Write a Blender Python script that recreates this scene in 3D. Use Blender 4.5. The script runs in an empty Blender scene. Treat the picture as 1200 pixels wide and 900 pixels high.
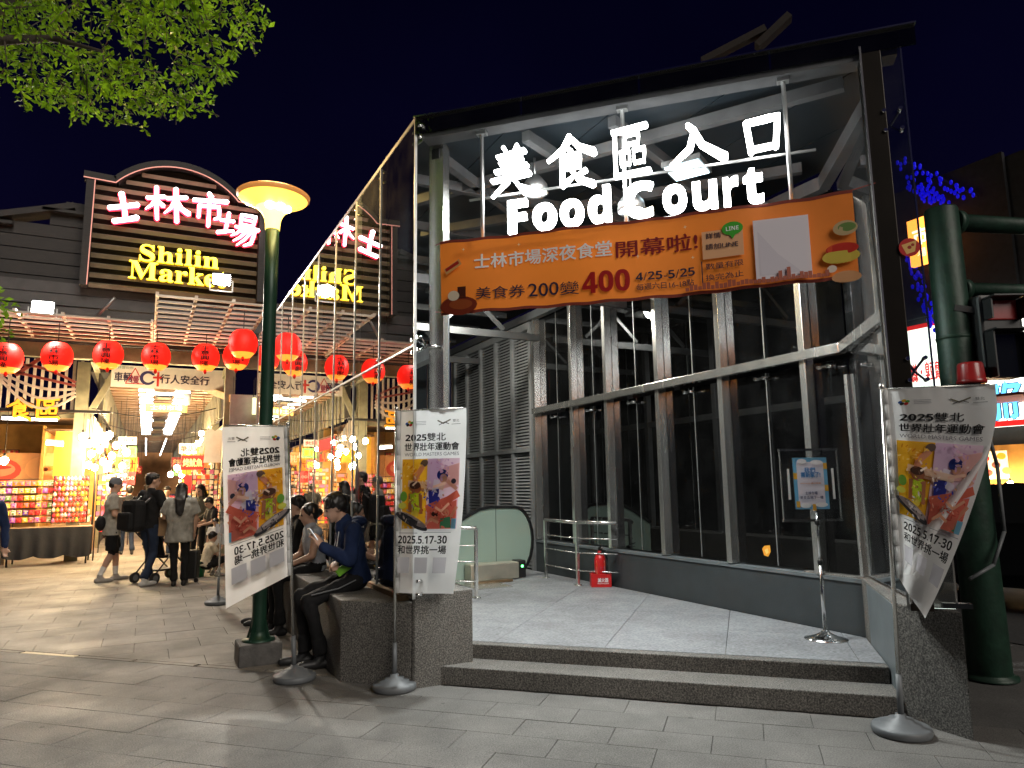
import bpy, bmesh, math, random
from mathutils import Vector, Matrix, Euler, noise
import numpy as np

random.seed(7)
sc = bpy.context.scene
COL = sc.collection
R = math.radians

# ------------------------------------------------------------------ camera
# world: +Y runs up the market alley, +X to the right of it, metres
F_PX, CX, CY = 830.0, 600.0, 450.0
YAW, PITCH, ROLL, CAMH = R(27.2), R(8.2), R(0.9), 1.5
fwd = Vector((math.sin(YAW) * math.cos(PITCH), math.cos(YAW) * math.cos(PITCH), math.sin(PITCH)))
right = Vector((math.cos(YAW), -math.sin(YAW), 0))
upv = right.cross(fwd)
cr = right * math.cos(ROLL) - upv * math.sin(ROLL)
cu = upv * math.cos(ROLL) + right * math.sin(ROLL)
cd = bpy.data.cameras.new('camera')
cam = bpy.data.objects.new('camera', cd)
COL.objects.link(cam)
cam.matrix_world = Matrix(((cr.x, cu.x, -fwd.x, 0), (cr.y, cu.y, -fwd.y, 0), (cr.z, cu.z, -fwd.z, CAMH), (0, 0, 0, 1)))
cd.sensor_width = 36
cd.lens = F_PX / 1200 * 36
cd.clip_end = 500
cd.clip_start = 0.05
sc.camera = cam

# ------------------------------------------------------------------ world, sun, exposure
world = bpy.data.worlds.new('World')
sc.world = world
world.use_nodes = True
wn, wl = world.node_tree.nodes, world.node_tree.links
bg = wn['Background']
sky = wn.new('ShaderNodeTexSky')
sky.sky_type = 'NISHITA'
sky.sun_disc = False
SUN_EL, SUN_AZ = R(50), R(200)
sky.sun_elevation = R(-4.0)
sky.sun_rotation = SUN_AZ
sky.ozone_density = 6
wl.new(sky.outputs[0], bg.inputs[0])
bg.inputs[1].default_value = 0.08
bg2 = wn.new('ShaderNodeBackground')          # navy city-night glow, brighter towards the rooftops
wtc = wn.new('ShaderNodeTexCoord'); wsx = wn.new('ShaderNodeSeparateXYZ'); wl.new(wtc.outputs['Generated'], wsx.inputs[0])
wrp = wn.new('ShaderNodeValToRGB'); wl.new(wsx.outputs['Z'], wrp.inputs[0])
wrp.color_ramp.elements[0].position = .0; wrp.color_ramp.elements[0].color = (.0020, .0015, .0070, 1)
wrp.color_ramp.elements[1].position = .75; wrp.color_ramp.elements[1].color = (.0001, .0001, .0010, 1)
k_ = wrp.color_ramp.elements.new(.35); k_.color = (.0007, .0006, .0042, 1)
wns = wn.new('ShaderNodeTexNoise'); wns.inputs['Scale'].default_value = 2.2; wns.inputs['Detail'].default_value = 5; wl.new(wtc.outputs['Generated'], wns.inputs['Vector'])
wmr = wn.new('ShaderNodeMapRange'); wmr.inputs[1].default_value = .3; wmr.inputs[2].default_value = .7; wmr.inputs[3].default_value = .65; wmr.inputs[4].default_value = 1.35; wl.new(wns.outputs[0], wmr.inputs[0])
wl.new(wrp.outputs[0], bg2.inputs[0]); wl.new(wmr.outputs[0], bg2.inputs[1])
wad = wn.new('ShaderNodeAddShader'); wl.new(bg.outputs[0], wad.inputs[0]); wl.new(bg2.outputs[0], wad.inputs[1]); wl.new(wad.outputs[0], wn['World Output'].inputs[0])
sd = bpy.data.lights.new('sun', 'SUN')      # faint glow of the street behind the viewer
sd.energy = 0.8
sd.angle = R(35)
sd.color = (1, 0.92, 0.82)
sun = bpy.data.objects.new('sun', sd)
COL.objects.link(sun)
sun.rotation_euler = Vector((-.10, .85, -.50)).to_track_quat('-Z', 'Y').to_euler()
sc.view_settings.view_transform = 'Standard'
sc.view_settings.look = 'None'
sc.view_settings.exposure = 1.0
sc.view_settings.gamma = 1
cy = sc.cycles
cy.max_bounces = 8
cy.diffuse_bounces = 3
cy.glossy_bounces = 4
cy.transmission_bounces = 4
cy.transparent_max_bounces = 40
cy.caustics_reflective = False
cy.caustics_refractive = False
cy.sample_clamp_indirect = 4
cy.use_denoising = True

CAMP = Vector((0, 0, CAMH))
def ray(x, y): return fwd + cr * ((x - CX) / F_PX) + cu * ((CY - y) / F_PX)
def hit(x, y, n, d):
    r = ray(x, y); n = Vector(n)
    return CAMP + r * ((d - n.dot(CAMP)) / n.dot(r))
def pz(x, y, z=0.0): return hit(x, y, (0, 0, 1), z)
def pxx(x, y, X): return hit(x, y, (1, 0, 0), X)
def pyy(x, y, Y): return hit(x, y, (0, 1, 0), Y)
NN = Vector((fwd.x, fwd.y, 0)).normalized()
def pd(x, y, P): return hit(x, y, NN, NN.dot(Vector(P)))   # on the upright plane facing the viewer through P

# ------------------------------------------------------------------ materials
def lin(h):
    h = h.lstrip('#')
    return tuple(((v / 255 / 12.92) if v / 255 <= 0.04045 else ((v / 255 + 0.055) / 1.055) ** 2.4) for v in (int(h[i:i + 2], 16) for i in (0, 2, 4)))
MATS = {}
def mat(name, col=(.5, .5, .5), rough=.6, metal=0, var=0.15, scale=8, bump=0.0, bscale=None, spec=.5, emit=None, estr=0, coat=0, sheen=0, rnd=0.0, stretch=None, trans=0, detail=6, rvar=0.0, alpha=None):
    m = bpy.data.materials.new(name)
    m.use_nodes = True
    nt = m.node_tree; N, L = nt.nodes, nt.links
    p = N['Principled BSDF']
    if isinstance(col, str): col = lin(col)
    p.inputs['Base Color'].default_value = (*col, 1)
    p.inputs['Roughness'].default_value = rough
    p.inputs['Metallic'].default_value = metal
    p.inputs['Specular IOR Level'].default_value = spec
    p.inputs['Coat Weight'].default_value = coat
    p.inputs['Sheen Weight'].default_value = sheen
    tc = N.new('ShaderNodeTexCoord')
    src = tc.outputs['Object']
    if stretch:
        mp = N.new('ShaderNodeMapping'); mp.inputs['Scale'].default_value = stretch
        L.new(src, mp.inputs[0]); src = mp.outputs[0]
    if var or rnd or rvar:
        nz = N.new('ShaderNodeTexNoise'); nz.inputs['Scale'].default_value = scale; nz.inputs['Detail'].default_value = detail
        L.new(src, nz.inputs['Vector'])
        mr = N.new('ShaderNodeMapRange'); mr.inputs[1].default_value = .3; mr.inputs[2].default_value = .7
        mr.inputs[3].default_value = 1 - var; mr.inputs[4].default_value = 1 + var
        L.new(nz.outputs[0], mr.inputs[0])
        hs = N.new('ShaderNodeHueSaturation'); hs.inputs['Color'].default_value = (*col, 1)
        if rnd:
            oi = N.new('ShaderNodeObjectInfo')
            mr2 = N.new('ShaderNodeMapRange'); mr2.inputs[3].default_value = 1 - rnd; mr2.inputs[4].default_value = 1 + rnd
            L.new(oi.outputs['Random'], mr2.inputs[0])
            mm = N.new('ShaderNodeMath'); mm.operation = 'MULTIPLY'
            L.new(mr.outputs[0], mm.inputs[0]); L.new(mr2.outputs[0], mm.inputs[1])
            L.new(mm.outputs[0], hs.inputs['Value'])
        else:
            L.new(mr.outputs[0], hs.inputs['Value'])
        L.new(hs.outputs[0], p.inputs['Base Color'])
        if rvar:
            mr3 = N.new('ShaderNodeMapRange'); mr3.inputs[1].default_value = .3; mr3.inputs[2].default_value = .7
            mr3.inputs[3].default_value = max(0.02, rough - rvar); mr3.inputs[4].default_value = min(1, rough + rvar)
            L.new(nz.outputs[0], mr3.inputs[0]); L.new(mr3.outputs[0], p.inputs['Roughness'])
    if bump:
        nb = N.new('ShaderNodeTexNoise'); nb.inputs['Scale'].default_value = bscale or scale * 4; nb.inputs['Detail'].default_value = 4
        L.new(src, nb.inputs['Vector'])
        bp = N.new('ShaderNodeBump'); bp.inputs['Strength'].default_value = bump; bp.inputs['Distance'].default_value = .02
        L.new(nb.outputs[0], bp.inputs['Height']); L.new(bp.outputs[0], p.inputs['Normal'])
    if emit is not None:
        if isinstance(emit, str): emit = lin(emit)
        p.inputs['Emission Color'].default_value = (*emit, 1); p.inputs['Emission Strength'].default_value = estr
    if trans:
        tr = N.new('ShaderNodeBsdfTranslucent'); tr.inputs[0].default_value = (*col, 1)
        if var or rnd: L.new(hs.outputs[0], tr.inputs[0])
        mx = N.new('ShaderNodeMixShader'); mx.inputs[0].default_value = trans
        L.new(p.outputs[0], mx.inputs[1]); L.new(tr.outputs[0], mx.inputs[2])
        L.new(mx.outputs[0], N['Material Output'].inputs[0])
    MATS[name] = m
    return m

def granite(name, base, dark, light, scale=160, rough=.7, rnd=0.0, stain=.35, spots=False):
    m = bpy.data.materials.new(name); m.use_nodes = True
    nt = m.node_tree; N, L = nt.nodes, nt.links; p = N['Principled BSDF']
    tc = N.new('ShaderNodeTexCoord'); geo = N.new('ShaderNodeNewGeometry')
    v = N.new('ShaderNodeTexNoise'); v.inputs['Scale'].default_value = scale; v.inputs['Detail'].default_value = 3; v.inputs['Roughness'].default_value = .7
    L.new(geo.outputs['Position'], v.inputs['Vector'])
    cr_ = N.new('ShaderNodeValToRGB'); e = cr_.color_ramp.elements
    e[0].position = .36; e[0].color = (*dark, 1); e[1].position = .66; e[1].color = (*light, 1)
    k = cr_.color_ramp.elements.new(.5); k.color = (*base, 1)
    L.new(v.outputs[0], cr_.inputs[0])
    st = N.new('ShaderNodeTexNoise'); st.inputs['Scale'].default_value = 1.1; st.inputs['Detail'].default_value = 8; st.inputs['Roughness'].default_value = .65
    L.new(geo.outputs['Position'], st.inputs['Vector'])
    mr = N.new('ShaderNodeMapRange'); mr.inputs[1].default_value = .35; mr.inputs[2].default_value = .68; mr.inputs[3].default_value = 1 - stain; mr.inputs[4].default_value = 1.1
    L.new(st.outputs[0], mr.inputs[0])
    oi = N.new('ShaderNodeObjectInfo'); m2 = N.new('ShaderNodeMapRange'); m2.inputs[3].default_value = 1 - rnd; m2.inputs[4].default_value = 1 + rnd
    L.new(oi.outputs['Random'], m2.inputs[0])
    mu = N.new('ShaderNodeMath'); mu.operation = 'MULTIPLY'; L.new(mr.outputs[0], mu.inputs[0]); L.new(m2.outputs[0], mu.inputs[1])
    hs = N.new('ShaderNodeHueSaturation'); L.new(cr_.outputs[0], hs.inputs['Color']); L.new(mu.outputs[0], hs.inputs['Value'])
    L.new(hs.outputs[0], p.inputs['Base Color'])
    if spots:               # trodden-in gum and drip marks
        vo = N.new('ShaderNodeTexVoronoi'); vo.inputs['Scale'].default_value = 2.6; L.new(geo.outputs['Position'], vo.inputs['Vector'])
        sm_ = N.new('ShaderNodeMapRange'); sm_.inputs[1].default_value = .035; sm_.inputs[2].default_value = .055; sm_.inputs[3].default_value = .5; sm_.inputs[4].default_value = 1; L.new(vo.outputs['Distance'], sm_.inputs[0])
        vx = N.new('ShaderNodeMixRGB'); vx.blend_type = 'MULTIPLY'; vx.inputs[0].default_value = 1; L.new(hs.outputs[0], vx.inputs[1]); L.new(sm_.outputs[0], vx.inputs[2]); L.new(vx.outputs[0], p.inputs['Base Color'])
    rr = N.new('ShaderNodeMapRange'); rr.inputs[1].default_value = .3; rr.inputs[2].default_value = .7; rr.inputs[3].default_value = rough + .12; rr.inputs[4].default_value = rough - .15
    L.new(st.outputs[0], rr.inputs[0]); L.new(rr.outputs[0], p.inputs['Roughness'])
    bp = N.new('ShaderNodeBump'); bp.inputs['Strength'].default_value = .25; bp.inputs['Distance'].default_value = .004
    L.new(v.outputs[0], bp.inputs['Height']); L.new(bp.outputs[0], p.inputs['Normal'])
    MATS[name] = m
    return m

def glass(name, tint=(.9, .95, .93), ior=1.6, boost=1.0, rough=0.0, dirt=0.03):
    m = bpy.data.materials.new(name); m.use_nodes = True
    nt = m.node_tree; N, L = nt.nodes, nt.links
    N.remove(N['Principled BSDF'])
    t = N.new('ShaderNodeBsdfTransparent'); t.inputs[0].default_value = (*tint, 1)
    g = N.new('ShaderNodeBsdfGlossy'); g.inputs['Roughness'].default_value = rough; g.inputs[0].default_value = (.95, .97, 1, 1)
    f = N.new('ShaderNodeFresnel'); f.inputs[0].default_value = ior
    mu = N.new('ShaderNodeMath'); mu.operation = 'MULTIPLY'; mu.inputs[1].default_value = boost; mu.use_clamp = True
    L.new(f.outputs[0], mu.inputs[0])
    mx = N.new('ShaderNodeMixShader'); L.new(mu.outputs[0], mx.inputs[0]); L.new(t.outputs[0], mx.inputs[1]); L.new(g.outputs[0], mx.inputs[2])
    d = N.new('ShaderNodeBsdfDiffuse'); d.inputs[0].default_value = (.5, .5, .5, 1)
    nz = N.new('ShaderNodeTexNoise'); nz.inputs['Scale'].default_value = 3; nz.inputs['Detail'].default_value = 8
    geo = N.new('ShaderNodeNewGeometry'); L.new(geo.outputs['Position'], nz.inputs['Vector'])
    mr = N.new('ShaderNodeMapRange'); mr.inputs[1].default_value = .4; mr.inputs[2].default_value = .75; mr.inputs[3].default_value = 0.004; mr.inputs[4].default_value = dirt
    L.new(nz.outputs[0], mr.inputs[0])
    m2 = N.new('ShaderNodeMixShader'); L.new(mr.outputs[0], m2.inputs[0]); L.new(mx.outputs[0], m2.inputs[1]); L.new(d.outputs[0], m2.inputs[2])
    L.new(m2.outputs[0], N['Material Output'].inputs[0])
    MATS[name] = m
    return m

def printed(name, rough=.6, trans=0.0, emit=0.0):
    m = bpy.data.materials.new(name); m.use_nodes = True
    nt = m.node_tree; N, L = nt.nodes, nt.links; p = N['Principled BSDF']
    a = N.new('ShaderNodeAttribute'); a.attribute_name = 'ink'
    L.new(a.outputs['Color'], p.inputs['Base Color'])
    p.inputs['Roughness'].default_value = rough
    if emit:
        L.new(a.outputs['Color'], p.inputs['Emission Color']); p.inputs['Emission Strength'].default_value = emit
    if trans:
        tr = N.new('ShaderNodeBsdfTranslucent'); L.new(a.outputs['Color'], tr.inputs[0])
        mx = N.new('ShaderNodeMixShader'); mx.inputs[0].default_value = trans
        L.new(p.outputs[0], mx.inputs[1]); L.new(tr.outputs[0], mx.inputs[2]); L.new(mx.outputs[0], N['Material Output'].inputs[0])
    MATS[name] = m
    return m

def glow(name, col, s):
    if isinstance(col, str): col = lin(col)
    return mat(name, col=tuple(min(.9, c) for c in col), rough=.5, var=0, emit=col, estr=s)

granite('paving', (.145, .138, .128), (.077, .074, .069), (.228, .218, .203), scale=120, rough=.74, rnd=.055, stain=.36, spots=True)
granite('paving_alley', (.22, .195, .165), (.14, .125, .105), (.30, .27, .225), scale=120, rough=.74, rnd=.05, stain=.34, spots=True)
granite('grout', (.115, .11, .105), (.08, .08, .075), (.15, .147, .14), scale=90, rough=.85)
granite('aggregate', (.125, .118, .107), (.035, .033, .031), (.28, .262, .235), scale=95, rough=.72, stain=.35)
granite('platform', (.255, .265, .28), (.17, .178, .19), (.34, .35, .365), scale=45, rough=.55, rnd=.06, stain=.34, spots=True)
mat('drain', (.12, .11, .1), .7, var=.3)
mat('steel', (.74, .73, .69), .25, .92, var=.03, scale=2, stretch=(6, 6, .5), rvar=.03, detail=2)
mat('steel_frame', (.42, .43, .43), .42, .9, var=.15, scale=5)
mat('steel_dark', (.035, .04, .045), .35, .8, var=.2, scale=5)
mat('beam', (.11, .115, .12), .45, .5, var=.2, scale=4)
mat('joint_seal', (.50, .52, .52), .4, .15, var=.1)
mat('chrome', (.75, .75, .74), .14, 1, var=.05)
mat('slate_paint', (.036, .043, .046), .5, var=.15, scale=4, bump=.08, bscale=60)
mat('sill_paint', (.12, .138, .145), .45, var=.15, scale=4)
mat('louvre', (.34, .35, .355), .45, .5, var=.12, scale=6)
mat('louvre_back', (.012, .012, .013), .8, var=.2)
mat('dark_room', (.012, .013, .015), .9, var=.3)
mat('roof_panel', (.014, .022, .029), .45, .3, var=.25, scale=2)
mat('roof_metal', (.03, .034, .04), .35, .6, var=.25, scale=3)
mat('rubber', (.012, .012, .013), .4, var=.1)
mat('esc_glass', (.40, .52, .43), .12, var=.03, scale=1, spec=.6)
mat('esc_skirt', (.5, .47, .38), .35, .6, var=.1)
mat('plastic_grey', (.12, .128, .135), .5, var=.1, scale=12)
mat('white_cloth', (.90, .90, .89), .8, var=.05, scale=5, trans=.5)
printed('cloth_ink', .8, .55)
printed('paper_ink', .45)
printed('banner_ink', .55, .05)
printed('lit_print', .5, 0, 1.3)
printed('board_ink', .6)
mat('orange_cloth', (.92, .25, .028), .6, var=.05, scale=4, trans=.02, bump=.05)
mat('green_pole', (.016, .055, .033), .38, .2, var=.2, scale=5)
mat('green_signal', (.009, .034, .020), .5, .1, var=.4, scale=7, bump=.15, bscale=30)
mat('black_plastic', (.012, .012, .013), .42, var=.15)
mat('concrete_dark', (.09, .085, .08), .85, var=.3, scale=12, bump=.3)
mat('red_plastic', (.55, .012, .012), .35, var=.08)
mat('red_dark', (.32, .015, .015), .3, var=.08, coat=.3)
mat('white_paint', (.75, .75, .73), .5, var=.06)
mat('wood_dark', (.022, .018, .017), .6, var=.3, scale=4, stretch=(1, 1, 12), bump=.15)
mat('sign_slat', (.20, .165, .11), .5, var=.2, scale=3, bump=.05)
mat('sign_back', (.022, .018, .018), .7, var=.3)
mat('lattice', (.68, .60, .52), .55, var=.15, scale=6)
mat('lattice_olive', (.22, .21, .14), .6, var=.25, scale=5)
mat('fascia', (.05, .048, .05), .5, var=.25, scale=4)
mat('plank_brown', (.20, .12, .065), .6, var=.25, scale=4, rnd=.15)
mat('red_wood', (.30, .06, .045), .55, var=.2)
mat('ochre_wall', (.55, .30, .07), .7, var=.15, scale=5)
mat('orange_wall', (.55, .25, .09), .7, var=.25, scale=2)
mat('cardboard', (.30, .19, .10), .8, var=.15, scale=8)
mat('black_cloth', (.012, .012, .014), .85, var=.2, bump=.2, bscale=20)
mat('asphalt', (.05, .05, .05), .85, var=.25, scale=30)
mat('car_paint', (.01, .011, .014), .12, .3, var=.05, coat=1)
mat('car_glass', (.008, .009, .01), .05, var=0, spec=.8)
mat('bark', (.07, .052, .04), .85, var=.35, scale=14, bump=.5)
mat('leaf', (.17, .33, .012), .5, var=.6, scale=8, rnd=0, trans=.45, spec=.25)
mat('hedge', (.035, .075, .02), .6, var=.5, scale=6, trans=.2)
mat('skin', (.50, .30, .21), .5, var=.08, scale=14)
mat('hair', (.010, .008, .007), .38, var=.3, scale=30, stretch=(1, 1, .15))
glass('glass', (.78, .83, .82), 1.6, 2.1)
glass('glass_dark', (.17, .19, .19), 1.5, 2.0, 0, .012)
glass('acrylic', (.90, .92, .93), 1.45, 1.5, .04, .08)
glow('white_letter', (1, 1, .97), 9)
glow('downlight', (.95, 1, 1), 25)
glow('panel_light', (.6, .85, .95), 3.0)
glow('neon_white', (1, .86, .85), 5)
glow('halo_red', (1, .02, .06), 1.1)
glow('neon_pink', (1, .42, .34), .24)
glow('neon_yellow', (1, .80, .06), 2.2)
glow('halo_gold', (.8, .5, .0), .28)
glow('lamp_glass', (1, .50, .07), 1.6)
glow('lamp_core', (1, .80, .36), 26)
glow('flood', (1, .97, .88), 60)
glow('tube', (.96, .96, .92), 11)
glow('bulb', (1, .74, .40), 230)
glow('lantern', (1, .012, .006), .75)
glow('lantern_gold', (1, .30, .03), .9)
glow('lantern_lamp', (.8, .2, .8), 1.2)
glow('blue_neon', (.003, .003, .9), .2)
glow('orange_sign', (1, .28, .04), 2.0)
glow('sign_lit', (.95, 1, .88), 1.6)
glow('warm_lit', (1, .62, .30), 1.3)
glow('green_led', (.1, 1, .2), 4)
glow('phone_screen', (.8, .9, 1), 1.2)

# ------------------------------------------------------------------ mesh builder
class MB:
    def __init__(s): s.v = []; s.f = []; s.m = []; s.mi = 0; s.sm = []; s.smooth = False
    def add(s, vs, fs):
        o = len(s.v); s.v += [tuple(v) for v in vs]
        for f in fs: s.f.append(tuple(i + o for i in f)); s.m.append(s.mi); s.sm.append(s.smooth)
        return s
    def box(s, c, d, rz=0, mtx=None):
        x, y, z = d[0] / 2, d[1] / 2, d[2] / 2
        vs = [Vector((a * x, b * y, e * z)) for e in (-1, 1) for a, b in ((-1, -1), (1, -1), (1, 1), (-1, 1))]
        M = mtx or Matrix.Rotation(rz, 3, 'Z')
        return s.add([M @ v + Vector(c) for v in vs], [(3, 2, 1, 0), (4, 5, 6, 7), (0, 1, 5, 4), (1, 2, 6, 5), (2, 3, 7, 6), (3, 0, 4, 7)])
    def beam(s, a, b, w, h):            # rectangular bar between two points
        a, b = Vector(a), Vector(b); d = (b - a)
        q = d.to_track_quat('Y', 'Z').to_matrix()
        return s.box((a + b) / 2, (w, d.length, h), mtx=q)
    def prism(s, poly, z0, z1):
        n = len(poly); a = sum(poly[i][0] * poly[(i + 1) % n][1] - poly[(i + 1) % n][0] * poly[i][1] for i in range(n))
        if a < 0: poly = poly[::-1]
        vs = [(p[0], p[1], z0) for p in poly] + [(p[0], p[1], z1) for p in poly]
        return s.add(vs, [tuple(range(n - 1, -1, -1)), tuple(range(n, 2 * n))] + [(i, (i + 1) % n, n + (i + 1) % n, n + i) for i in range(n)])
    def cyl(s, a, b, r0, r1=None, n=16, caps=True):
        r1 = r0 if r1 is None else r1
        a, b = Vector(a), Vector(b); q = (b - a).to_track_quat('Z', 'Y').to_matrix()
        vs = []
        for c, r in ((a, r0), (b, r1)):
            vs += [q @ Vector((r * math.cos(2 * math.pi * i / n), r * math.sin(2 * math.pi * i / n), 0)) + c for i in range(n)]
        fs = [(i, (i + 1) % n, n + (i + 1) % n, n + i) for i in range(n)]
        sm = s.smooth
        s.smooth = n > 6
        s.add(vs, fs)
        s.smooth = False
        if caps:
            o = len(s.v) - 2 * n
            s.f += [tuple(o + i for i in range(n - 1, -1, -1)), tuple(o + n + i for i in range(n))]; s.m += [s.mi] * 2; s.sm += [False] * 2
        s.smooth = sm
        return s
    def tube(s, pts, r, n=10):
        for a, b in zip(pts[:-1], pts[1:]): s.cyl(a, b, r, r, n)
        for p in pts[1:-1]: s.ball(p, (r, r, r), 6, n)
        return s
    def lathe(s, prof, n=24, c=(0, 0, 0), rib=0, nr=0):
        vs = []
        for r, z in prof:
            for i in range(n):
                t = 2 * math.pi * i / n; k = r * (1 + (rib * math.cos(nr * t) if nr else 0))
                vs.append((c[0] + k * math.cos(t), c[1] + k * math.sin(t), c[2] + z))
        fs = []
        for j in range(len(prof) - 1):
            for i in range(n): fs.append((j * n + i, j * n + (i + 1) % n, (j + 1) * n + (i + 1) % n, (j + 1) * n + i))
        sm = s.smooth; s.smooth = True; s.add(vs, fs); s.smooth = sm
        return s
    def ball(s, c, r, nu=8, nv=12, M=None):
        c = Vector(c); vs = []; fs = []
        for j in range(1, nu):
            for i in range(nv):
                th = math.pi * j / nu; ph = 2 * math.pi * i / nv
                v = Vector((r[0] * math.sin(th) * math.cos(ph), r[1] * math.sin(th) * math.sin(ph), r[2] * math.cos(th)))
                vs.append((M @ v if M else v) + c)
        t = len(vs); vs += [(M @ Vector((0, 0, r[2])) if M else Vector((0, 0, r[2]))) + c, (M @ Vector((0, 0, -r[2])) if M else Vector((0, 0, -r[2]))) + c]
        for j in range(nu - 2):
            for i in range(nv): fs.append((j * nv + i, (j + 1) * nv + i, (j + 1) * nv + (i + 1) % nv, j * nv + (i + 1) % nv))
        for i in range(nv):
            fs.append((t, i, (i + 1) % nv)); fs.append((t + 1, (nu - 2) * nv + (i + 1) % nv, (nu - 2) * nv + i))
        sm = s.smooth; s.smooth = True; s.add(vs, fs); s.smooth = sm
        return s
    def mesh(s, name, mats, bevel=0):
        me = bpy.data.meshes.new(name)
        me.from_pydata(s.v, [], s.f); me.update()
        for m in (mats if isinstance(mats, (list, tuple)) else [mats]): me.materials.append(MATS[m] if isinstance(m, str) else m)
        me.polygons.foreach_set('material_index', s.m)
        me.polygons.foreach_set('use_smooth', s.sm)
        if bevel:
            bm = bmesh.new(); bm.from_mesh(me)
            bmesh.ops.bevel(bm, geom=bm.edges[:], offset=bevel, segments=2, affect='EDGES', clamp_overlap=True, profile=.6)
            bm.to_mesh(me); bm.free()
        return me
    def build(s, name, mats, parent=None, bevel=0, loc=None, rz=0):
        o = bpy.data.objects.new(name, s.mesh(name, mats, bevel)); COL.objects.link(o)
        if parent is not None: o.parent = parent
        if loc is not None: o.location = loc
        if rz: o.rotation_euler.z = rz
        return o
def link(name, me, parent=None, loc=(0, 0, 0), rz=0, rot=None):
    o = bpy.data.objects.new(name, me); COL.objects.link(o); o.parent = parent; o.location = loc
    o.rotation_euler = rot if rot else (0, 0, rz)
    return o
def tag(o, label, cat, group=None):
    o['label'] = label; o['category'] = cat
    if group: o['group'] = group
    return o
def thing(name, label, cat, loc=(0, 0, 0), rz=0, group=None):
    o = bpy.data.objects.new(name, None); COL.objects.link(o); o.location = loc; o.rotation_euler = (0, 0, rz)
    o.empty_display_size = .1
    return tag(o, label, cat, group)
def struct(o): o['kind'] = 'structure'; return o
def stuff(o): o['kind'] = 'stuff'; return o
def copy_tree(o, parent=None):
    c = o.copy(); COL.objects.link(c); c.parent = parent
    for ch in list(o.children): copy_tree(ch, c)
    return c

# ------------------------------------------------------------------ lettering
def text_geo(txt, size=1.0, extrude=0.0, offset=0.0, spacing=1.0, vertical=False, align='CENTER'):
    cu_ = bpy.data.curves.new('t', 'FONT'); cu_.body = txt; cu_.size = size; cu_.extrude = extrude; cu_.offset = offset
    cu_.align_x = align; cu_.align_y = 'CENTER'; cu_.space_character = spacing; cu_.resolution_u = 3
    ob = bpy.data.objects.new('t', cu_); COL.objects.link(ob)
    dg = bpy.context.evaluated_depsgraph_get(); dg.update()
    ev = ob.evaluated_get(dg); me = ev.to_mesh()
    vs = [v.co.copy() for v in me.vertices]; fs = [tuple(p.vertices) for p in me.polygons]
    ev.to_mesh_clear(); bpy.data.objects.remove(ob); bpy.data.curves.remove(cu_)
    return vs, fs
def fit(vs, w=None, h=None, c=(0, 0)):      # scale and centre 2D glyph outlines into a w x h box
    xs = [v.x for v in vs]; ys = [v.y for v in vs]
    if not xs: return vs
    x0, x1, y0, y1 = min(xs), max(xs), min(ys), max(ys)
    sx = w / max(1e-6, x1 - x0) if w else None; sy = h / max(1e-6, y1 - y0) if h else None
    sx = sx or sy; sy = sy or sx
    return [Vector(((v.x - (x0 + x1) / 2) * sx + c[0], (v.y - (y0 + y1) / 2) * sy + c[1], v.z)) for v in vs]
def bold(t):        # mathematical sans-serif bold letters: a heavier face of the same glyphs
    o = ''
    for c in t:
        if 'A' <= c <= 'Z': o += chr(0x1D5D4 + ord(c) - 65)
        elif 'a' <= c <= 'z': o += chr(0x1D5EE + ord(c) - 97)
        elif '0' <= c <= '9': o += chr(0x1D7EC + ord(c) - 48)
        else: o += c
    return o
def serif(t): return ''.join(chr(0x1D400 + ord(c) - 65) if 'A' <= c <= 'Z' else chr(0x1D41A + ord(c) - 97) if 'a' <= c <= 'z' else c for c in t)

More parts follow.
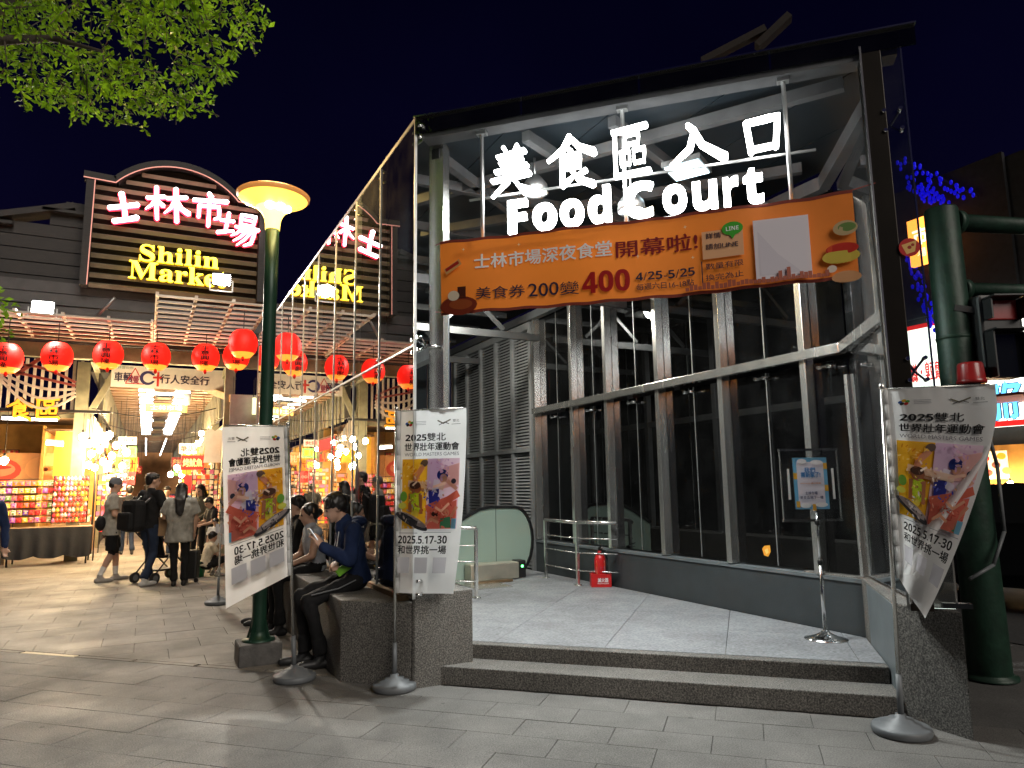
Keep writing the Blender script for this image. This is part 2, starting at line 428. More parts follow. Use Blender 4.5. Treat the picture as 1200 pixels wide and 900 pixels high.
BRUSH = {
 '士': [[(10,50,13),(50,57,12),(90,64,15)], [(47,97,17),(52,60,13),(54,18,14)], [(20,10,14),(55,16,12),(86,24,16)]],
 '林': [[(2,61,8),(44,70,10)], [(25,96,11),(25,50,9),(27,2,9)], [(24,62,9),(14,42,7),(0,28,3)], [(28,56,7),(42,42,10)], [(49,66,8),(97,75,11)], [(71,98,12),(72,50,10),(74,0,11)], [(70,66,9),(60,40,8),(44,22,3)], [(74,64,7),(85,40,11),(103,27,14)]],
 '市': [[(44,99,12),(54,87,13)], [(4,70,10),(50,77,10),(97,83,13)], [(22,58,10),(22,20,9)], [(22,56,8),(76,62,10),(78,28,9),(64,22,5)], [(48,78,11),(49,40,9),(50,-2,10)]],
 '場': [[(0,60,8),(34,66,9)], [(18,88,10),(18,26,8)], [(-2,20,10),(38,37,5)], [(50,94,8),(52,62,7)], [(50,93,7),(87,98,9),(84,64,8)], [(52,79,5),(84,82,5)], [(52,64,6),(84,66,6)], [(40,52,7),(100,59,10)], [(56,50,7),(48,34,6),(34,21,3)], [(54,42,7),(92,46,9),(87,12,9),(70,0,5)], [(68,42,6),(58,24,6),(42,7,3)], [(80,42,6),(70,20,6),(52,-4,3)]],
 '美': [[(33,100,11),(41,86,8)], [(68,100,11),(58,86,7)], [(17,81,8),(85,87,11)], [(23,67,8),(79,72,9)], [(12,51,9),(90,57,11)], [(50,86,11),(50,54,10)], [(3,33,9),(96,40,12)], [(49,52,11),(42,28,9),(4,0,4)], [(54,34,8),(72,14,12),(100,2,15)]],
 '食': [[(51,102,12),(34,78,9),(0,58,4)], [(50,99,10),(70,78,12),(102,63,15)], [(45,77,8),(54,70,9)], [(32,62,10),(31,4,10)], [(32,62,8),(70,64,9),(68,38,8)], [(32,50,6),(68,52,6)], [(32,38,6),(68,39,6)], [(31,5,10),(54,20,4)], [(84,30,8),(66,22,5)], [(48,38,7),(66,14,11),(98,0,14)]],
 '區': [[(6,93,9),(96,99,11)], [(13,92,10),(13,5,10)], [(10,5,9),(100,8,12)], [(39,85,7),(41,64,7)], [(39,84,6),(75,87,8),(72,64,7)], [(41,65,6),(72,66,6)], [(26,51,6),(28,24,6)], [(26,51,6),(50,52,6),(49,26,6)], [(28,26,6),(49,27,6)], [(60,52,6),(61,26,6)], [(60,52,6),(89,54,7),(86,26,6)], [(61,27,6),(86,28,6)]],
 '入': [[(36,97,8),(49,80,11),(38,38,11),(0,2,5)], [(47,84,9),(62,44,12),(104,6,17)]],
 '口': [[(14,88,13),(22,6,13)], [(13,86,11),(88,93,14),(79,12,13)], [(20,13,11),(80,17,10)]],
}
def brush_geo(ch, size, depth, grow=0.0):
    mb = MB(); k = size / 100
    for si, st in enumerate(BRUSH[ch]):
        P = [Vector((x - 50, y - 50)) for x, y, w in st]; W = [w / 2 + grow for x, y, w in st]
        Q, V = [], []
        for i in range(len(P) - 1):             # subdivide
            for j in range(4): Q.append(P[i].lerp(P[i + 1], j / 4)); V.append(W[i] + (W[i + 1] - W[i]) * j / 4)
        Q.append(P[-1]); V.append(W[-1])
        n = len(Q); D = [(Q[min(i + 1, n - 1)] - Q[max(i - 1, 0)]).normalized() for i in range(n)]
        L_ = [Q[i] + Vector((-D[i].y, D[i].x)) * V[i] for i in range(n)]; R_ = [Q[i] - Vector((-D[i].y, D[i].x)) * V[i] for i in range(n)]
        e = Q[-1] + D[-1] * V[-1] * .8; b = Q[0] - D[0] * V[0] * .55
        z0 = -depth / 2 + si * .0006; z1 = depth / 2 + si * .0006
        ring = [b] + L_ + [e] + R_[::-1]
        m = len(ring)
        vs = [(p.x * k, p.y * k, z0) for p in ring] + [(p.x * k, p.y * k, z1) for p in ring]
        fs = [(i, m + i, m + (i + 1) % m, (i + 1) % m) for i in range(m)]
        strip = [(0, 1, m - 1)]
        for i in range(n - 1): strip.append((1 + i, 2 + i, m - 2 - i, m - 1 - i))
        strip.append((n, n + 1, n + 2))
        fs += strip + [tuple(m + i for i in reversed(f)) for f in strip]
        mb.add(vs, fs)
    return mb

class Print:        # flat print: coloured polygons and lettering in one sheet, laid in the (u, v) plane, metres
    def __init__(s): s.v = []; s.f = []; s.c = []; s.k = 0
    def poly(s, pts, col, lift=None):
        if isinstance(col, str): col = lin(col)
        s.k += 1; z = .0003 * s.k if lift is None else lift
        o = len(s.v); s.v += [(p[0], p[1], z) for p in pts]; s.f.append(tuple(range(o, o + len(pts)))); s.c.append(col); return s
    def rect(s, x0, y0, x1, y1, col): return s.poly([(x0, y0), (x1, y0), (x1, y1), (x0, y1)], col)
    def grid(s, x0, y0, x1, y1, col, n=8, m=4):
        s.k += 1
        if isinstance(col, str): col = lin(col)
        z = .0003 * s.k
        for i in range(n):
            for j in range(m):
                a, b = x0 + (x1 - x0) * i / n, x0 + (x1 - x0) * (i + 1) / n; c, d = y0 + (y1 - y0) * j / m, y0 + (y1 - y0) * (j + 1) / m
                s.poly([(a, c), (b, c), (b, d), (a, d)], col, z); 
        return s
    def ell(s, x, y, a, b, col, rot=0, n=18):
        return s.poly([(x + a * math.cos(t) * math.cos(rot) - b * math.sin(t) * math.sin(rot), y + a * math.cos(t) * math.sin(rot) + b * math.sin(t) * math.cos(rot)) for t in (2 * math.pi * i / n for i in range(n))], col)
    def line(s, pts, w, col):
        if isinstance(col, str): col = lin(col)
        s.k += 1; z = .0003 * s.k
        for (x0, y0), (x1, y1) in zip(pts[:-1], pts[1:]):
            d = Vector((x1 - x0, y1 - y0)).normalized() * (w / 2); n_ = Vector((-d.y, d.x))
            s.poly([(x0 - n_.x - d.x * .5, y0 - n_.y - d.y * .5), (x1 - n_.x + d.x * .5, y1 - n_.y + d.y * .5), (x1 + n_.x + d.x * .5, y1 + n_.y + d.y * .5), (x0 + n_.x - d.x * .5, y0 + n_.y - d.y * .5)], col, z)
        return s
    def text(s, t, x, y, w=None, h=None, col=(0, 0, 0), off=0.0, rot=0, spacing=1.0):
        if isinstance(col, str): col = lin(col)
        vs, fs = text_geo(t, 1, 0, 0, spacing); vs = fit(vs, w, h)
        ys_ = [v.y for v in vs]; e = off * (max(ys_) - min(ys_)) if ys_ else 0
        for dx, dy in (((0, 0),) if not off else ((-e, 0), (e, 0), (0, e * .7), (0, -e * .7))):
            s.k += 1; o = len(s.v)
            for v in vs:
                X_, Y_ = v.x + dx, v.y + dy
                s.v.append((x + X_ * math.cos(rot) - Y_ * math.sin(rot), y + X_ * math.sin(rot) + Y_ * math.cos(rot), .0003 * s.k))
            for f in fs: s.f.append(tuple(i + o for i in f)); s.c.append(col)
        return s
    def build(s, name, mt, parent, fn=None, gap=.003):
        me = bpy.data.meshes.new(name)
        vs = [(v[0], v[1], v[2] + gap) for v in s.v]
        if fn: vs = [tuple(fn(*v)) for v in vs]
        me.from_pydata(vs, [], s.f); me.update()
        a = me.color_attributes.new('ink', 'FLOAT_COLOR', 'CORNER')
        data = []
        for p, c in zip(me.polygons, s.c): data += [c[0], c[1], c[2], 1.0] * p.loop_total
        a.data.foreach_set('color', data)
        me.materials.append(MATS[mt])
        o = bpy.data.objects.new(name, me); COL.objects.link(o); o.parent = parent
        return o

# ================================================================== SETTING: ground
S2 = math.sqrt(2)
def FR(s, t, z=0.0): return Vector(((s + t) / S2, (t - s) / S2, z))    # s: to the right along the steps, t: away from the viewer
ES = Vector((1, -1, 0)) / S2
def wall_m(o, xd):
    xd = Vector(xd).normalized(); up = Vector((0, 0, 1)); n = xd.cross(up)
    return Matrix(((xd.x, 0, n.x, o[0]), (xd.y, 0, n.y, o[1]), (0, 1, 0, o[2]), (0, 0, 0, 1)))
def wall_fn(o, xd):
    M = wall_m(o, xd)
    return lambda u, v, w: M @ Vector((u, v, w))
def proj(p):
    v = Vector(p) - CAMP; z = v.dot(fwd)
    return (CX + F_PX * v.dot(cr) / z, CY - F_PX * v.dot(cu) / z, z) if z > .1 else (-1e5, -1e5, z)
def clip(poly, a, b, c):        # keep a*x + b*y <= c
    out = []
    for i in range(len(poly)):
        p, q = poly[i], poly[(i + 1) % len(poly)]
        dp, dq = a * p[0] + b * p[1] - c, a * q[0] + b * q[1] - c
        if dp <= 0: out.append(p)
        if dp * dq < 0:
            t = dp / (dp - dq); out.append((p[0] + (q[0] - p[0]) * t, p[1] + (q[1] - p[1]) * t))
    return out
def slab(mb, poly, z0, z1, ch=.0018):
    n = len(poly); cx = sum(p[0] for p in poly) / n; cy_ = sum(p[1] for p in poly) / n
    a = sum(poly[i][0] * poly[(i + 1) % n][1] - poly[(i + 1) % n][0] * poly[i][1] for i in range(n))
    if a < 0: poly = poly[::-1]
    ins = []
    for p in poly:
        d = Vector((cx - p[0], cy_ - p[1])); L = max(d.length, 1e-4); ins.append((p[0] + d.x / L * ch, p[1] + d.y / L * ch))
    mb.add([(p[0], p[1], z0) for p in poly] + [(p[0], p[1], z1 - ch) for p in poly] + [(p[0], p[1], z1) for p in ins],
           [(i, (i + 1) % n, n + (i + 1) % n, n + i) for i in range(n)] + [(n + i, n + (i + 1) % n, 2 * n + (i + 1) % n, 2 * n + i) for i in range(n)] + [tuple(range(2 * n, 3 * n))])
    return mb

ground = struct(MB().add([(-150, -150, -.014), (150, -150, -.014), (150, 150, -.014), (-150, 150, -.014)], [(0, 1, 2, 3)]).build('ground', 'grout'))
tiles = []
g = .0016
for j in range(-2, 17):                      # foreground: slabs laid along the steps
    t0, t1 = 5.245 - .3 * (j + 1), 5.245 - .3 * j
    for i in range(-18, 12):
        s0 = i * .585 + (.29 if j % 2 else 0) - .262; s1 = s0 + .585
        if t1 > 5.26: continue
        P = [(v.x, v.y) for v in (FR(s0 + g, t0 + g), FR(s1 - g, t0 + g), FR(s1 - g, t1 - g), FR(s0 + g, t1 - g))]
        tiles.append((P, 'paving'))
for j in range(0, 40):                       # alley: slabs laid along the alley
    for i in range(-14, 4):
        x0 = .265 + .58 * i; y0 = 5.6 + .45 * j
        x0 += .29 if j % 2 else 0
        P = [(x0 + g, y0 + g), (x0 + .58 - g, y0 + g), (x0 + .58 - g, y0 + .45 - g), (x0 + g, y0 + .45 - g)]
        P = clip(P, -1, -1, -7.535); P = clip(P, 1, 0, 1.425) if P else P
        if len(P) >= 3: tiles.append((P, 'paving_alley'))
def seen(P):
    for p in P:
        u, v, z = proj((p[0], p[1], 0))
        if z > .3 and -40 < u < 1240 and 480 < v < 960: return True
    return False
tiles = [t for t in tiles if seen(t[0])]
def tdist(t): return (sum(p[0] for p in t[0]) / len(t[0])) ** 2 + (sum(p[1] for p in t[0]) / len(t[0])) ** 2
tiles.sort(key=tdist)
shared = {}
for P, mt in tiles[:300]:
    c = (sum(p[0] for p in P) / len(P), sum(p[1] for p in P) / len(P))
    key = (mt, tuple((round(p[0] - c[0], 3), round(p[1] - c[1], 3)) for p in P))
    if key not in shared:
        shared[key] = slab(MB(), [(p[0] - c[0], p[1] - c[1]) for p in P], -.012, 0).mesh('paving_slab', mt)
    dz = random.uniform(-.0012, .0012)
    link('paving_slab', shared[key], ground, (c[0], c[1], dz))
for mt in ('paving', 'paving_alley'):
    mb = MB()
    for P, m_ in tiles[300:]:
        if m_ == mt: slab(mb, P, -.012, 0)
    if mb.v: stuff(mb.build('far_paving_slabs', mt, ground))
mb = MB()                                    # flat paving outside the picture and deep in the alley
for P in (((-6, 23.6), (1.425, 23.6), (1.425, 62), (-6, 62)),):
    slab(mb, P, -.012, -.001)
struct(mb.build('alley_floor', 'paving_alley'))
for k, s0 in enumerate((-9.1, -8.4, -7.35, -6.66, -5.98, -5.3, -4.6, -3.9)):
    w = .66
    P = [(v.x, v.y) for v in (FR(s0, 5.258), FR(s0 + w, 5.258), FR(s0 + w, 5.32), FR(s0, 5.32))]
    slab(MB(), P, -.012, -.001).build('drain_cover', 'paving_alley' if k != 3 else mat('pale_cover', (.62, .52, .36), .7, var=.15, scale=20), ground)

# road and far kerb on the right
road = struct(MB().add([(7.2, -6, -.004), (15, -6, -.004), (15, 40, -.004), (7.2, 40, -.004)], [(0, 1, 2, 3)]).build('road', 'asphalt'))

# ------------------------------------------------------------------ steps, platform, planters
steps = thing('entrance_steps', 'two speckled granite steps rising to the bright entrance platform', 'steps', FR(0, 5.3))
st_off = FR(0, 5.3)
def rel(P, o): return [(p[0] - o.x, p[1] - o.y) for p in P]
MB().prism(rel([(2.092, 5.338), (4.335, 3.095), (4.55, 3.31), (2.37, 5.49)], st_off), 0, .138).build('step', 'aggregate', steps, bevel=.008)
MB().prism(rel([(2.364, 5.486), (4.537, 3.313), (4.78, 3.55), (2.364, 5.96)], st_off), 0, .247).build('step', 'aggregate', steps, bevel=.008)

plat_poly = [(2.36, 5.66), (4.62, 3.40), (5.215, 3.995), (5.215, 12.9), (2.36, 12.9)]
plat = struct(MB().prism(plat_poly, -.01, .238).build('platform_floor', 'grout'))
pit = [(2.37, 8.62), (4.4, 8.62), (4.4, 9.9), (2.37, 9.9)]
for i in range(-8, 8):
    for j in range(-2, 12):
        P = [(v.x, v.y) for v in (FR(-2.9 + i * .9 + .002, 5.66 + j * .9 + .002), FR(-2.0 + i * .9 - .002, 5.66 + j * .9 + .002), FR(-2.0 + i * .9 - .002, 6.56 + j * .9 - .002), FR(-2.9 + i * .9 + .002, 6.56 + j * .9 - .002))]
        P = clip(P, -1, -1, -7.99); P = clip(P, -1, 0, -2.364) if P else P; P = clip(P, 1, 0, 5.213) if P else P
        P = clip(P, 1, -1, 1.22) if P else P; P = clip(P, 0, 1, 8.6) if P else P
        if len(P) >= 3: slab(MB(), P, .236, .25, .0015).build('floor_slab', 'platform', plat)
for x0, x1 in ((4.42, 5.213),):
    slab(MB(), [(x0, 8.604), (x1, 8.604), (x1, 12.8), (x0, 12.8)], .236, .2495, .0015).build('floor_slab', 'platform', plat)

bench = thing('granite_bench', 'speckled granite bench wall carrying the left glass wall, people seated on it', 'bench', (1.431, 5.825, 0))
bo = Vector((1.431, 5.825, 0))
for k in range(4):                           # long bench in cast lengths
    y0, y1 = (5.37, 8.1, 10.6, 13.0)[k], (8.096, 10.596, 12.996, 15.2)[k]
    poly = [(1.431, y0), (1.905, y0), (1.905, y1), (1.431, y1)]
    if k == 0: poly = [(1.431, 5.825), (1.86, 5.372), (1.905, 5.372), (1.905, y1), (1.431, y1)]
    MB().prism(rel(poly, bo), -.01, .62).build('bench_length', 'aggregate', bench, bevel=.012)
MB().prism(rel([(1.878, 5.338), (2.36, 5.338), (2.36, 12.9), (1.909, 12.9), (1.909, 5.369), (1.872, 5.369), (1.862, 5.36)], bo), -.01, .69).build('end_block', 'aggregate', bench, bevel=.01)

rb = thing('granite_planter', 'speckled granite end block at the right of the steps beside the green pole', 'planter wall', (4.335, 2.66, 0))
ro = Vector((4.335, 2.66, 0))
MB().prism(rel([(4.345, 3.10), (4.335, 2.66), (5.46, 3.78), (5.46, 4.6), (5.25, 4.6), (5.25, 4.02)], ro), -.01, .715).build('block', 'aggregate', rb, bevel=.012)
MB().prism(rel([(4.342, 3.105), (4.352, 3.098), (5.24, 3.985), (5.23, 3.998)], ro), .0, .70).build('painted_panel', 'sill_paint', rb)

# ------------------------------------------------------------------ glass entrance pavilion
pav = thing('entrance_pavilion', 'glass and steel food court entrance pavilion with louvred inner wall', 'building', (2.0, 5.4, 0))
PO = Vector((2.0, 5.4, 0))
pav_kids = []
def pb(mb, name, mt, bevel=0):
    mb.v = [(v[0] - PO.x, v[1] - PO.y, v[2]) for v in mb.v]
    return mb.build(name, mt, pav, bevel)
# left glass wall
GX = 1.86
ys = [5.30, 6.28, 7.18, 8.09, 9.05, 9.98, 10.9, 11.85, 12.8, 13.7, 14.6]
for a, b in zip(ys[:-1], ys[1:]):
    z00 = .655
    pb(MB().box((GX, (a + b) / 2, (z00 + 2.62) / 2), (.012, b - a - .012, 2.62 - z00)), 'glass_pane', 'glass')
    pb(MB().box((GX, (a + b) / 2, (2.64 + 4.54) / 2), (.012, b - a - .012, 1.90)), 'glass_pane', 'glass')
for y in ys:                                  # spider fittings at each joint
    for z in (.75, 2.63, 4.42):
        m = MB()
        for dy in (-.07, .07):
            for dz in (-.05, .05):
                m.cyl((GX - .012, y + dy, z + dz), (GX + .03, y + dy, z + dz), .014, n=8)
                m.beam((GX + .03, y + dy, z + dz), (GX + .09, y, z), .014, .014)
        m.cyl((GX + .09, y, z), (GX + .22, y, z), .016, n=8)
        pb(m, 'glass_clamp', 'chrome')
for y in ys:
    for z0, z1 in ((.66, 2.62), (2.64, 4.54)):
        pb(MB().box((GX - .004, y, (z0 + z1) / 2), (.022, .013, z1 - z0)), 'glass_joint', 'joint_seal')
pb(MB().box((GX - .004, 9.95, 2.63), (.022, 9.3, .016)), 'glass_joint', 'joint_seal')
pb(MB().box((GX, 10.06, .64), (.07, 9.08, .04)), 'base_channel', mat('bronze', (.30, .2, .11), .4, .8, var=.15))
pb(MB().box((GX + .02, 9.96, 4.56), (.06, 9.34, .035)), 'top_rail', 'steel_frame')
for y in (7.18, 9.05, 10.9, 12.8):
    pb(MB().box((GX + .24, y, 2.55), (.1, .1, 3.72)), 'column', 'steel_frame', .004)
    pb(MB().box((GX + .24, y, .70), (.2, .2, .02)), 'column_foot', 'steel_frame')
pb(MB().box((GX + .24, 9.9, 2.62), (.08, 9.0, .1)), 'mid_rail', 'steel_frame')
# front posts
fq = hit(515, 400, (1, 1, 0), 7.50); fp = Vector((fq.x, fq.y, 0))
pb(MB().box((fp.x, fp.y, 2.55), (.13, .13, 3.72), R(45)), 'column', 'steel', .004)
pb(MB().cyl(FR(-2.29, 5.35, .7), FR(-2.29, 5.35, 3.0), .03, n=12), 'downpipe', 'steel_dark')
# right post, leaning glass strip
pr0, pr1 = FR(1.0, 5.10), FR(1.0, 5.10)
pb(MB().box((pr0.x, pr0.y, 2.56), (.11, .13, 3.72), R(45)), 'column', mat('bronze_dark', (.018, .014, .010), .35, .6, var=.25, scale=3), .004)
pb(MB().box((FR(.935, 5.03).x, FR(.935, 5.03).y, 2.60), (.012, .03, 3.7), R(-45)), 'glass_edge', 'steel')
a_, b_ = FR(1.06, 5.06), FR(1.19, 5.06)
pb(MB().box(((a_.x + b_.x) / 2, (a_.y + b_.y) / 2, 2.62), (.14, .012, 3.80), R(-45)), 'glass_pane', 'glass')
pb(MB().box((b_.x, b_.y, 2.62), (.01, .016, 3.80), R(-45)), 'glass_edge', 'chrome')
for z in (.74,):
    pb(MB().box((b_.x, b_.y, z), (.16, .05, .03), R(-45)), 'glass_shoe', 'steel_dark')
for z in (2.2, 3.9):
    m = MB()
    for ds in (-.05, .05):
        for dz in (-.07, .07): m.cyl(FR(1.1 + ds, 5.03, z + dz), FR(1.1 + ds, 5.09, z + dz), .013, n=8); m.beam(FR(1.1 + ds, 5.09, z + dz), FR(1.1, 5.14, z), .012, .012)
    pb(m, 'glass_clamp', 'chrome')
# fascia: dark glass band and channel beneath
fm = FR(-.62, 5.06)
L0, L1 = -2.44, 1.29
def fbar(s0, s1, t, z, w, h, name, mt, bevel=0):
    return pb(MB().beam(FR(s0, t, z), FR(s1, t, z), w, h), name, mt, bevel)
for k in range(4):
    a = L0 + (L1 - L0) * k / 4; b = L0 + (L1 - L0) * (k + 1) / 4
    fbar(a + .006, b - .006, 5.05, 4.482, .014, .135, 'fascia_panel', 'glass_dark')
fbar(L0, L1, 5.045, 4.558, .06, .012, 'top_rail', 'chrome')
fbar(L0 + .06, L1 - .12, 5.13, 4.395, .14, .04, 'channel', 'beam')
# roof deck
roof_poly = [(1.9, 5.36), (4.40, 2.86), (5.62, 4.08), (5.62, 14.6), (1.9, 14.6)]
for k in range(6):
    x0 = 1.9 + k * .63; x1 = x0 + .62
    P = clip(clip(roof_poly, -1, 0, -x0), 1, 0, x1)
    pb(MB().prism(P, 4.44, 4.47), 'roof_panel', 'roof_panel')
# steelwork under the roof
def bar(a, b, w=.065, h=.09, mt='beam'): return pb(MB().beam(a, b, w, h), 'beam', mt)
ZB = 4.31
for y in (5.9, 7.0, 8.1, 9.2, 10.3, 11.4, 12.5):
    bar((2.0, y, ZB), (5.2, y, ZB))
for a, b in (((2.05, 5.35), (4.3, 7.0)), ((2.6, 4.75), (5.2, 6.0)), ((4.3, 3.1), (2.1, 6.6)), ((5.15, 4.2), (2.6, 7.2)), ((3.1, 4.25), (5.2, 5.2)), ((2.1, 8.1), (5.2, 9.2)), ((5.2, 8.1), (2.1, 9.2))):
    bar((a[0], a[1], ZB + .004), (b[0], b[1], ZB + .004), .07, .09)
for y in (7.0, 9.2, 11.4):
    bar((2.0, y, 3.72), (5.2, y, 3.72), .07, .1)
    for x in (2.6, 3.6, 4.6):
        bar((x, y, 3.8), (x + (.5 if x < 4 else -.5), y, 4.25), .05, .05)
bar((5.23, 4.05, 4.12), FR(1.0, 5.2, 4.12), .09, .12)
bar((5.23, 4.05, 4.12), (5.23, 12.8, 4.12), .1, .12)
# corrugated back wall high up at the far end
for k in range(14):
    pb(MB().box((2.1 + k * .23, 12.86, 3.6), (.20, .05, 1.65)), 'wall_panel', 'roof_panel')
pb(MB().box((3.5, 12.95, 1.6), (3.3, .06, 2.6)), 'back_wall', 'slate_paint')
# hangers carrying the letter frame
for s in (-1.87, -.72, .44):
    pb(MB().cyl(FR(s, 5.12, 3.42), FR(s, 5.12, 4.38), .016, n=10), 'hanger', 'steel_frame')
    pb(MB().box(FR(s, 5.12, 4.36), (.08, .06, .03), R(-45)), 'hanger_plate', 'steel_frame')
pb(MB().beam(FR(-1.98, 5.12, 3.44), FR(.62, 5.12, 3.44), .02, .02), 'letter_rail', 'steel_frame')
pb(MB().beam(FR(-1.98, 5.12, 3.80), FR(.62, 5.12, 3.80), .016, .016), 'letter_rail', 'steel_frame')
# inner wall: dwarf wall, mullions, transom, panes
WX = 5.23
pb(MB().prism([(5.235, 4.005), (5.46, 4.15), (5.46, 9.6), (5.235, 9.6)], .2, .67), 'dwarf_wall', 'slate_paint')
pb(MB().prism([(5.222, 3.99), (5.47, 4.1), (5.47, 9.6), (5.222, 9.6)], .67, .70), 'sill', 'sill_paint')
mul = [9.42, 8.36, 7.52, 6.48, 5.46, 4.41]
for y in mul:
    pb(MB().box((WX + .035, y, 2.42), (.11, .066, 3.42)), 'mullion', 'steel', .003)
edges = [9.42, 8.36, 7.52, 6.48, 5.46, 4.41, 3.99]
for a, b in zip(edges[:-1], edges[1:]):
    for z0, z1 in ((.72, 2.55), (2.69, 4.08)):
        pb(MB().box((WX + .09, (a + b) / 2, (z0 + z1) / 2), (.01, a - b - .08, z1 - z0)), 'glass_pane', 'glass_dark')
        y = (a + b) / 2
        if a > 4.5:
            pb(MB().box((WX + .084, y, (z0 + z1) / 2), (.004, .012, z1 - z0)), 'glass_joint', 'steel_frame')
    m = MB()
    for dz in (-.06,):
        for dy in (-.05, .05): m.cyl((WX - .02, (a + b) / 2 + dy, 2.55 + dz), (WX + .07, (a + b) / 2 + dy, 2.55 + dz), .016, n=8)
        m.beam((WX - .01, (a + b) / 2 - .05, 2.55 + dz), (WX - .01, (a + b) / 2 + .05, 2.55 + dz), .014, .014)
    pb(m, 'glass_clamp', 'chrome')
pb(MB().box((WX - .02, 6.7, 2.62), (.09, 5.42, .085)), 'transom', 'steel', .004)
pb(MB().beam((WX - .02, 3.97, 2.62), FR(1.0, 5.3, 2.62), .09, .085), 'transom', 'steel', .004)
pb(MB().beam((WX + .06, 4.02, 2.4), (WX + .061, 4.02, .72), .03, .05), 'corner_post', 'steel')
# side glass towards the front post
a_, b_ = Vector((WX + .05, 4.0, 0)), FR(1.0, 5.3)
for z0, z1 in ((.74, 2.57), (2.67, 4.06)):
    mid = (a_ + b_) / 2; d = (b_ - a_)
    pb(MB().beam((a_.x - .02, a_.y - .04, (z0 + z1) / 2), (b_.x, b_.y, (z0 + z1) / 2), .01, z1 - z0), 'glass_pane', 'glass')
# louvre wall
for k, (ya, yb) in enumerate(((9.55, 10.15), (10.17, 10.77), (10.79, 11.39), (11.41, 12.01), (12.03, 12.6))):
    for z0, z1 in ((.26, 2.02), (2.08, 3.93)):
        m = MB(); n = int((z1 - z0) / .05)
        m.mi = 1; m.box((WX + .10, (ya + yb) / 2, (z0 + z1) / 2), (.01, yb - ya - .03, z1 - z0)); m.mi = 0
        M = Matrix.Rotation(R(-38), 3, 'Y')
        for i in range(n):
            m.box((WX + .03, (ya + yb) / 2, z0 + (i + .5) * (z1 - z0) / n), (.010, yb - ya - .03, .047), mtx=Matrix.Rotation(R(42), 3, 'Y'))
        m.box((WX + .02, ya + .012, (z0 + z1) / 2), (.09, .03, z1 - z0 + .02)); m.box((WX + .02, yb - .012, (z0 + z1) / 2), (.09, .03, z1 - z0 + .02))
        pb(m, 'louvre_panel', ['louvre', 'louvre_back'])
pb(MB().box((WX + .02, 11.08, 3.99), (.10, 3.14, .11)), 'louvre_frame', 'louvre')
pb(MB().box((WX + .015, 11.08, 2.05), (.10, 3.14, .055)), 'louvre_frame', 'louvre')
pb(MB().box((WX + .02, 9.51, 2.1), (.11, .06, 3.8)), 'louvre_frame', 'louvre')
p = pxx(898, 646, WX + .083)
stk = thing('window_sticker', 'small orange sticker low on the dark inner glass', 'sticker', p)
P = Print(); P.poly([(-.05, .02), (-.02, .05), (.05, .06), (.055, .0), (.02, -.05), (-.03, -.04)], 'f0a030'); P.poly([(-.02, .01), (.02, .03), (.03, -.01), (.0, -.03)], 'f8d070'); P.build('print', 'paper_ink', stk, lambda u, v, w_: Vector((-w_, -u, v)), .001)
P = Print(); sg_p = FR(1.12, 5.04, 3.0)
stk = thing('window_sticker', 'round red and yellow food sticker on the right glass strip', 'sticker', sg_p)
P.ell(0, 0, .062, .062, 'c82820'); P.poly([(-.045, .02), (.045, .045), (.03, -.03), (-.02, -.045)], 'f0c070'); P.ell(0, .0, .012, .012, 'b03020'); P.ell(.02, .015, .01, .01, 'b03020'); P.build('print', 'paper_ink', stk, wall_fn((0, 0, 0), ES), .008)
# dark hall behind the inner glass
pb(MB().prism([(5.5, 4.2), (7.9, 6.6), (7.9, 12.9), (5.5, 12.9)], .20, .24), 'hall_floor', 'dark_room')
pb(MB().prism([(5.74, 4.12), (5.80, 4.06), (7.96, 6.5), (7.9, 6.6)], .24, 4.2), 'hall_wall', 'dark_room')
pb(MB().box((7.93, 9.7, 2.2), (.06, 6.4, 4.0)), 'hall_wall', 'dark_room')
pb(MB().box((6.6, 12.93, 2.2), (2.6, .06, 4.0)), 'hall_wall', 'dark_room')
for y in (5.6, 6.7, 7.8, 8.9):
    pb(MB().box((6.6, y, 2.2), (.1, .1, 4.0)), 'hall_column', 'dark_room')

# front shades and lamps under the roof ------------------------------------------------------------
def area_light(name, loc, target, power, size, col=(1, 1, 1), parent=None, spread=180):
    l = bpy.data.lights.new(name, 'AREA'); l.energy = power; l.shape = 'DISK'; l.size = size; l.color = col; l.spread = R(spread)
    o = bpy.data.objects.new(name, l); COL.objects.link(o)
    if parent: o.parent = parent
    d = Vector(target) - Vector(loc)
    q = d.to_track_quat('-Z', 'Y')
    o.matrix_local = Matrix.Translation(Vector(loc) - (parent.location if parent else Vector())) @ q.to_matrix().to_4x4()
    return o
cans = [(627, 227, 8.15, 'left of the two round ceiling downlights behind the white letters'), (740, 248, 8.15, 'right of the two round ceiling downlights behind the white letters')]
for u, v, d, lab in cans:
    p = hit(u, v, (1, 1, 0), d)
    t = thing('downlight', lab, 'downlight', p, group='ceiling downlights of the pavilion')
    MB().lathe([(0, .16), (.05, .16), (.11, .08), (.12, 0), (.105, 0), (.1, .02)], 20).build('housing', 'steel_frame', t)
    MB().lathe([(.10, .022), (.0, .022)], 20).build('lens', 'downlight', t)
    MB().cyl((0, 0, .16), (0, 0, 4.4 - p.z), .012, n=8).build('stem', 'steel_frame', t)
    area_light('lamp', p + Vector((0, 0, .012)), p + Vector((-.16, -.16, -1)), 70, .19, (.95, 1, .98), t)
p = hit(805, 200, (1, 1, 0), 8.6)
t = thing('ceiling_panel_light', 'pale square ceiling panel light under the pavilion roof', 'ceiling light', p)
MB().box((0, 0, .03), (.34, .34, .05), R(30)).build('housing', 'steel_frame', t)
MB().box((0, 0, 0), (.3, .3, .008), R(30)).build('diffuser', 'panel_light', t)
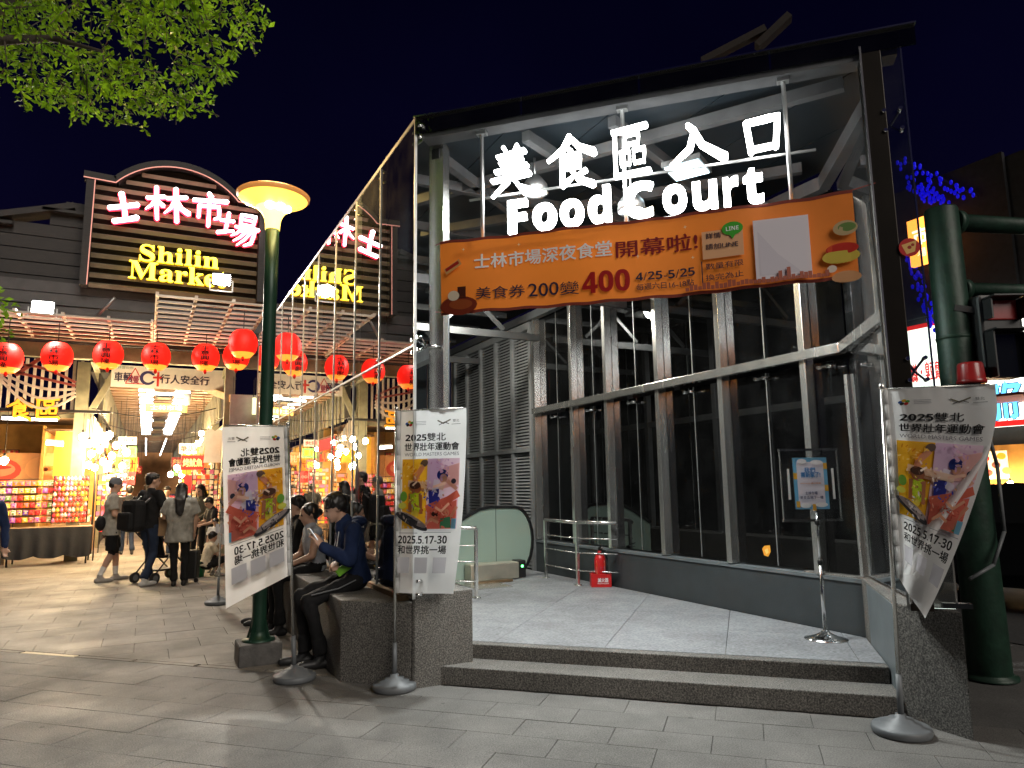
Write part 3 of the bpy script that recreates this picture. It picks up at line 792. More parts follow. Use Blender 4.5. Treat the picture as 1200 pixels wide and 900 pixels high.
MB().cyl((0, 0, .05), (0, 0, 4.42 - p.z), .01, n=8).build('stem', 'steel_frame', t)

p = Vector((3.6, 8.9, 4.2))
t = thing('ceiling_panel_light', 'square ceiling light deep in the pavilion above the escalator', 'ceiling light', p)
MB().box((0, 0, .03), (.5, .5, .05)).build('housing', 'steel_frame', t)
area_light('lamp', p + Vector((0, 0, -.004)), p + Vector((.25, .25, -1)), 95, .45, (1, .97, .85), t)

# ------------------------------------------------------------------ illuminated letters
TP = 5.035
def frpos(u, v, t=TP): 
    p = hit(u, v, (1, 1, 0), t * S2); return ((p.x - p.y) / S2, p.z)
sgn = thing('food_court_sign', 'glowing white channel letters 美食區入口 Food Court above the entrance', 'sign', FR(-.7, TP, 3.44))
def place(o, M, parent): o.parent = parent; o.matrix_local = Matrix.Translation(-parent.location) @ M
for ch, x0, x1, y0, y1 in (('美', 575, 623, 172, 229), ('食', 642, 696, 161, 220), ('區', 715, 761, 149, 208), ('入', 785, 846, 144, 192), ('口', 868, 919, 136, 180)):
    s0, za = frpos(x0, (y0 + y1) / 2); s1, _ = frpos(x1, (y0 + y1) / 2); _, zt = frpos((x0 + x1) / 2, y0); _, zb = frpos((x0 + x1) / 2, y1)
    mb = brush_geo(ch, 1.0, .05, grow=-1.3 if ch in '區美' else -.9 if ch == '食' else .1)
    sx, sy = (s1 - s0), (zt - zb)
    mb.v = [(v[0] * sx, v[1] * sy, v[2]) for v in mb.v]
    o = mb.build('letter', 'white_letter'); place(o, wall_m(FR((s0 + s1) / 2, TP, (zt + zb) / 2), ES), sgn)
s0, zb0 = frpos(596, 274); s1, zb1 = frpos(893, 240); _, zt = frpos(596, 237)
capH = zt - zb0
gF, _ = text_geo(bold('F'), 1, 0, 0, align='LEFT'); kz = capH / (max(v.y for v in gF) - min(v.y for v in gF)); y_b = min(v.y for v in gF)
for c, u0, u1 in (('F', 596, 618), ('o', 625, 652), ('o', 657, 684), ('d', 690, 716), ('C', 732, 767), ('o', 777, 805), ('u', 812, 841), ('r', 848, 866), ('t', 872, 895)):
    v_ = 274 - (u0 - 596) / 297 * 34
    sa, _ = frpos(u0, v_ - 15); sb_, _ = frpos(u1, v_ - 15)
    one, f1 = text_geo(bold(c), 1, .025 / kz, .010)
    one = fit(one, sb_ - sa, None, ((sa + sb_) / 2, 0)) if False else one
    x0_, x1_ = min(v.x for v in one), max(v.x for v in one); kx = (sb_ - sa) / (x1_ - x0_)
    mb = MB().add([((v.x - x0_) * kx, (v.y - y_b) * kz, v.z * kz) for v in one], f1)
    o = mb.build('letter', 'white_letter'); place(o, wall_m(FR(sa, TP, zb0), ES), sgn)


# ------------------------------------------------------------------ orange banner
bs0, bs1, bz0, bz1, bt = -2.176, .806, 2.83, 3.425, 5.0
ban = thing('event_banner', 'long orange fabric banner with opening-offer lettering hung below the white letters', 'banner', FR((bs0 + bs1) / 2, bt, (bz0 + bz1) / 2))
BW, BH = bs1 - bs0, bz1 - bz0
def bfn(u, v, w):       # slight sag and ripples of the hung cloth
    a = (u / BW + .5); e = abs(2 * a - 1)
    r = .012 * math.sin(a * 19 + v * 3) * (.4 + e) + .02 * math.sin(a * 5.2 + 1)
    sag = -.018 * math.sin(a * math.pi) * (1 if v < 0 else .5)
    return wall_m((0, 0, 0), ES) @ Vector((u, v + sag + .004 * math.sin(a * 60) * abs(v) / (BH / 2), w + r))
mb = MB(); mb.smooth = True
n, m_ = 90, 10
vs_ = [bfn(-BW / 2 + BW * i / n, -BH / 2 + BH * j / m_, 0) for j in range(m_ + 1) for i in range(n + 1)]
mb.add(vs_, [(j * (n + 1) + i, j * (n + 1) + i + 1, (j + 1) * (n + 1) + i + 1, (j + 1) * (n + 1) + i) for j in range(m_) for i in range(n)])
mb.build('cloth', 'orange_cloth', ban)
for v0, v1 in ((-BH / 2, -BH / 2 + .022), (BH / 2 - .022, BH / 2)):
    mb = MB()
    q = [bfn(-BW / 2 + BW * i / n, v, .0015) for v in (v0, v1) for i in range(n + 1)]
    mb.add(q, [(i, i + 1, n + 2 + i, n + 1 + i) for i in range(n)])
    mb.build('hem', mat('hem_red', (.22, .03, .015), .7, var=.1), ban)
# place print by pixel position on the banner plane
def B(u, v):
    p = hit(u, v, (1, 1, 0), bt * S2); return ((p.x - p.y) / S2 - (bs0 + bs1) / 2, p.z - (bz0 + bz1) / 2)
P = Print()
def btext(t, x0, y0, x1, y1, h, col, off=0):     # text between two pixel baselines, h in metres
    a, b = B(x0, y0), B(x1, y1); P.text(t, (a[0] + b[0]) / 2, (a[1] + b[1]) / 2, b[0] - a[0], h, col, off)
DK = '2b2440'
btext('士林市場深夜食堂', 558, 306, 717, 292, .115, 'ffffff', .026)
btext('開幕啦!', 722, 291, 817, 281, .125, '8c1420', .018)
btext('美食券', 560, 344, 616, 340, .095, DK, .005)
btext('200', 620, 339, 655, 336, .10, DK, .012)
btext('變', 657, 337, 679, 335, .10, DK, .005)
btext(bold('400'), 683, 330, 738, 325, .16, 'b01010', .015)
btext(bold('4/25-5/25'), 745, 323, 814, 314, .062, DK, 0)
btext('每週六日16-18點', 746, 334, 813, 328, .05, DK, .01)
a, b = B(822, 304), B(822, 332); P.rect(a[0] - .004, b[1], a[0] + .004, a[1], DK)
a, b = B(822, 272), B(872, 295); P.rect(a[0], b[1] - .01, b[0], a[1] + .004, 'f0b98a')
btext('詳情', 827, 276, 845, 274, .042, DK, .008)
btext('請加LINE', 827, 288, 865, 285, .042, DK, .008)
a = B(858, 267); P.ell(a[0], a[1], .072, .048, '3fae2a'); P.poly([(a[0] - .03, a[1] - .03), (a[0] + .0, a[1] - .075), (a[0] + .025, a[1] - .035)], '3fae2a'); P.text(bold('LINE'), a[0], a[1], .085, .03, 'ffffff')
btext('數量有限', 827, 310, 871, 306, .045, DK, .008)
btext('換完為止', 827, 323, 871, 319, .045, DK, .008)
a, b = B(882, 260), B(952, 318); P.rect(a[0], b[1] - .015, b[0], a[1] + .01, 'e8e2ea')
a, b = B(885, 262), B(949, 316); P.rect(a[0] + .01, b[1], b[0] - .01, a[1], 'dcd6e0')
a = B(544, 344); P.rect(a[0] - .035, a[1] - .045, a[0] + .035, a[1] + .045, '4a1d10')
# food drawings at both ends
a = B(537, 365); P.ell(a[0] + .02, -BH / 2 + .06, .16, .075, '7a2a14'); P.ell(a[0] + .04, -BH / 2 + .07, .1, .04, '9c4a20'); P.ell(a[0] - .02, -BH / 2 + .14, .05, .04, 'e8d8c0')
a = B(533, 315); P.line([(a[0] - .05, a[1] - .03), (a[0] + .06, a[1] + .03)], .05, 'd8a060'); P.line([(a[0] - .05, a[1] - .02), (a[0] + .05, a[1] + .03)], .026, 'b0281c')
a = B(990, 268); P.ell(a[0], a[1], .075, .05, 'c9b184'); P.ell(a[0] + .01, a[1] + .005, .055, .03, '6f8f4a')
a = B(985, 297); P.ell(a[0], a[1] - .02, .115, .05, 'd8c04a'); P.ell(a[0] + .01, a[1] + .03, .10, .04, 'c92a16'); P.ell(a[0] - .03, a[1] + .035, .05, .03, 'e04a24')
a = B(975, 315); P.ell(a[0], a[1], .03, .025, 'e6d6c6'); a = B(988, 325); P.ell(a[0] + .02, a[1], .09, .04, 'd29a6a')
for i in range(34):
    x = B(805 + i * 5, 330)[0]; h = .02 + .03 * random.random() + (.05 if i in (22, 24) else 0)
    P.rect(x - .012, -BH / 2 + .024, x + .012, -BH / 2 + .024 + h, 'b0604a')
for u, v in ((547, 295), (610, 288), (803, 266), (812, 300), (748, 300)):
    a = B(u, v); P.poly([(a[0], a[1] + .014), (a[0] + .003, a[1] + .003), (a[0] + .014, a[1]), (a[0] + .003, a[1] - .003), (a[0], a[1] - .014), (a[0] - .003, a[1] - .003), (a[0] - .014, a[1]), (a[0] - .003, a[1] + .003)], 'ffe9c0')
stuff(P.build('print', 'banner_ink', ban, bfn, .008))
for s, z, s2, t2 in ((bs0, bz1, bs0 - .12, 5.16), (bs0, bz0 + .03, bs0 - .12, 5.16), (bs1, bz1, bs1 + .16, 5.05)):
    MB().tube([FR(s, bt, z) - ban.location, FR(s2, t2, z + .05) - ban.location], .004, 6).build('tie_cord', 'red_wood', ban)


# ================================================================== ENTRANCE FURNITURE
def railing(name, label, pts, posts, h=.78, mids=(.58, .40, .18), z0=.25, end=None):
    o = Vector((pts[0][0], pts[0][1], z0)); t = thing(name, label, 'railing', o)
    P3 = [Vector((p[0], p[1], z0 + h)) - o for p in pts]
    MB().tube(P3, .022, 12).build('handrail', 'steel', t)
    for m in mids:
        MB().tube([Vector((p.x, p.y, m)) for p in P3], .008, 8).build('rail', 'steel', t)
    for p in posts:
        MB().box((p[0] - o.x, p[1] - o.y, h / 2), (.035, .035, h)).build('post', 'steel', t)
        MB().cyl((p[0] - o.x, p[1] - o.y, 0), (p[0] - o.x, p[1] - o.y, .012), .05, n=16).build('foot_flange', 'steel', t)
    return t
railing('handrail_barrier', 'stainless railing between the escalator end and the fire extinguisher', [(4.93, 8.66), (4.9, 7.80), (5.2, 7.35)], [(4.93, 8.66), (4.9, 7.80)])
railing('handrail_barrier', 'stainless railing half hidden behind the middle flag', [(3.40, 7.58), (3.05, 7.9), (2.5, 8.45)], [(3.40, 7.58), (3.16, 7.8), (2.8, 8.15)])

# escalator: far and near balustrades going down to the left
esc = thing('escalator', 'escalator end with pale green balustrade and black handrail', 'escalator', (4.6, 8.9, .25))
def balustrade(y, x_end, name_extra=None):
    # profile in (x, z): newel end on the right, top falls to the left beyond the landing
    prof = []
    R_ = .46
    for k in range(13):
        a = -math.pi / 2 + math.pi * k / 12
        prof.append((x_end - R_ * .62 + R_ * .62 * math.cos(a) - 4.6, .50 + .46 * math.sin(a)))
    prof += [(4.28 - 4.6, .965), (4.1 - 4.6, .94), (3.9 - 4.6, .84), (3.6 - 4.6, .66)]
    low = [(3.6 - 4.6, .01), (4.4 - 4.6, .01)]
    ring = prof + low
    m = MB(); n = len(ring)
    vs = [(p[0], y - 8.9 - .008, p[1]) for p in ring] + [(p[0], y - 8.9 + .008, p[1]) for p in ring]
    m.add(vs, [tuple(range(n)), tuple(range(2 * n - 1, n - 1, -1))] + [(i, n + i, n + (i + 1) % n, (i + 1) % n) for i in range(n)])
    m.build('balustrade_panel', 'esc_glass', esc)
    MB().box((4.36 - 4.6, y - 8.9 - .0095, .5), (.006, .002, .9)).build('panel_joint', 'rubber', esc)
    pts = [Vector((p[0], y - 8.9, p[1])) for p in prof]
    m = MB()
    for a, b in zip(pts[:-1], pts[1:]): m.beam(a + (a - b).normalized() * .006, b + (b - a).normalized() * .006, .07, .036)
    m.build('handrail_belt', 'rubber', esc)
    MB().box((4.22 - 4.6, y - 8.9 - .16, .12), (.72, .22, .22)).build('skirt', 'esc_skirt', esc, .02)
    MB().box((4.66 - 4.6, y - 8.9 - .10, .12), (.13, .20, .235)).build('handrail_inlet', 'rubber', esc, .02)
    return
balustrade(9.05, 4.93)
MB().cyl((4.66 - 4.6, -.06, .16), (4.66 - 4.6, -.058, .16), .018, n=12).build('indicator_light', 'green_led', esc)
MB().box((3.9 - 4.6, 8.5 - 8.9, .006), (.5, .72, .012)).build('comb_plate', 'steel', esc)
MB().box((4.1 - 4.6, 8.60 - 8.9, .02), (.55, .05, .03)).build('kick_strip', 'bronze', esc)

# fire extinguisher
ex = pz(704, 687, .25)
t = thing('extinguisher_tray', 'red plastic tray holding the fire extinguisher by the slate wall', 'tray', ex)
w, d, h = .25, .18, .14
RZ = R(-27)
m = MB()
M = Matrix.Rotation(RZ, 3, 'Z')
for c, s in (((0, 0, .008), (w, d, .016)), ((0, -d / 2 + .008, h / 2 + .016), (w, .016, h)), ((0, d / 2 - .008, h / 2 + .016), (w, .016, h)), ((-w / 2 + .008, 0, h / 2 + .016), (.016, d - .033, h)), ((w / 2 - .008, 0, h / 2 + .016), (.016, d - .033, h))):
    m.box(M @ Vector(c), s, mtx=M)
m.build('tray_box', 'red_plastic', t)
P = Print(); P.text('滅火器', .02, .0, .13, .05, 'f0e8e8', .03); P.text('FIRE EXTINGUISHER', .02, -.04, .14, .014, 'f0e8e8', .02)
P.build('lettering', 'paper_ink', t, lambda u, v, w_: M @ Vector((u, -d / 2 - w_, .085 + v)))
t = thing('fire_extinguisher', 'red fire extinguisher with yellow label standing in the red tray', 'extinguisher', ex + Vector((0, 0, .022)))
MB().lathe([(0, 0), (.062, 0), (.07, .012), (.07, .30), (.064, .335), (.04, .37), (.025, .385), (.025, .41), (0, .41)], 24).build('cylinder', 'red_plastic', t)
m = MB(); m.box((0, 0, .43), (.035, .03, .04)); m.beam((0, -.0, .45), (-.03, -.11, .49), .02, .012); m.beam((0, 0, .44), (-.03, -.1, .445), .02, .008); m.build('valve_head', 'black_plastic', t)
MB().tube([(.02, 0, .42), (.075, -.02, .40), (.092, -.02, .30), (.085, -.02, .12)], .011, 8).build('hose', 'rubber', t)
P = Print(); P.rect(-.055, .10, .055, .30, 'e8dfc8'); P.rect(-.055, .22, .055, .27, 'd8a020'); P.rect(.0, .19, .05, .225, '3060a0'); P.rect(-.05, .12, .05, .15, 'e0c040'); P.line([(-.045, .285), (.04, .285)], .012, '903020')
P.build('label', 'paper_ink', t, lambda u, v, w_: Vector((math.sin(u / .0715 - .47) * (.0705 + w_ * .2), -math.cos(u / .0715 - .47) * (.0705 + w_ * .2), v)), .001)

# notice stand on the platform
ns = pz(968, 749, .25)
t = thing('notice_stand', 'chrome pole stand holding a clear sheet with a pale blue notice', 'notice stand', ns)
MB().lathe([(0, .0), (.165, .0), (.165, .006), (.10, .022), (.04, .05), (.02, .075), (0, .075)], 32).build('base', 'chrome', t)
MB().cyl((0, 0, .07), (0, 0, .60), .016, n=14).build('pole', 'chrome', t)
MB().cyl((0, 0, .60), (0, 0, 1.00), .011, n=14).build('pole', 'chrome', t)
MB().cyl((0, 0, .585), (0, 0, .62), .021, n=14).build('collar', 'black_plastic', t)
MB().cyl((0, 0, .90), (0, 0, .94), .021, n=14).build('clamp', 'black_plastic', t)
SD = (pd(991, 610, ns) - pd(926, 612, ns)); SD.z = 0; SD.normalize()
so = Vector((0, 0, 1.225)) + SD * (-.035)
sfn = lambda u, v, w_: so + SD * u + Vector((0, 0, v)) + SD.cross(Vector((0, 0, 1))) * w_
def plate(u0, v0, u1, v1, w0, w1, name, mt):
    q = [sfn(u, v, w_) for w_ in (w0, w1) for u, v in ((u0, v0), (u1, v0), (u1, v1), (u0, v1))]
    return MB().add(q, [(3, 2, 1, 0), (4, 5, 6, 7), (0, 1, 5, 4), (1, 2, 6, 5), (2, 3, 7, 6), (3, 0, 4, 7)]).build(name, mt, t)
plate(-.235, -.285, .235, .285, -.004, .006, 'clear_sheet', 'acrylic')
for v in (-.29, .285): plate(-.245, v - .01, .245, v + .01, -.012, .014, 'frame_bar', 'chrome')
for u in (-.24, .232): plate(u, -.28, u + .008, .275, -.006, .008, 'frame_bar', 'steel')
plate(-.135, -.20, .145, .22, -.0035, .002, 'notice_sheet', 'white_paint')
P = Print(); P.rect(-.135, -.20, .145, .22, '6fb4dc'); P.rect(-.105, -.165, .115, .185, 'e8e6f2')
for x, y in ((-.12, .07), (.13, .15), (.13, -.03), (-.11, -.16), (.02, -.185)): P.rect(x - .015, y - .025, x + .015, y + .025, 'e8b040')
P.ell(-.06, .19, .04, .02, 'f4f6fa'); P.ell(.06, .18, .05, .02, 'f4f6fa'); P.ell(-.05, -.17, .045, .02, 'f4f6fa'); P.ell(.08, -.165, .05, .02, 'f4f6fa')
P.text('我們', 0, .12, .09, .038, '2a7cc0', .03); P.text('搬新家了!', .005, .08, .16, .045, '2a7cc0', .03)
P.text('2025.4.25 盛大開幕', 0, .01, .17, .012, 'd08030', .01); P.text('士林市場', 0, -.07, .10, .026, '404a70', .03); P.text('美食區地下一樓', 0, -.105, .19, .026, '404a70', .02)
P.build('notice_print', 'paper_ink', t, sfn, .0068)
for u in (-.185, .18): plate(u, -.12, u + .018, .13, .0068, .009, 'tape_strip', 'white_paint')

# ------------------------------------------------------------------ flag stands
def flag_art(P, w, h):
    X = lambda u: u * w
    Y = lambda v: -v * h
    for dx, dy, c in ((-.02, .0, '3a66b0'), (.0, .012, 'd8b030'), (.02, .004, '58a040'), (.012, -.012, 'c03030'), (-.012, -.012, '303030')): P.ell(X(.17) + dx, Y(.075) + dy, .014, .01, c, .5)
    for k in range(3): P.line([(X(.26), Y(.066) - .012 * k), (X(.42), Y(.066) - .012 * k)], .003, '9a9aa0')
    P.line([(X(.6), Y(.065)), (X(.68), Y(.082)), (X(.78), Y(.062))], .01, '706a5a'); P.line([(X(.62), Y(.09)), (X(.7), Y(.075)), (X(.76), Y(.085))], .006, '505050'); P.text('雙北', X(.86), Y(.068), .05, .022, '707070'); P.line([(X(.8), Y(.088)), (X(.92), Y(.086))], .004, '888888')
    P.text(bold('2025') + '雙北', X(.42), Y(.155), w * .6, .062, '15141a', .018)
    P.text('世界壯年運動會', X(.51), Y(.208), w * .80, .06, '15141a', .03)
    P.text('WORLD MASTERS GAMES', X(.51), Y(.25), w * .80, .026, '77747c', .0)
    # illustration: athletes in flat colour on a yellow and mauve ground
    y0, y1 = Y(.655), Y(.275)
    P.grid(X(.08), y0, X(.47), y1, 'f0b82a', 4, 4); P.grid(X(.47), y0, X(.93), y1, 'ecd0e0', 4, 4)
    P.poly([(X(.47), Y(.275)), (X(.7), Y(.275)), (X(.6), Y(.42)), (X(.47), Y(.45))], 'e0c8e0'); P.poly([(X(.7), Y(.33)), (X(.93), Y(.3)), (X(.93), Y(.42)), (X(.72), Y(.44))], 'ecc0b8')
    P.ell(X(.42), Y(.3), .035, .028, '6a5a52', .4); P.line([(X(.40), Y(.32)), (X(.3), Y(.37)), (X(.28), Y(.42))], .045, 'dca080')      # raised arm
    P.line([(X(.2), Y(.41)), (X(.7), Y(.43))], .05, 'e6cdb6'); P.line([(X(.2), Y(.435)), (X(.62), Y(.455))], .02, 'b08a70')
    P.ell(X(.70), Y(.365), .045, .042, '2a3a8c'); P.ell(X(.715), Y(.385), .03, .036, 'd8a488'); P.line([(X(.62), Y(.40)), (X(.6), Y(.45)), (X(.7), Y(.47))], .05, 'e8e4ee')
    P.poly([(X(.5), Y(.45)), (X(.66), Y(.44)), (X(.66), Y(.52)), (X(.52), Y(.53))], '2c3494'); P.line([(X(.78), Y(.40)), (X(.9), Y(.44))], .03, 'e0b098'); P.ell(X(.86), Y(.40), .02, .02, '404050')
    P.ell(X(.30), Y(.435), .05, .05, 'a86a48'); P.ell(X(.29), Y(.42), .05, .03, '5a3a2c')                                           # leaning rider
    P.poly([(X(.2), Y(.47)), (X(.38), Y(.46)), (X(.4), Y(.56)), (X(.28), Y(.58))], 'c2e030'); P.line([(X(.22), Y(.47)), (X(.22), Y(.56))], .03, 'b87a58'); P.line([(X(.38), Y(.47)), (X(.4), Y(.57))], .03, 'b87a58')
    P.ell(X(.3), Y(.575), .035, .03, 'e8d850'); P.ell(X(.12), Y(.48), .03, .04, '70b048'); P.ell(X(.1), Y(.53), .035, .025, 'd8e060')
    P.poly([(X(.5), Y(.56)), (X(.92), Y(.5)), (X(.93), Y(.655)), (X(.5), Y(.655))], 'dc7460'); P.line([(X(.5), Y(.545)), (X(.8), Y(.50)), (X(.92), Y(.47))], .055, 'd87058'); P.ell(X(.62), Y(.595), .03, .036, 'c88868'); P.ell(X(.62), Y(.575), .032, .02, '46302a')
    P.ell(X(.78), Y(.57), .024, .03, 'd8a080'); P.line([(X(.84), Y(.6)), (X(.92), Y(.54))], .026, 'd89a7c'); P.poly([(X(.7), Y(.6)), (X(.84), Y(.59)), (X(.86), Y(.65)), (X(.7), Y(.65))], '4a9a70'); P.poly([(X(.86), Y(.6)), (X(.93), Y(.6)), (X(.93), Y(.655)), (X(.86), Y(.655))], '78c0e0')
    P.ell(X(.26), Y(.615), .16, .036, '3a3a40', -.42); P.ell(X(.27), Y(.605), .14, .028, 'a89a98', -.42); P.ell(X(.28), Y(.60), .08, .014, 'd8ccc8', -.42)
    ra = random.Random(4)
    for cx_, cy_, sp_, n_, cs in ((.25, .33, .14, 26, ('f6cc58', 'e8a020', 'fbe08a', 'd89018')), (.72, .33, .16, 26, ('e6bcd4', 'dcb8d4', 'f4dcd6', 'd0a8cc')), (.45, .44, .2, 22, ('e8d2c0', 'c89878', 'f2e6da', '8a6450')), (.30, .52, .12, 20, ('d4ea50', 'a8cc28', 'b07850', 'f0e070')), (.70, .58, .2, 34, ('e07a64', 'cc5644', 'e88a70', 'f0b8a0', 'b84a3c')), (.60, .48, .10, 12, ('3a48b0', '5a62c8', 'e8e4f0')), (.25, .61, .14, 16, ('55555c', 'b8aca8', '2e2e34'))):
        for _ in range(n_): P.ell(min(w * .92, max(w * .09, X(cx_ + ra.gauss(0, sp_ * .5)))), Y(min(.645, max(.285, cy_ + ra.gauss(0, .03)))), ra.uniform(.006, .02), ra.uniform(.003, .008), ra.choice(cs), ra.uniform(0, 3.1), 8)
    P.line([(X(.52), Y(.63)), (X(.6), Y(.6)), (X(.7), Y(.62))], .02, 'd8a080'); P.line([(X(.66), Y(.54)), (X(.74), Y(.56)), (X(.84), Y(.52))], .018, 'e8b898'); P.line([(X(.3), Y(.42)), (X(.36), Y(.40))], .014, 'f4e0d0'); P.line([(X(.62), Y(.43)), (X(.78), Y(.41))], .02, 'f0c8b0')
    P.line([(X(.1), Y(.675)), (X(.4), Y(.675))], .005, '9a9aa2'); P.line([(X(.5), Y(.672)), (X(.9), Y(.672))], .004, '9a9aa2')
    P.text(bold('2025.5.17-30'), X(.47), Y(.71), w * .76, .058, '15141a', .008)
    P.text('和世界挑一場', X(.47), Y(.763), w * .76, .062, '15141a', .03)
    for k in range(3): P.grid(X(.09 + .29 * k), Y(.885), X(.09 + .29 * k) + .115, Y(.885) + .115, 'c9c8ce', 2, 2)
def flag_stand(label, base, d, w, h, ztop, lean=(0, 0), shape=None, both=False, amp=.012, taper=1.0):
    t = thing('flag_stand', label, 'flag', base, group='sports event flags on pole stands')
    d = Vector((d[0], d[1], 0)).normalized(); n = d.cross(Vector((0, 0, 1)))
    MB().lathe([(0, 0), (.155, 0), (.165, .012), (.165, .04), (.155, .052), (.115, .056), (.11, .07), (.075, .076), (.07, .09), (.035, .094), (.03, .115), (0, .115)], 40).build('base', 'plastic_grey', t)
    top = Vector((lean[0], lean[1], ztop)); up = top.normalized()
    MB().cyl(up * .10, up * .34, .018, n=14).build('pole_sleeve', 'plastic_grey', t)
    MB().cyl(up * .30, top, .0125, n=14).build('pole', 'steel', t)
    MB().ball(top, (.018, .018, .025), 6, 10).build('pole_cap', 'steel', t)
    MB().cyl(top - up * .015 + d * .005, top - up * .015 + d * w * .98, .006, n=8).build('top_arm', 'steel', t)
    ph = base[0] * 7 + base[1] * 3
    def fn(u, v, g_):
        a = u / w; b = -v / h
        x, z, off = a * w, v, 0.0
        if shape: x, z, off = shape(a, b, w, h)
        else: x *= 1 - (1 - taper) * b * b
        wv = amp * math.sin(a * 7 + b * 2.2 + ph) * (.3 + a) + amp * .7 * math.sin(b * 5 + a * 3 + ph) * a + .004 * math.sin(a * 40) * max(0, 1 - b * 12)
        c = up * (ztop - .015 + z)
        return c + d * (x + .013) + n * (wv + off + g_)
    m = MB(); m.smooth = True; nu, nv = 22, 44
    m.add([fn(w * i / nu, -h * j / nv, 0) for j in range(nv + 1) for i in range(nu + 1)], [(j * (nu + 1) + i, (j + 1) * (nu + 1) + i, (j + 1) * (nu + 1) + i + 1, j * (nu + 1) + i + 1) for j in range(nv) for i in range(nu)])
    m.build('flag_cloth', 'white_cloth', t)
    P = Print(); flag_art(P, w, h)
    stuff(P.build('flag_print', 'cloth_ink', t, fn, .0025))
    if both: stuff(P.build('flag_print', 'cloth_ink', t, lambda u, v, g_: fn(u, v, -g_), .0025))
    m = MB(); m.tube([fn(.004, -.002 - h * k / 12, 0) for k in range(13)], .0155, 8); m.build('pole_pocket', 'white_cloth', t)
    return t, fn, n
RT = Vector((right.x, right.y, 0))
flag_stand('white event flag on a pole stand in front of the granite end block', (1.739, 5.399, 0), Vector((.74, -.67, 0)), .57, 1.40, 2.12, taper=.80)
FL = (pd(265, 515, (1.1, 6.06, 0)) - Vector((1.003, 6.125, 0))); FL.z = 0
def left_shape(a, b, w, h): return a * w * (1 - .03 * b), -b * h * (.93 + .17 * a) - .01 * a, 0
flag_stand('white event flag seen mirrored from behind, beside the lamp post', (1.128, 6.061, 0), -RT * .46 - NN * .16, .50, 1.30, 2.04, lean=(-.1, .05), both=True, shape=left_shape)
flag_stand('white event flag seen edge-on, farthest along the bench', (.93, 10.51, 0), Vector((.25, -.97, 0)), .5, 1.4, 2.2, taper=.9)
def torn(a, b, w, h):        # lower outer part blown in towards the pole
    k = max(0.0, b - .12)
    wid = 1 - .80 * min(1, k / .88) ** 1.25
    return a * w * wid + .02 * b, -b * h * (.80 + .16 * a * (1 if b > .3 else b / .3)), .05 * a * k * math.sin(3 * b)
tr_, fnr, nr = flag_stand('white event flag at the right block, blown and folded over', (4.092, 2.942, 0), Vector((.75, -.66, 0)), .62, 1.46, 2.09, lean=(.06, -.03), shape=torn, amp=.016)
m = MB(); m.smooth = True          # folded-back strip of the same flag showing its white reverse
N_ = 26; W_ = 6; vs = []
for i in range(N_ + 1):
    q = i / N_; b_ = .27 + .66 * q; a_ = .98 - .72 * q ** 1.15
    wd = .02 + .19 * q ** .8
    for j in range(W_ + 1):
        r = j / W_; p = fnr(.62 * (a_ - wd * (r - .5) * 1.3), -1.46 * (b_ + wd * .22 * (r - .5)), 0); vs.append(p + nr * (.012 + .05 * math.sin(math.pi * (r * .8 + .15)) * min(1, q * 3) + .02 * q))
m.add(vs, [(i * (W_ + 1) + j, i * (W_ + 1) + j + 1, (i + 1) * (W_ + 1) + j + 1, (i + 1) * (W_ + 1) + j) for i in range(N_) for j in range(W_)])
m.build('folded_edge', 'white_cloth', tr_)

# ------------------------------------------------------------------ street lamp
lp = Vector((.958, 6.871, 0))
t = thing('street_lamp', 'green lamp post with a glowing amber trumpet-shaped bowl', 'street lamp', lp)
MB().box((0, 0, .085), (.36, .36, .19), R(27 - 27)).build('concrete_foot', 'concrete_dark', t, .02)
MB().lathe([(.14, .18), (.14, .195), (.08, .20), (.075, .24), (.06, .26)], 20).build('flange', 'green_pole', t)
for k in range(4):
    a = math.pi / 4 + k * math.pi / 2
    MB().beam((.11 * math.cos(a), .11 * math.sin(a), .19), (.055 * math.cos(a), .055 * math.sin(a), .36), .012, .03).build('gusset', 'green_pole', t)
MB().lathe([(.062, .19), (.062, 3.30), (.064, 3.31), (.064, 4.02), (0, 4.02)], 24).build('pole', 'green_pole', t)
MB().lathe([(.066, 3.98), (.069, 4.04), (.078, 4.09), (.095, 4.13), (.125, 4.17), (.16, 4.20)], 40).build('bowl_throat', glow('throat', (1, .66, .10), 3.2), t)
MB().lathe([(.16, 4.20), (.21, 4.235), (.27, 4.262), (.318, 4.285)], 40).build('bowl_flare', glow('flare', (1, .50, .06), 1.5), t)
MB().lathe([(.318, 4.285), (.338, 4.305), (.342, 4.325), (.33, 4.335), (.0, 4.42)], 40).build('bowl_rim', mat('amber_bowl', (.75, .36, .12), .4, var=.1, emit=(1, .36, .08), estr=.22), t)
for k in range(3):
    a_ = R(250 + k * 40); MB().ball((.13 * math.cos(a_), .13 * math.sin(a_), 4.185), (.05, .05, .035), 8, 12).build('lamp_spot', 'lamp_core', t)
lg = bpy.data.lights.new('lamp_light', 'POINT'); lg.energy = 110; lg.color = (1, .62, .22); lg.shadow_soft_size = .2
lo = bpy.data.objects.new('lamp_light', lg); COL.objects.link(lo); lo.parent = t; lo.location = (0, 0, 4.55)

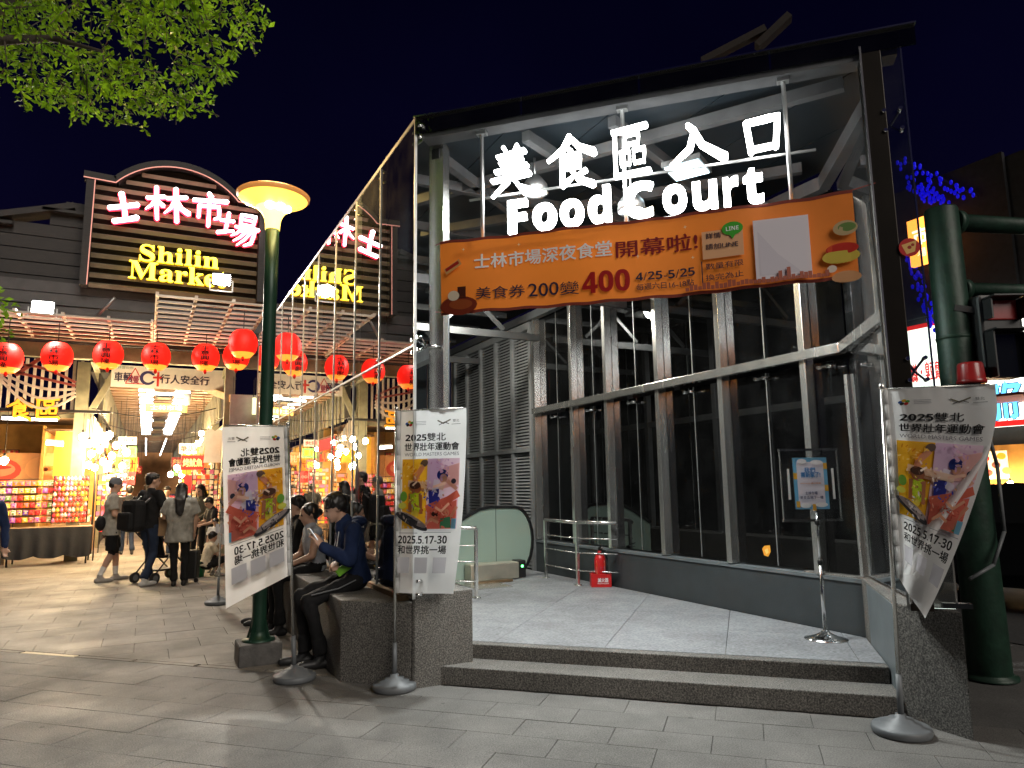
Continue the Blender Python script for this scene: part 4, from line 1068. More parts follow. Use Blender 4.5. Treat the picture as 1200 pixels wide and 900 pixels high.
# ------------------------------------------------------------------ traffic signal pole (right)
sp = Vector((5.80, 3.39, 0))
t = thing('signal_pole', 'thick dark green signal pole with two side arms at the right edge', 'signal pole', sp)
MB().lathe([(.19, 0), (.19, .02), (.145, .03), (.15, .04), (.132, 1.8), (.132, 2.0), (.126, 3.72), (.118, 3.735), (0, 3.74)], 32).build('pole', 'green_signal', t)
MB().lathe([(.131, 2.62), (.135, 2.625), (.135, 2.645), (.131, 2.65)], 32).build('band', 'green_signal', t)
AD = Vector((math.cos(R(-12)), math.sin(R(-12)), 0))
for z, r in ((3.63, .075), (3.05, .06)):
    MB().cyl(AD * .1 + Vector((0, 0, z)), AD * 3 + Vector((0, 0, z + .12)), r, r * .8, 20).build('arm', 'green_signal', t)
    MB().cyl(AD * .11 + Vector((0, 0, z)), AD * .17 + Vector((0, 0, z)), r + .03, n=20).build('arm_flange', 'green_signal', t)
MB().tube([(.10, -.10, 2.0), (.09, -.17, 1.6), (.03, -.2, 1.1), (-.12, -.18, .86), (-.3, -.1, .76)], .014, 8).build('cable', 'plastic_grey', t)
hb = pd(1165, 396, sp - NN * .1)
t = thing('traffic_signal', 'black traffic signal box seen from the side, hung on the green pole', 'traffic signal', hb)
RZ2 = -YAW
MB().box((0, 0, 0), (.335, .22, .66), RZ2).build('housing', 'black_plastic', t, .025)
M = Matrix.Rotation(RZ2, 3, 'Z')
for z, mt in ((.2, 'red_dark'), (-.16, 'car_glass')):
    m = MB(); w_, h_ = (.24, .16) if z > 0 else (.26, .36)
    m.box(M @ Vector((0, -.116, z)), (w_, .02, h_), mtx=M); m.build('lens', mt, t, .015)
    m = MB()
    m.box(M @ Vector((0, -.18, z + h_ / 2 + .012)), (w_ + .03, .14, .012), mtx=M); m.box(M @ Vector((-w_ / 2 - .012, -.16, z)), (.012, .10, h_), mtx=M); m.box(M @ Vector((w_ / 2 + .012, -.16, z)), (.012, .10, h_), mtx=M)
    m.build('visor', 'black_plastic', t)
MB().beam((-.1, 0, .2), M @ Vector((-.3, 0, .25)), .05, .05).build('bracket', 'black_plastic', t)
rl = pd(1139, 450, sp - NN * .22)
t = thing('warning_beacon', 'dark red beacon lamp above the right-hand flag', 'beacon', rl)
MB().lathe([(.0, 0), (.10, 0), (.105, .01), (.102, .03), (.097, .035), (.088, .15), (.08, .165), (0, .168)], 28).build('dome', 'red_dark', t)
MB().lathe([(0, -.05), (.055, -.05), (.06, 0), (0, 0)], 20).build('base', 'plastic_grey', t)
MB().beam((0, .0, -.03), (NN * .2)[:2] + (-.03,) if False else (NN.x * .16, NN.y * .16, -.03), .04, .03).build('bracket', 'black_plastic', t)

# ------------------------------------------------------------------ shops across the road (right edge)
shop = thing('street_shop', 'dark shop building across the road with a lit ground floor', 'building', (16.2, 9, 0))
def sh(m, name, mt, bevel=0):
    m.v = [(v[0] - 16.2, v[1] - 9, v[2]) for v in m.v]; return m.build(name, mt, shop, bevel)
sh(MB().box((18.2, 9.5, 4.2), (4, 13, 8.4)), 'wall', 'dark_room')
SX = 15.9
def sx(u, v, X=SX): return pxx(u, v, X)
a, b = sx(1150, 500), sx(1200, 610)
sh(MB().box((16.15, 8.2, 1.2), (.06, 3.4, 2.0)), 'shopfront', 'ochre_wall')
for k in range(6): sh(MB().box((15.0, 6.0 + k * .8, 3.05 + .03 * (k % 2)), (1.6, .74, .05)), 'awning_strip', 'red_wood')
board = thing('shop_sign', 'white lit shop sign with blue characters across the road', 'sign', (SX, 8, 4.2))
def bx(u, v): p = sx(u, v); return (-(p.y - 8), p.z - 4.2)
c0, c1 = bx(1055, 385), bx(1240, 495)
MB().box((.06, -(c0[0] + c1[0]) / 2, (c0[1] + c1[1]) / 2), (.1, c1[0] - c0[0], c0[1] - c1[1])).build('light_box', 'sign_lit', board)
P = Print(); sgf = lambda u, v, w_: Vector((-w_, -u, v))
def st_(t_, u0, v0, u1, v1, col, off=.02):
    a, b = bx(u0, v0), bx(u1, v1); P.text(t_, (a[0] + b[0]) / 2, (a[1] + b[1]) / 2, b[0] - a[0], a[1] - b[1], col, off)
a, b = bx(1050, 488), bx(1240, 480); P.rect(c0[0], c1[1], c1[0], c1[1] + .12, 'b01818'); P.rect(c0[0], c0[1] - .1, c1[0], c0[1], 'b01818')
st_('蚵仔', 1147, 452, 1200, 489, '10243c', .07); st_('蚵仔', 1147, 452, 1200, 489, '58b4e8', .035); st_('煎', 1205, 450, 1232, 486, '58b4e8', .05)
st_('麵線 ・ 臭豆腐 ・ 魷魚羹', 1064, 428, 1130, 440, 'c02020', .02); st_('小吃', 1188, 428, 1202, 438, 'c02020', .02)
P.build('lettering', 'lit_print', board, sgf, .006)
t = thing('menu_board', 'small lit menu board with food pictures under the shop sign', 'menu board', sx(1166, 545, 15.6))
p0, p1 = sx(1151, 530, 15.6), sx(1182, 562, 15.6); W2, H2 = abs(p1.y - p0.y), abs(p0.z - p1.z)
MB().box((0.03, 0, 0), (.05, W2, H2)).build('panel', 'warm_lit', t)
P = Print()
for x, y, c in ((-.15, .12, 'c83020'), (.12, .15, 'd08020'), (.18, -.1, '809040'), (-.12, -.13, 'b04030'), (.02, .0, '704030')): P.ell(x * 1.2, y * 1.2, .09, .07, c)
P.build('food_pictures', 'lit_print', t, sgf, .004)
for u in (1152, 1184):
    p = sx(u, 567, 15.5); t = thing('shop_bulb', ('left' if u == 1152 else 'right') + ' bare yellow bulb under the small menu board', 'bulb', p)
    MB().ball((0, 0, 0), (.055, .055, .06), 8, 12).build('globe', 'bulb', t); MB().cyl((0, 0, .05), (0, 0, .12), .022, n=10).build('socket', 'black_plastic', t)
t = thing('price_board', 'white price board with a red disc reading 40 at the shopfront', 'price board', sx(1176, 590, 15.7))
MB().box((.03, 0, 0), (.05, .75, .62)).build('panel', 'warm_lit', t)
P = Print(); P.ell(.15, 0, .25, .25, 'e05048'); P.text(bold('40'), .15, .02, .26, .2, 'f8d8d0'); P.rect(-.33, -.2, -.14, .2, 'e8d0b0'); P.build('lettering', 'lit_print', t, sgf, .004)
# orange lit sign and blue string lights higher up
p = pxx(1079, 282, 15.6)
t = thing('orange_box_sign', 'small orange lit box sign reading 市 beyond the pavilion', 'sign', p)
MB().box((.06, 0, 0), (.12, .58, 1.1)).build('light_box', 'orange_sign', t)
P = Print(); P.text('市', 0, .12, .34, .42, 'fff0d8', .04); P.text('場', 0, -.28, .2, .2, 'ffd8a0', .03); P.build('lettering', 'lit_print', t, sgf, .006)
rnd = random.Random(3)
t = thing('blue_light_string', 'deep blue string lights on the dark building behind the right post', 'string lights', pxx(1090, 220, 15.9))
o = t.location
pts = []
m = MB()
for u0, v0, u1, v1, n in ((1055, 190, 1140, 232, 40), (1062, 212, 1110, 236, 30), (1064, 300, 1100, 395, 70), (1078, 225, 1110, 245, 20)):
    for k in range(n):
        q = k / n
        p = pxx(u0 + (u1 - u0) * q + rnd.uniform(-6, 6), v0 + (v1 - v0) * q + rnd.uniform(-7, 7), 15.9) - o
        m.ball(p, (.03, .04, .06), 5, 8)
stuff(m.build('light_bead', 'blue_neon', t))
MB().tube([pxx(1055, 186, 15.95) - o, pxx(1145, 230, 15.95) - o], .02, 6).build('wire', 'black_plastic', t)
sh(MB().box((16.15, 12.5, 6.9), (.1, 9, 3.2)), 'upper_wall', 'dark_room')
# parked car and hedge at the kerb
cp = pz(1205, 700, 0); 
car = thing('parked_car', 'dark parked car beside the green pole at the right edge', 'car', (9.6, 4.6, 0), R(8))
prof = [(-2.1, .35), (-2.15, .62), (-2.05, .86), (-1.2, .96), (-.62, 1.36), (.75, 1.40), (1.45, .98), (2.05, .90), (2.12, .55), (2.05, .32)]
m = MB(); n = len(prof)
for sgn_ in (1,):
    vs = [(-.86 + .0, p[0], p[1]) for p in prof] + [(-.80 if p[1] < 1.0 else -.62, p[0], p[1] + (.0)) for p in prof]
prof_in = [(p[0], p[1]) for p in prof]
def lerpx(z): return .88 if z < .95 else .88 - (z - .95) * .55
vs = [(-lerpx(p[1]), p[0], p[1]) for p in prof] + [(lerpx(p[1]), p[0], p[1]) for p in prof]
m.add(vs, [tuple(range(n)), tuple(range(2 * n - 1, n - 1, -1))] + [(i, (i + 1) % n, n + (i + 1) % n, n + i) for i in range(n)])
m.build('body', 'car_paint', car, .05)
for sgn_ in (-1, 1):
    q = [(sgn_ * (lerpx(1.0) + .012), -1.02, 1.0), (sgn_ * (lerpx(1.33) + .012), -.56, 1.33), (sgn_ * (lerpx(1.35) + .012), .68, 1.35), (sgn_ * (lerpx(1.0) + .012), 1.28, 1.0)]
    MB().add(q, [(0, 1, 2, 3) if sgn_ > 0 else (3, 2, 1, 0)]).build('side_window', 'car_glass', car)
    MB().ball((sgn_ * .98, .95, 1.02), (.09, .06, .06), 6, 8).build('mirror', 'car_paint', car)
    for y in (-1.35, 1.35):
        w_ = MB().cyl((sgn_ * .72, y, .31), (sgn_ * .9, y, .31), .31, n=24).build('wheel', 'rubber', car)
        MB().cyl((sgn_ * .9, y, .31), (sgn_ * .915, y, .31), .2, n=20).build('rim', 'steel', w_)
hd = thing('hedge', 'low dark hedge strip between the shop and the parked car', 'hedge', (12.5, 6.4, 0))
m = MB(); rnd = random.Random(5)
for k in range(2600):
    c = Vector((rnd.uniform(-.35, .35), rnd.uniform(-2.6, 2.6), rnd.uniform(.1, .9) ** .7))
    a = Vector((rnd.gauss(0, 1), rnd.gauss(0, 1), rnd.gauss(0, 1))).normalized(); b = a.orthogonal().normalized()
    m.add([c - a * .05, c + b * .022, c + a * .05, c - b * .022], [(0, 1, 2, 3)])
m.build('foliage', 'hedge', hd)
MB().box((0, 0, .12), (.9, 5.4, .24)).build('trough', 'concrete_dark', hd)

# ================================================================== MARKET HALL (left)
MY = 16.2
hall = thing('market_hall', 'timber-clad market hall with stepped gable and plank-roofed alley', 'building', (-1.5, MY, 0))
HO = Vector((-1.5, MY, 0))
def hb_(m, name, mt, bevel=0):
    m.v = [(v[0] - HO.x, v[1] - HO.y, v[2]) for v in m.v]; return m.build(name, mt, hall, bevel)
# stepped gable boards
zt = 4.98; k = 0
roofline = lambda z: -1.5 - max(0, (7.3 - z)) * 3.2
while zt < 7.15:
    xl = max(-9.5, roofline(zt + .24) + random.uniform(-.12, .12)); xl = min(xl, -1.75)
    m = MB().beam((xl, MY + .25, zt + .14), (-1.42, MY + .25, zt + .14), .06, .25)
    hb_(m, 'gable_board', 'wood_dark'); zt += .27; k += 1
hb_(MB().box((-5.4, MY + .42, 5.6), (8, .1, 1.4)), 'gable_wall', 'sign_back')
for i in range(6):
    z = 5.0 + i * .38; hb_(MB().box((roofline(z + .35) - .1, MY + .3, z + .25), (.75, .5, .06)), 'roof_shingle', 'wood_dark')
hb_(MB().beam((-8.5, MY + .3, 5.15), (-1.6, MY + .3, 7.30), .5, .12), 'verge_board', 'wood_dark')
for i in range(3):
    hb_(MB().box((-2.0, MY + .05, 5.06 + i * .24), (16, .08, .225)), 'fascia_board', 'fascia') if i else hb_(MB().box((-2.0, MY + .06, 5.05), (16, .08, .22)), 'fascia_board', 'fascia')
hb_(MB().cyl((-10, MY - .12, 4.93), (.0, MY - .12, 4.93), .06, n=14), 'gutter', 'steel_frame')
# lattice canopies
def lattice(x0, x1, y0, y1, z, ns, nr, tilt=0):
    for i in range(ns):
        y = y0 + (y1 - y0) * i / (ns - 1); hb_(MB().box(((x0 + x1) / 2, y, z + tilt * (y - y0)), (x1 - x0, .05, .035)), 'lattice_slat', 'lattice')
    for i in range(nr):
        x = x0 + (x1 - x0) * i / (nr - 1); hb_(MB().beam((x, y0, z + .04), (x, y1, z + .04 + tilt * (y1 - y0)), .05, .05), 'lattice_rib', 'lattice')
lattice(0.0, 1.80, 12.9, 17.2, 4.74, 12, 4)
lattice(-5.2, -.06, 15.0, 17.4, 4.72, 7, 8)
hb_(MB().box((-2.0, 17.6, 4.5), (9, .2, .3)), 'cross_beam', 'lattice_olive')
hb_(MB().box((-2.0, 17.6, 5.1), (12, .2, .8)), 'cross_wall', 'fascia')
# posts
for x, y, w_ in ((-1.42, 19.0, .26), (1.62, 17.6, .22), (-1.2, 23, .2), (1.68, 22, .2), (-1.2, 30, .2), (1.68, 29, .2), (-6, 19, .25)):
    hb_(MB().box((x, y, 2.25), (w_, w_, 4.5)), 'post', 'lattice_olive', .008)
hb_(MB().beam((-1.3, 18.95, 3.2), (-.75, 18.95, 4.4), .1, .14), 'brace', 'lattice_olive')
hb_(MB().beam((1.75, 16.9, 3.5), (1.2, 20.5, 4.25), .12, .16), 'brace', mat('brace_wood', (.42, .28, .14), .6, var=.2))
hb_(MB().beam((-1.15, 17.6, 4.4), (-1.15, 40, 3.9), .12, .2), 'eave_beam', 'lattice_olive')
hb_(MB().beam((1.62, 17.6, 4.4), (1.62, 40, 3.9), .12, .2), 'eave_beam', 'lattice_olive')
# plank roof of the alley and its side slats
for k in range(56):
    y = 19.4 + k * .62; hb_(MB().box((.3, y, 4.14), (2.5, .34, .05)), 'roof_plank', 'plank_brown')
hb_(MB().box((.3, 37, 4.32), (3.2, 36, .05)), 'roof_deck', 'sign_back')
for k in range(70):
    y = 19.3 + k * .45 + (k ** 1.3) * .02
    for x in (-.98, 1.56): hb_(MB().box((x, y, 3.74), (.05, .16, .86)), 'side_slat', 'lattice_olive')
for x in (-1.1, 1.7): hb_(MB().box((x, 37, 3.85), (.04, 36, .9)), 'side_board', 'sign_back')
hb_(MB().box((0.3, 56, 2.2), (3.4, .1, 4.4)), 'end_wall', 'orange_wall')
# hall interior left: slatted screen, ceiling, back wall
for k in range(34):
    hb_(MB().box((-6.6 + k * .155, 19.3, 3.95), (.06, .05, 1.25)), 'screen_slat', 'lattice')
hb_(MB().box((-4.2, 21, 3.35), (5.6, 3.6, .06)), 'stall_ceiling', 'plank_brown')
hb_(MB().box((-4.2, 19.28, 3.30), (5.6, .06, .16)), 'screen_rail', 'lattice_olive')
hb_(MB().box((-4.2, 22.6, 1.7), (6.0, .1, 3.4)), 'back_wall', 'ochre_wall')
hb_(MB().box((-9.4, 19, 2.6), (.1, 8, 5.2)), 'side_wall', 'orange_wall')
hb_(MB().box((-9.0, 17.5, 2.4), (3.4, .1, 4.6)), 'side_wall', 'orange_wall')
# fan-shaped red brackets under the eave
for k in range(5):
    pts = []
    for i in range(11):
        q = i / 10; u = 0 + 88 * q; v = 428 + 4 * k + 20 * q + 16 * math.sin(q * math.pi) * (k - 1) * .5
        pts.append(pyy(u, v, 17.9))
    m = MB()
    for a, b in zip(pts[:-1], pts[1:]): m.beam(a, b + (b - a) * .05, .06, .05)
    hb_(m, 'curved_bracket', 'red_wood' if k < 2 else 'lattice')
hb_(MB().beam(pyy(15, 404, 17.9), pyy(52, 420, 17.9), .06, .07), 'curved_bracket', 'red_wood')
hb_(MB().beam(pyy(18, 440, 17.9), pyy(56, 414, 17.9), .06, .07), 'curved_bracket', 'red_wood')

# ------------------------------------------------------------------ market sign
SY = 15.95
sg = thing('market_sign', 'arched slatted signboard with neon characters 士林市場 Shilin Market', 'sign', pyy(205, 338, SY))
so_ = sg.location.copy()
def sb(m, name, mt, bevel=0):
    m.v = [(v[0] - so_.x, v[1] - so_.y, v[2] - so_.z) for v in m.v]; return m.build(name, mt, sg, bevel)
A, Bp, Cc = pyy(136, 221, SY), pyy(207, 196, SY), pyy(279, 229, SY)
xL, xR = pyy(103, 280, SY).x, pyy(103, 280, SY).x
xL = pyy(102, 280, SY).x; xR = 2.0
cxA = (A.x + Cc.x) / 2; half = (Cc.x - A.x) / 2; zA = (A.z + Cc.z) / 2; rise = Bp.z - zA
rad = (half ** 2 + rise ** 2) / (2 * rise); zc = zA + rise - rad
ang = math.asin(half / rad)
arc = [(cxA + rad * math.sin(-ang + 2 * ang * i / 24), zc + rad * math.cos(-ang + 2 * ang * i / 24)) for i in range(25)]
zBot = pyy(105, 336, SY).z
outline = [(xL - .12, zA + .02)] + arc + [(xR + .1, zA + .02)]
m = MB()
for (x0, z0), (x1, z1) in zip(outline[:-1], outline[1:]): m.beam((x0, SY, z0), (x1, SY, z1), .34, .13)
sb(m, 'arch_frame', 'wood_dark')
m = MB()
for (x0, z0), (x1, z1) in zip(outline[:-1], outline[1:]): m.beam((x0, SY - .175, z0 - .075), (x1, SY - .175, z1 - .075), .02, .018)
m.beam((xL + .08, SY - .16, zA - .08), (xL + .06, SY - .16, zBot), .018, .018)
sb(m, 'neon_outline', 'neon_pink')
for x in (xL, xR): sb(MB().box((x, SY, (zA + zBot) / 2), (.14, .3, zA - zBot)), 'side_post', 'wood_dark')
z = zBot + .05
while z < zA + rise - .1:
    if z < zA - .05: x0, x1 = xL + .08, xR - .08
    else:
        dx = math.sqrt(max(0, rad ** 2 - (z + .08 - zc) ** 2)); x0, x1 = cxA - dx + .05, cxA + dx - .05
    if x1 - x0 > .3:
        sb(MB().box(((x0 + x1) / 2, SY + .02, z), (x1 - x0, .1, .085), mtx=Matrix.Rotation(R(25), 3, 'X')), 'slat', 'sign_slat')
    z += .205
m = MB()
pl = [(xL, zBot), (xR, zBot), (xR, zA)] + arc[::-1] + [(xL, zA)]
n = len(pl); m.add([(p[0], SY + .13, p[1]) for p in pl] + [(p[0], SY + .17, p[1]) for p in pl], [tuple(range(n)), tuple(range(2 * n - 1, n - 1, -1))] + [(i, n + i, n + (i + 1) % n, (i + 1) % n) for i in range(n)])
sb(m, 'backboard', 'sign_back')
XF = (1, 0, 0)
NY = SY - .22
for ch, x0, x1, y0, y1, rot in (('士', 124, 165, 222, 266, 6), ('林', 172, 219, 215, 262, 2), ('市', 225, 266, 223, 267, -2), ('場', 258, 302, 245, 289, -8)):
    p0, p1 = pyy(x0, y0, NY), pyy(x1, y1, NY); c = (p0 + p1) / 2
    for nm, mt, gr, dp, off in (('halo_backing', 'halo_red', 2.2, .04, .06), ('neon_character', 'neon_white', -.8, .05, 0)):  # wider red emissive copy behind each character stands in for its glow
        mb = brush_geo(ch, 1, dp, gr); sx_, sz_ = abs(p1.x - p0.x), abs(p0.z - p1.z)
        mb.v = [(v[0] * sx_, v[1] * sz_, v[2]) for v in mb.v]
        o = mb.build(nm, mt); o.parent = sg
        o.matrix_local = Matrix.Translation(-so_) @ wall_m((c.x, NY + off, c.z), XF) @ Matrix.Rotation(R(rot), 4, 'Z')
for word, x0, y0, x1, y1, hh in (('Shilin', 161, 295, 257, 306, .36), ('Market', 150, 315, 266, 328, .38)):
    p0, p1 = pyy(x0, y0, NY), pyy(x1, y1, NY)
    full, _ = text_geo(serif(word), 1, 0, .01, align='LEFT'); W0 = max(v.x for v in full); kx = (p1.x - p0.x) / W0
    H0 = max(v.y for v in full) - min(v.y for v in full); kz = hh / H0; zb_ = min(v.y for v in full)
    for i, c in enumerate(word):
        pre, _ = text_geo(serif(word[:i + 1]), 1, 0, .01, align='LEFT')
        for nm, mt, ofs, ex, dy in (('glow_backing', 'halo_gold', .012, .02, .05), ('letter', 'neon_yellow', -.006, .03, 0)):  # dim gold emissive copy added behind each letter to imitate its glow
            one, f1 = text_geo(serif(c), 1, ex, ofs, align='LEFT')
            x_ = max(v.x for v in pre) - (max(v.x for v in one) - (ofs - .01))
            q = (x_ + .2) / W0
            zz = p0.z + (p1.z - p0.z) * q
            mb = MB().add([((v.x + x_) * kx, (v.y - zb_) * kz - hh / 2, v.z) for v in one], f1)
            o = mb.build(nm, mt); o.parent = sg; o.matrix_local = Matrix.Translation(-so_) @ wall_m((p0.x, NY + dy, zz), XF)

# ------------------------------------------------------------------ floodlights
for u, v, Y, lab, aim, pw in ((50, 360, 15.6, 'glaring white floodlight above the gutter left of the sign', (-1.5, 6, 0), 220), (260, 327, 12.7, 'glaring white floodlight overlapping the yellow Market lettering', (-.3, 4, 0), 170)):
    p = pyy(u, v, Y); t = thing('floodlight', lab, 'floodlight', p, group='floodlights on the market front')
    w_ = .38 if u < 100 else .30
    MB().box((0, .05, 0), (w_, .08, w_ * .75), mtx=Matrix.Rotation(R(-12), 3, 'X')).build('housing', 'black_plastic', t)
    MB().box((0, 0, -.01), (w_ * .9, .012, w_ * .64), mtx=Matrix.Rotation(R(-12), 3, 'X')).build('lens', 'flood', t)
    m = MB(); h_ = w_ * .6; m.beam((-h_, .05, 0), (-h_, .05, -.2), .02, .03); m.beam((h_, .05, 0), (h_, .05, -.2), .02, .03); m.beam((-h_, .05, -.2), (h_, .05, -.2), .02, .02); m.build('bracket', 'steel_frame', t)
    area_light('lamp', p + Vector((0, -.03, -.02)), aim, pw, w_ * .8, (1, .93, .80), t)
MB_ = MB().tube([Vector((-1.05, MY - .1, 5.0)), Vector((-.75, MY - .35, 5.35))], .03, 8)
hb_(MB_, 'cctv_arm', 'steel_frame')

# ------------------------------------------------------------------ lanterns
def lantern_mesh(r):
    prof = [(0, -.98), (.5, -.98), (.55, -.96), (.62, -.88), (.80, -.68), (.94, -.38), (1, 0), (.94, .4), (.80, .70), (.62, .9), (.55, .97), (.5, .99), (0, .99)]
    return [(a * r, b * r * 1.03) for a, b in prof]
def lantern(label, p, r, txt):
    t = thing('paper_lantern', label, 'lantern', p, group='red paper lanterns on the market front')
    pr = lantern_mesh(r)
    MB().lathe(pr[4:11], 48, rib=.025, nr=24).build('shade', 'lantern', t)
    MB().lathe(pr[1:5], 24).build('gold_rim', 'lantern_gold', t)
    MB().lathe(pr[10:12], 24).build('top_ring', 'red_wood', t)
    MB().ball((0, 0, -r * 1.14), (r * .12, r * .12, r * .2), 6, 8).build('tassel', 'red_plastic', t)
    MB().cyl((0, 0, r), (0, 0, r + .5), .008, n=6).build('cord', 'black_plastic', t)
    P = Print()
    for i, c in enumerate(txt): P.text(c, 0, r * (.60 - .40 * i), r * .66, r * .37, '050202', .035)
    def fn(u, v, w_):
        a = u / r - .12; zz = max(-.95, min(.95, v / (r * 1.03))); rr = r * math.sqrt(max(.05, 1 - zz * zz * .62)) * 1.03 + w_
        return Vector((math.sin(a) * rr * 1.0, -math.cos(a) * rr, v))
    P.build('characters', 'board_ink', t, fn, .004)
    return t
LY = 15.7
for i, (u, v, txt) in enumerate(((8, 420, '生意興隆'), (67, 418, '士林市場'), (127, 416, '生意興隆'), (183, 418, '士林市場'), (241, 419, '生意興隆'), (277, 418, '士林市場'))):
    lab = ['red paper lantern cut by the left edge of the picture', 'red lantern with four characters, second from the left edge', 'red lantern with four characters, third from the left edge', 'red lantern with four characters hanging over the white banner start', 'red lantern above the right end of the white banner', 'red lantern half hidden behind the higher lantern by the lamp post'][i]
    lantern(lab, pyy(u, v, LY), .262, txt)
lantern('higher red lantern nearest the lamp post, in front of the row', pyy(285, 403, 13.65), .25, '    ')
t = tag(MB().tube([(-4.5, LY, 4.72), (1.8, LY, 4.74)], .008, 6).build('lantern_wire', 'black_plastic'), 'thin black wire the lantern row hangs from', 'wire')

# ------------------------------------------------------------------ white traffic banner
WY = 18.9
c0, c1 = pyy(131, 430, WY), pyy(262, 456, WY)
t = thing('traffic_banner', 'white banner with dark characters 行人安全行 across the alley mouth', 'banner', Vector(((c0.x + c1.x) / 2, WY, (c0.z + c1.z) / 2)))
w_, h_ = c1.x - c0.x, .52
MB().box((0, 0, 0), (w_, .012, h_)).build('cloth', 'white_paint', t)
P = Print()
P.text('車輛', -w_ * .40, -.02, .36, .22, '2a2a48', .03); P.line([(-w_ * .30 - .19, -.17), (-w_ * .30, .2), (-w_ * .30 + .19, -.17), (-w_ * .30 - .19, -.17)], .02, 'b83030'); P.text('慢', -w_ * .30, -.07, .18, .18, '8a3050', .02)
P.ell(-w_ * .19, -.02, .17, .17, '2a2a60'); P.ell(-w_ * .185, -.02, .11, .11, 'd8d8d4'); P.rect(-w_ * .15, -.08, -w_ * .12, .05, 'd8d8d4')
P.line([(-w_ * .1, .12), (-w_ * .1, -.2)], .05, 'c03028'); P.line([(-w_ * .14, .0), (-w_ * .06, .0)], .05, 'c03028')
P.text('行人安全行', w_ * .14, -.02, w_ * .44, .22, '2a2a48', .03); P.text('士林區公所', -w_ * .4, .2, .42, .06, '6a8a80')
P.build('lettering', 'board_ink', t, lambda u, v, g_: Vector((u, -.006 - g_, v)), .003)
for s in (-1, 1): MB().tube([(s * w_ / 2, 0, h_ / 2), (s * (w_ / 2 + .25), 0, h_ / 2 + .1)], .006, 6).build('tie_cord', 'black_plastic', t)

# ------------------------------------------------------------------ alley ceiling lights
def tube_light(x0, y0, x1, y1, z, r=.018):
    a, b = Vector((x0, y0, z)), Vector((x1, y1, z)); c = (a + b) / 2
    t = thing('tube_light', 'white tube light in the ladder of lights along the alley ceiling', 'tube light', c, group='tube lights on the alley ceiling')
    MB().cyl(a - c, b - c, r, n=8).build('tube', 'tube', t)
    MB().beam(a - c + Vector((0, 0, .045)), b - c + Vector((0, 0, .045)), .07, .03).build('batten', 'white_paint', t)
for k in range(17):
    y = 19.9 + k * .95
    for s in (-1, 1):
        tube_light(.3 + s * .42 - .17, y, .3 + s * .42 + .17, y, 4.02)
for k in range(4): tube_light(-.1, 20.1 + k * 3.9, .72, 20.1 + k * 3.9, 3.97)
for k in range(8):
    y = 36.5 + k * 2.1
    for s in (-1, 1): tube_light(.3 + s * .42, y, .3 + s * .42, y + 1.9, 3.9)
for k in range(5):
    y = 20.8 + k * 3.6
    t = thing('ceiling_speaker_box', 'dark square grille between the alley tube lights', 'grille', (.3, y, 4.0), group='square grilles on the alley ceiling')
    MB().box((0, 0, 0), (.38, .5, .1)).build('box', 'black_plastic', t); MB().box((0, 0, -.055), (.3, .42, .01)).build('grille', 'lattice_olive', t)
c0 = pyy(195, 478, 22.0)
t = thing('alley_sign', 'small yellow lit sign hanging under the alley ceiling lights', 'sign', c0)
MB().box((0, 0, 0), (1.05, .12, .22)).build('light_box', glow('yellow_box', (.85, .55, .12), .8), t)
P = Print(); P.text('士林市場', 0, 0, .8, .14, 'f0e6c0', .02); P.build('lettering', 'lit_print', t, lambda u, v, g_: Vector((u, -.06 - g_, v)), .004)
for s in (-.4, .4): MB().cyl((s, 0, .1), (s, 0, 4.1 - c0.z), .01, n=6).build('hanger', 'steel_frame', t)
t = thing('security_camera', 'pale camera on a drop pole right of the yellow alley sign', 'camera', pyy(220, 466, 20.5))
MB().cyl((0, 0, .1), (0, 0, .6), .035, n=10).build('drop_pole', 'white_paint', t); MB().cyl((0, 0, -.2), (0, 0, .1), .06, .09, 12).build('dome_body', 'white_paint', t)

# 食區 sign with tube below (left)
FY = 17.9
t = thing('food_area_sign', 'dark-edged orange characters 食區 on the slatted screen', 'sign', pyy(40, 480, FY))
for c, u in (('食', 23), ('區', 55)):
    p = pyy(u, 479, FY)
    for nm, mt, gr, off in (('character_edge', 'sign_back', 7, .05), ('character', glow('amber_char', (.9, .36, .02), .7) if c == '食' else 'amber_char', 1.5, 0)):
        mb = brush_geo(c, .44, .05, gr); o = mb.build(nm, mt); o.parent = t; o.matrix_local = Matrix.Translation(-t.location) @ wall_m((p.x, FY + off, p.z), XF)
MB().box((-.1, .12, .0), (3.0, .05, .06)).build('rail', 'black_plastic', t)
a, b = pyy(2, 490, FY), pyy(67, 492, FY)
t = thing('shop_tube_light', 'long white tube light under the orange food-area characters', 'tube light', (a + b) / 2)
MB().cyl(a - t.location, b - t.location, .03, n=10).build('tube', 'tube', t); MB().beam(a - t.location + Vector((0, .05, .05)), b - t.location + Vector((0, .05, .05)), .08, .05).build('batten', 'black_plastic', t)
a, b = pyy(54, 519, 17.9), pyy(74, 521, 17.9)
t = thing('stall_tube_light', 'short white tube light inside the left stall', 'tube light', (a + b) / 2)
MB().cyl(a - t.location, b - t.location, .04, n=10).build('tube', 'tube', t); MB().beam(a - t.location + Vector((0, 0, .06)), b - t.location + Vector((0, 0, .06)), .08, .04).build('batten', 'white_paint', t)

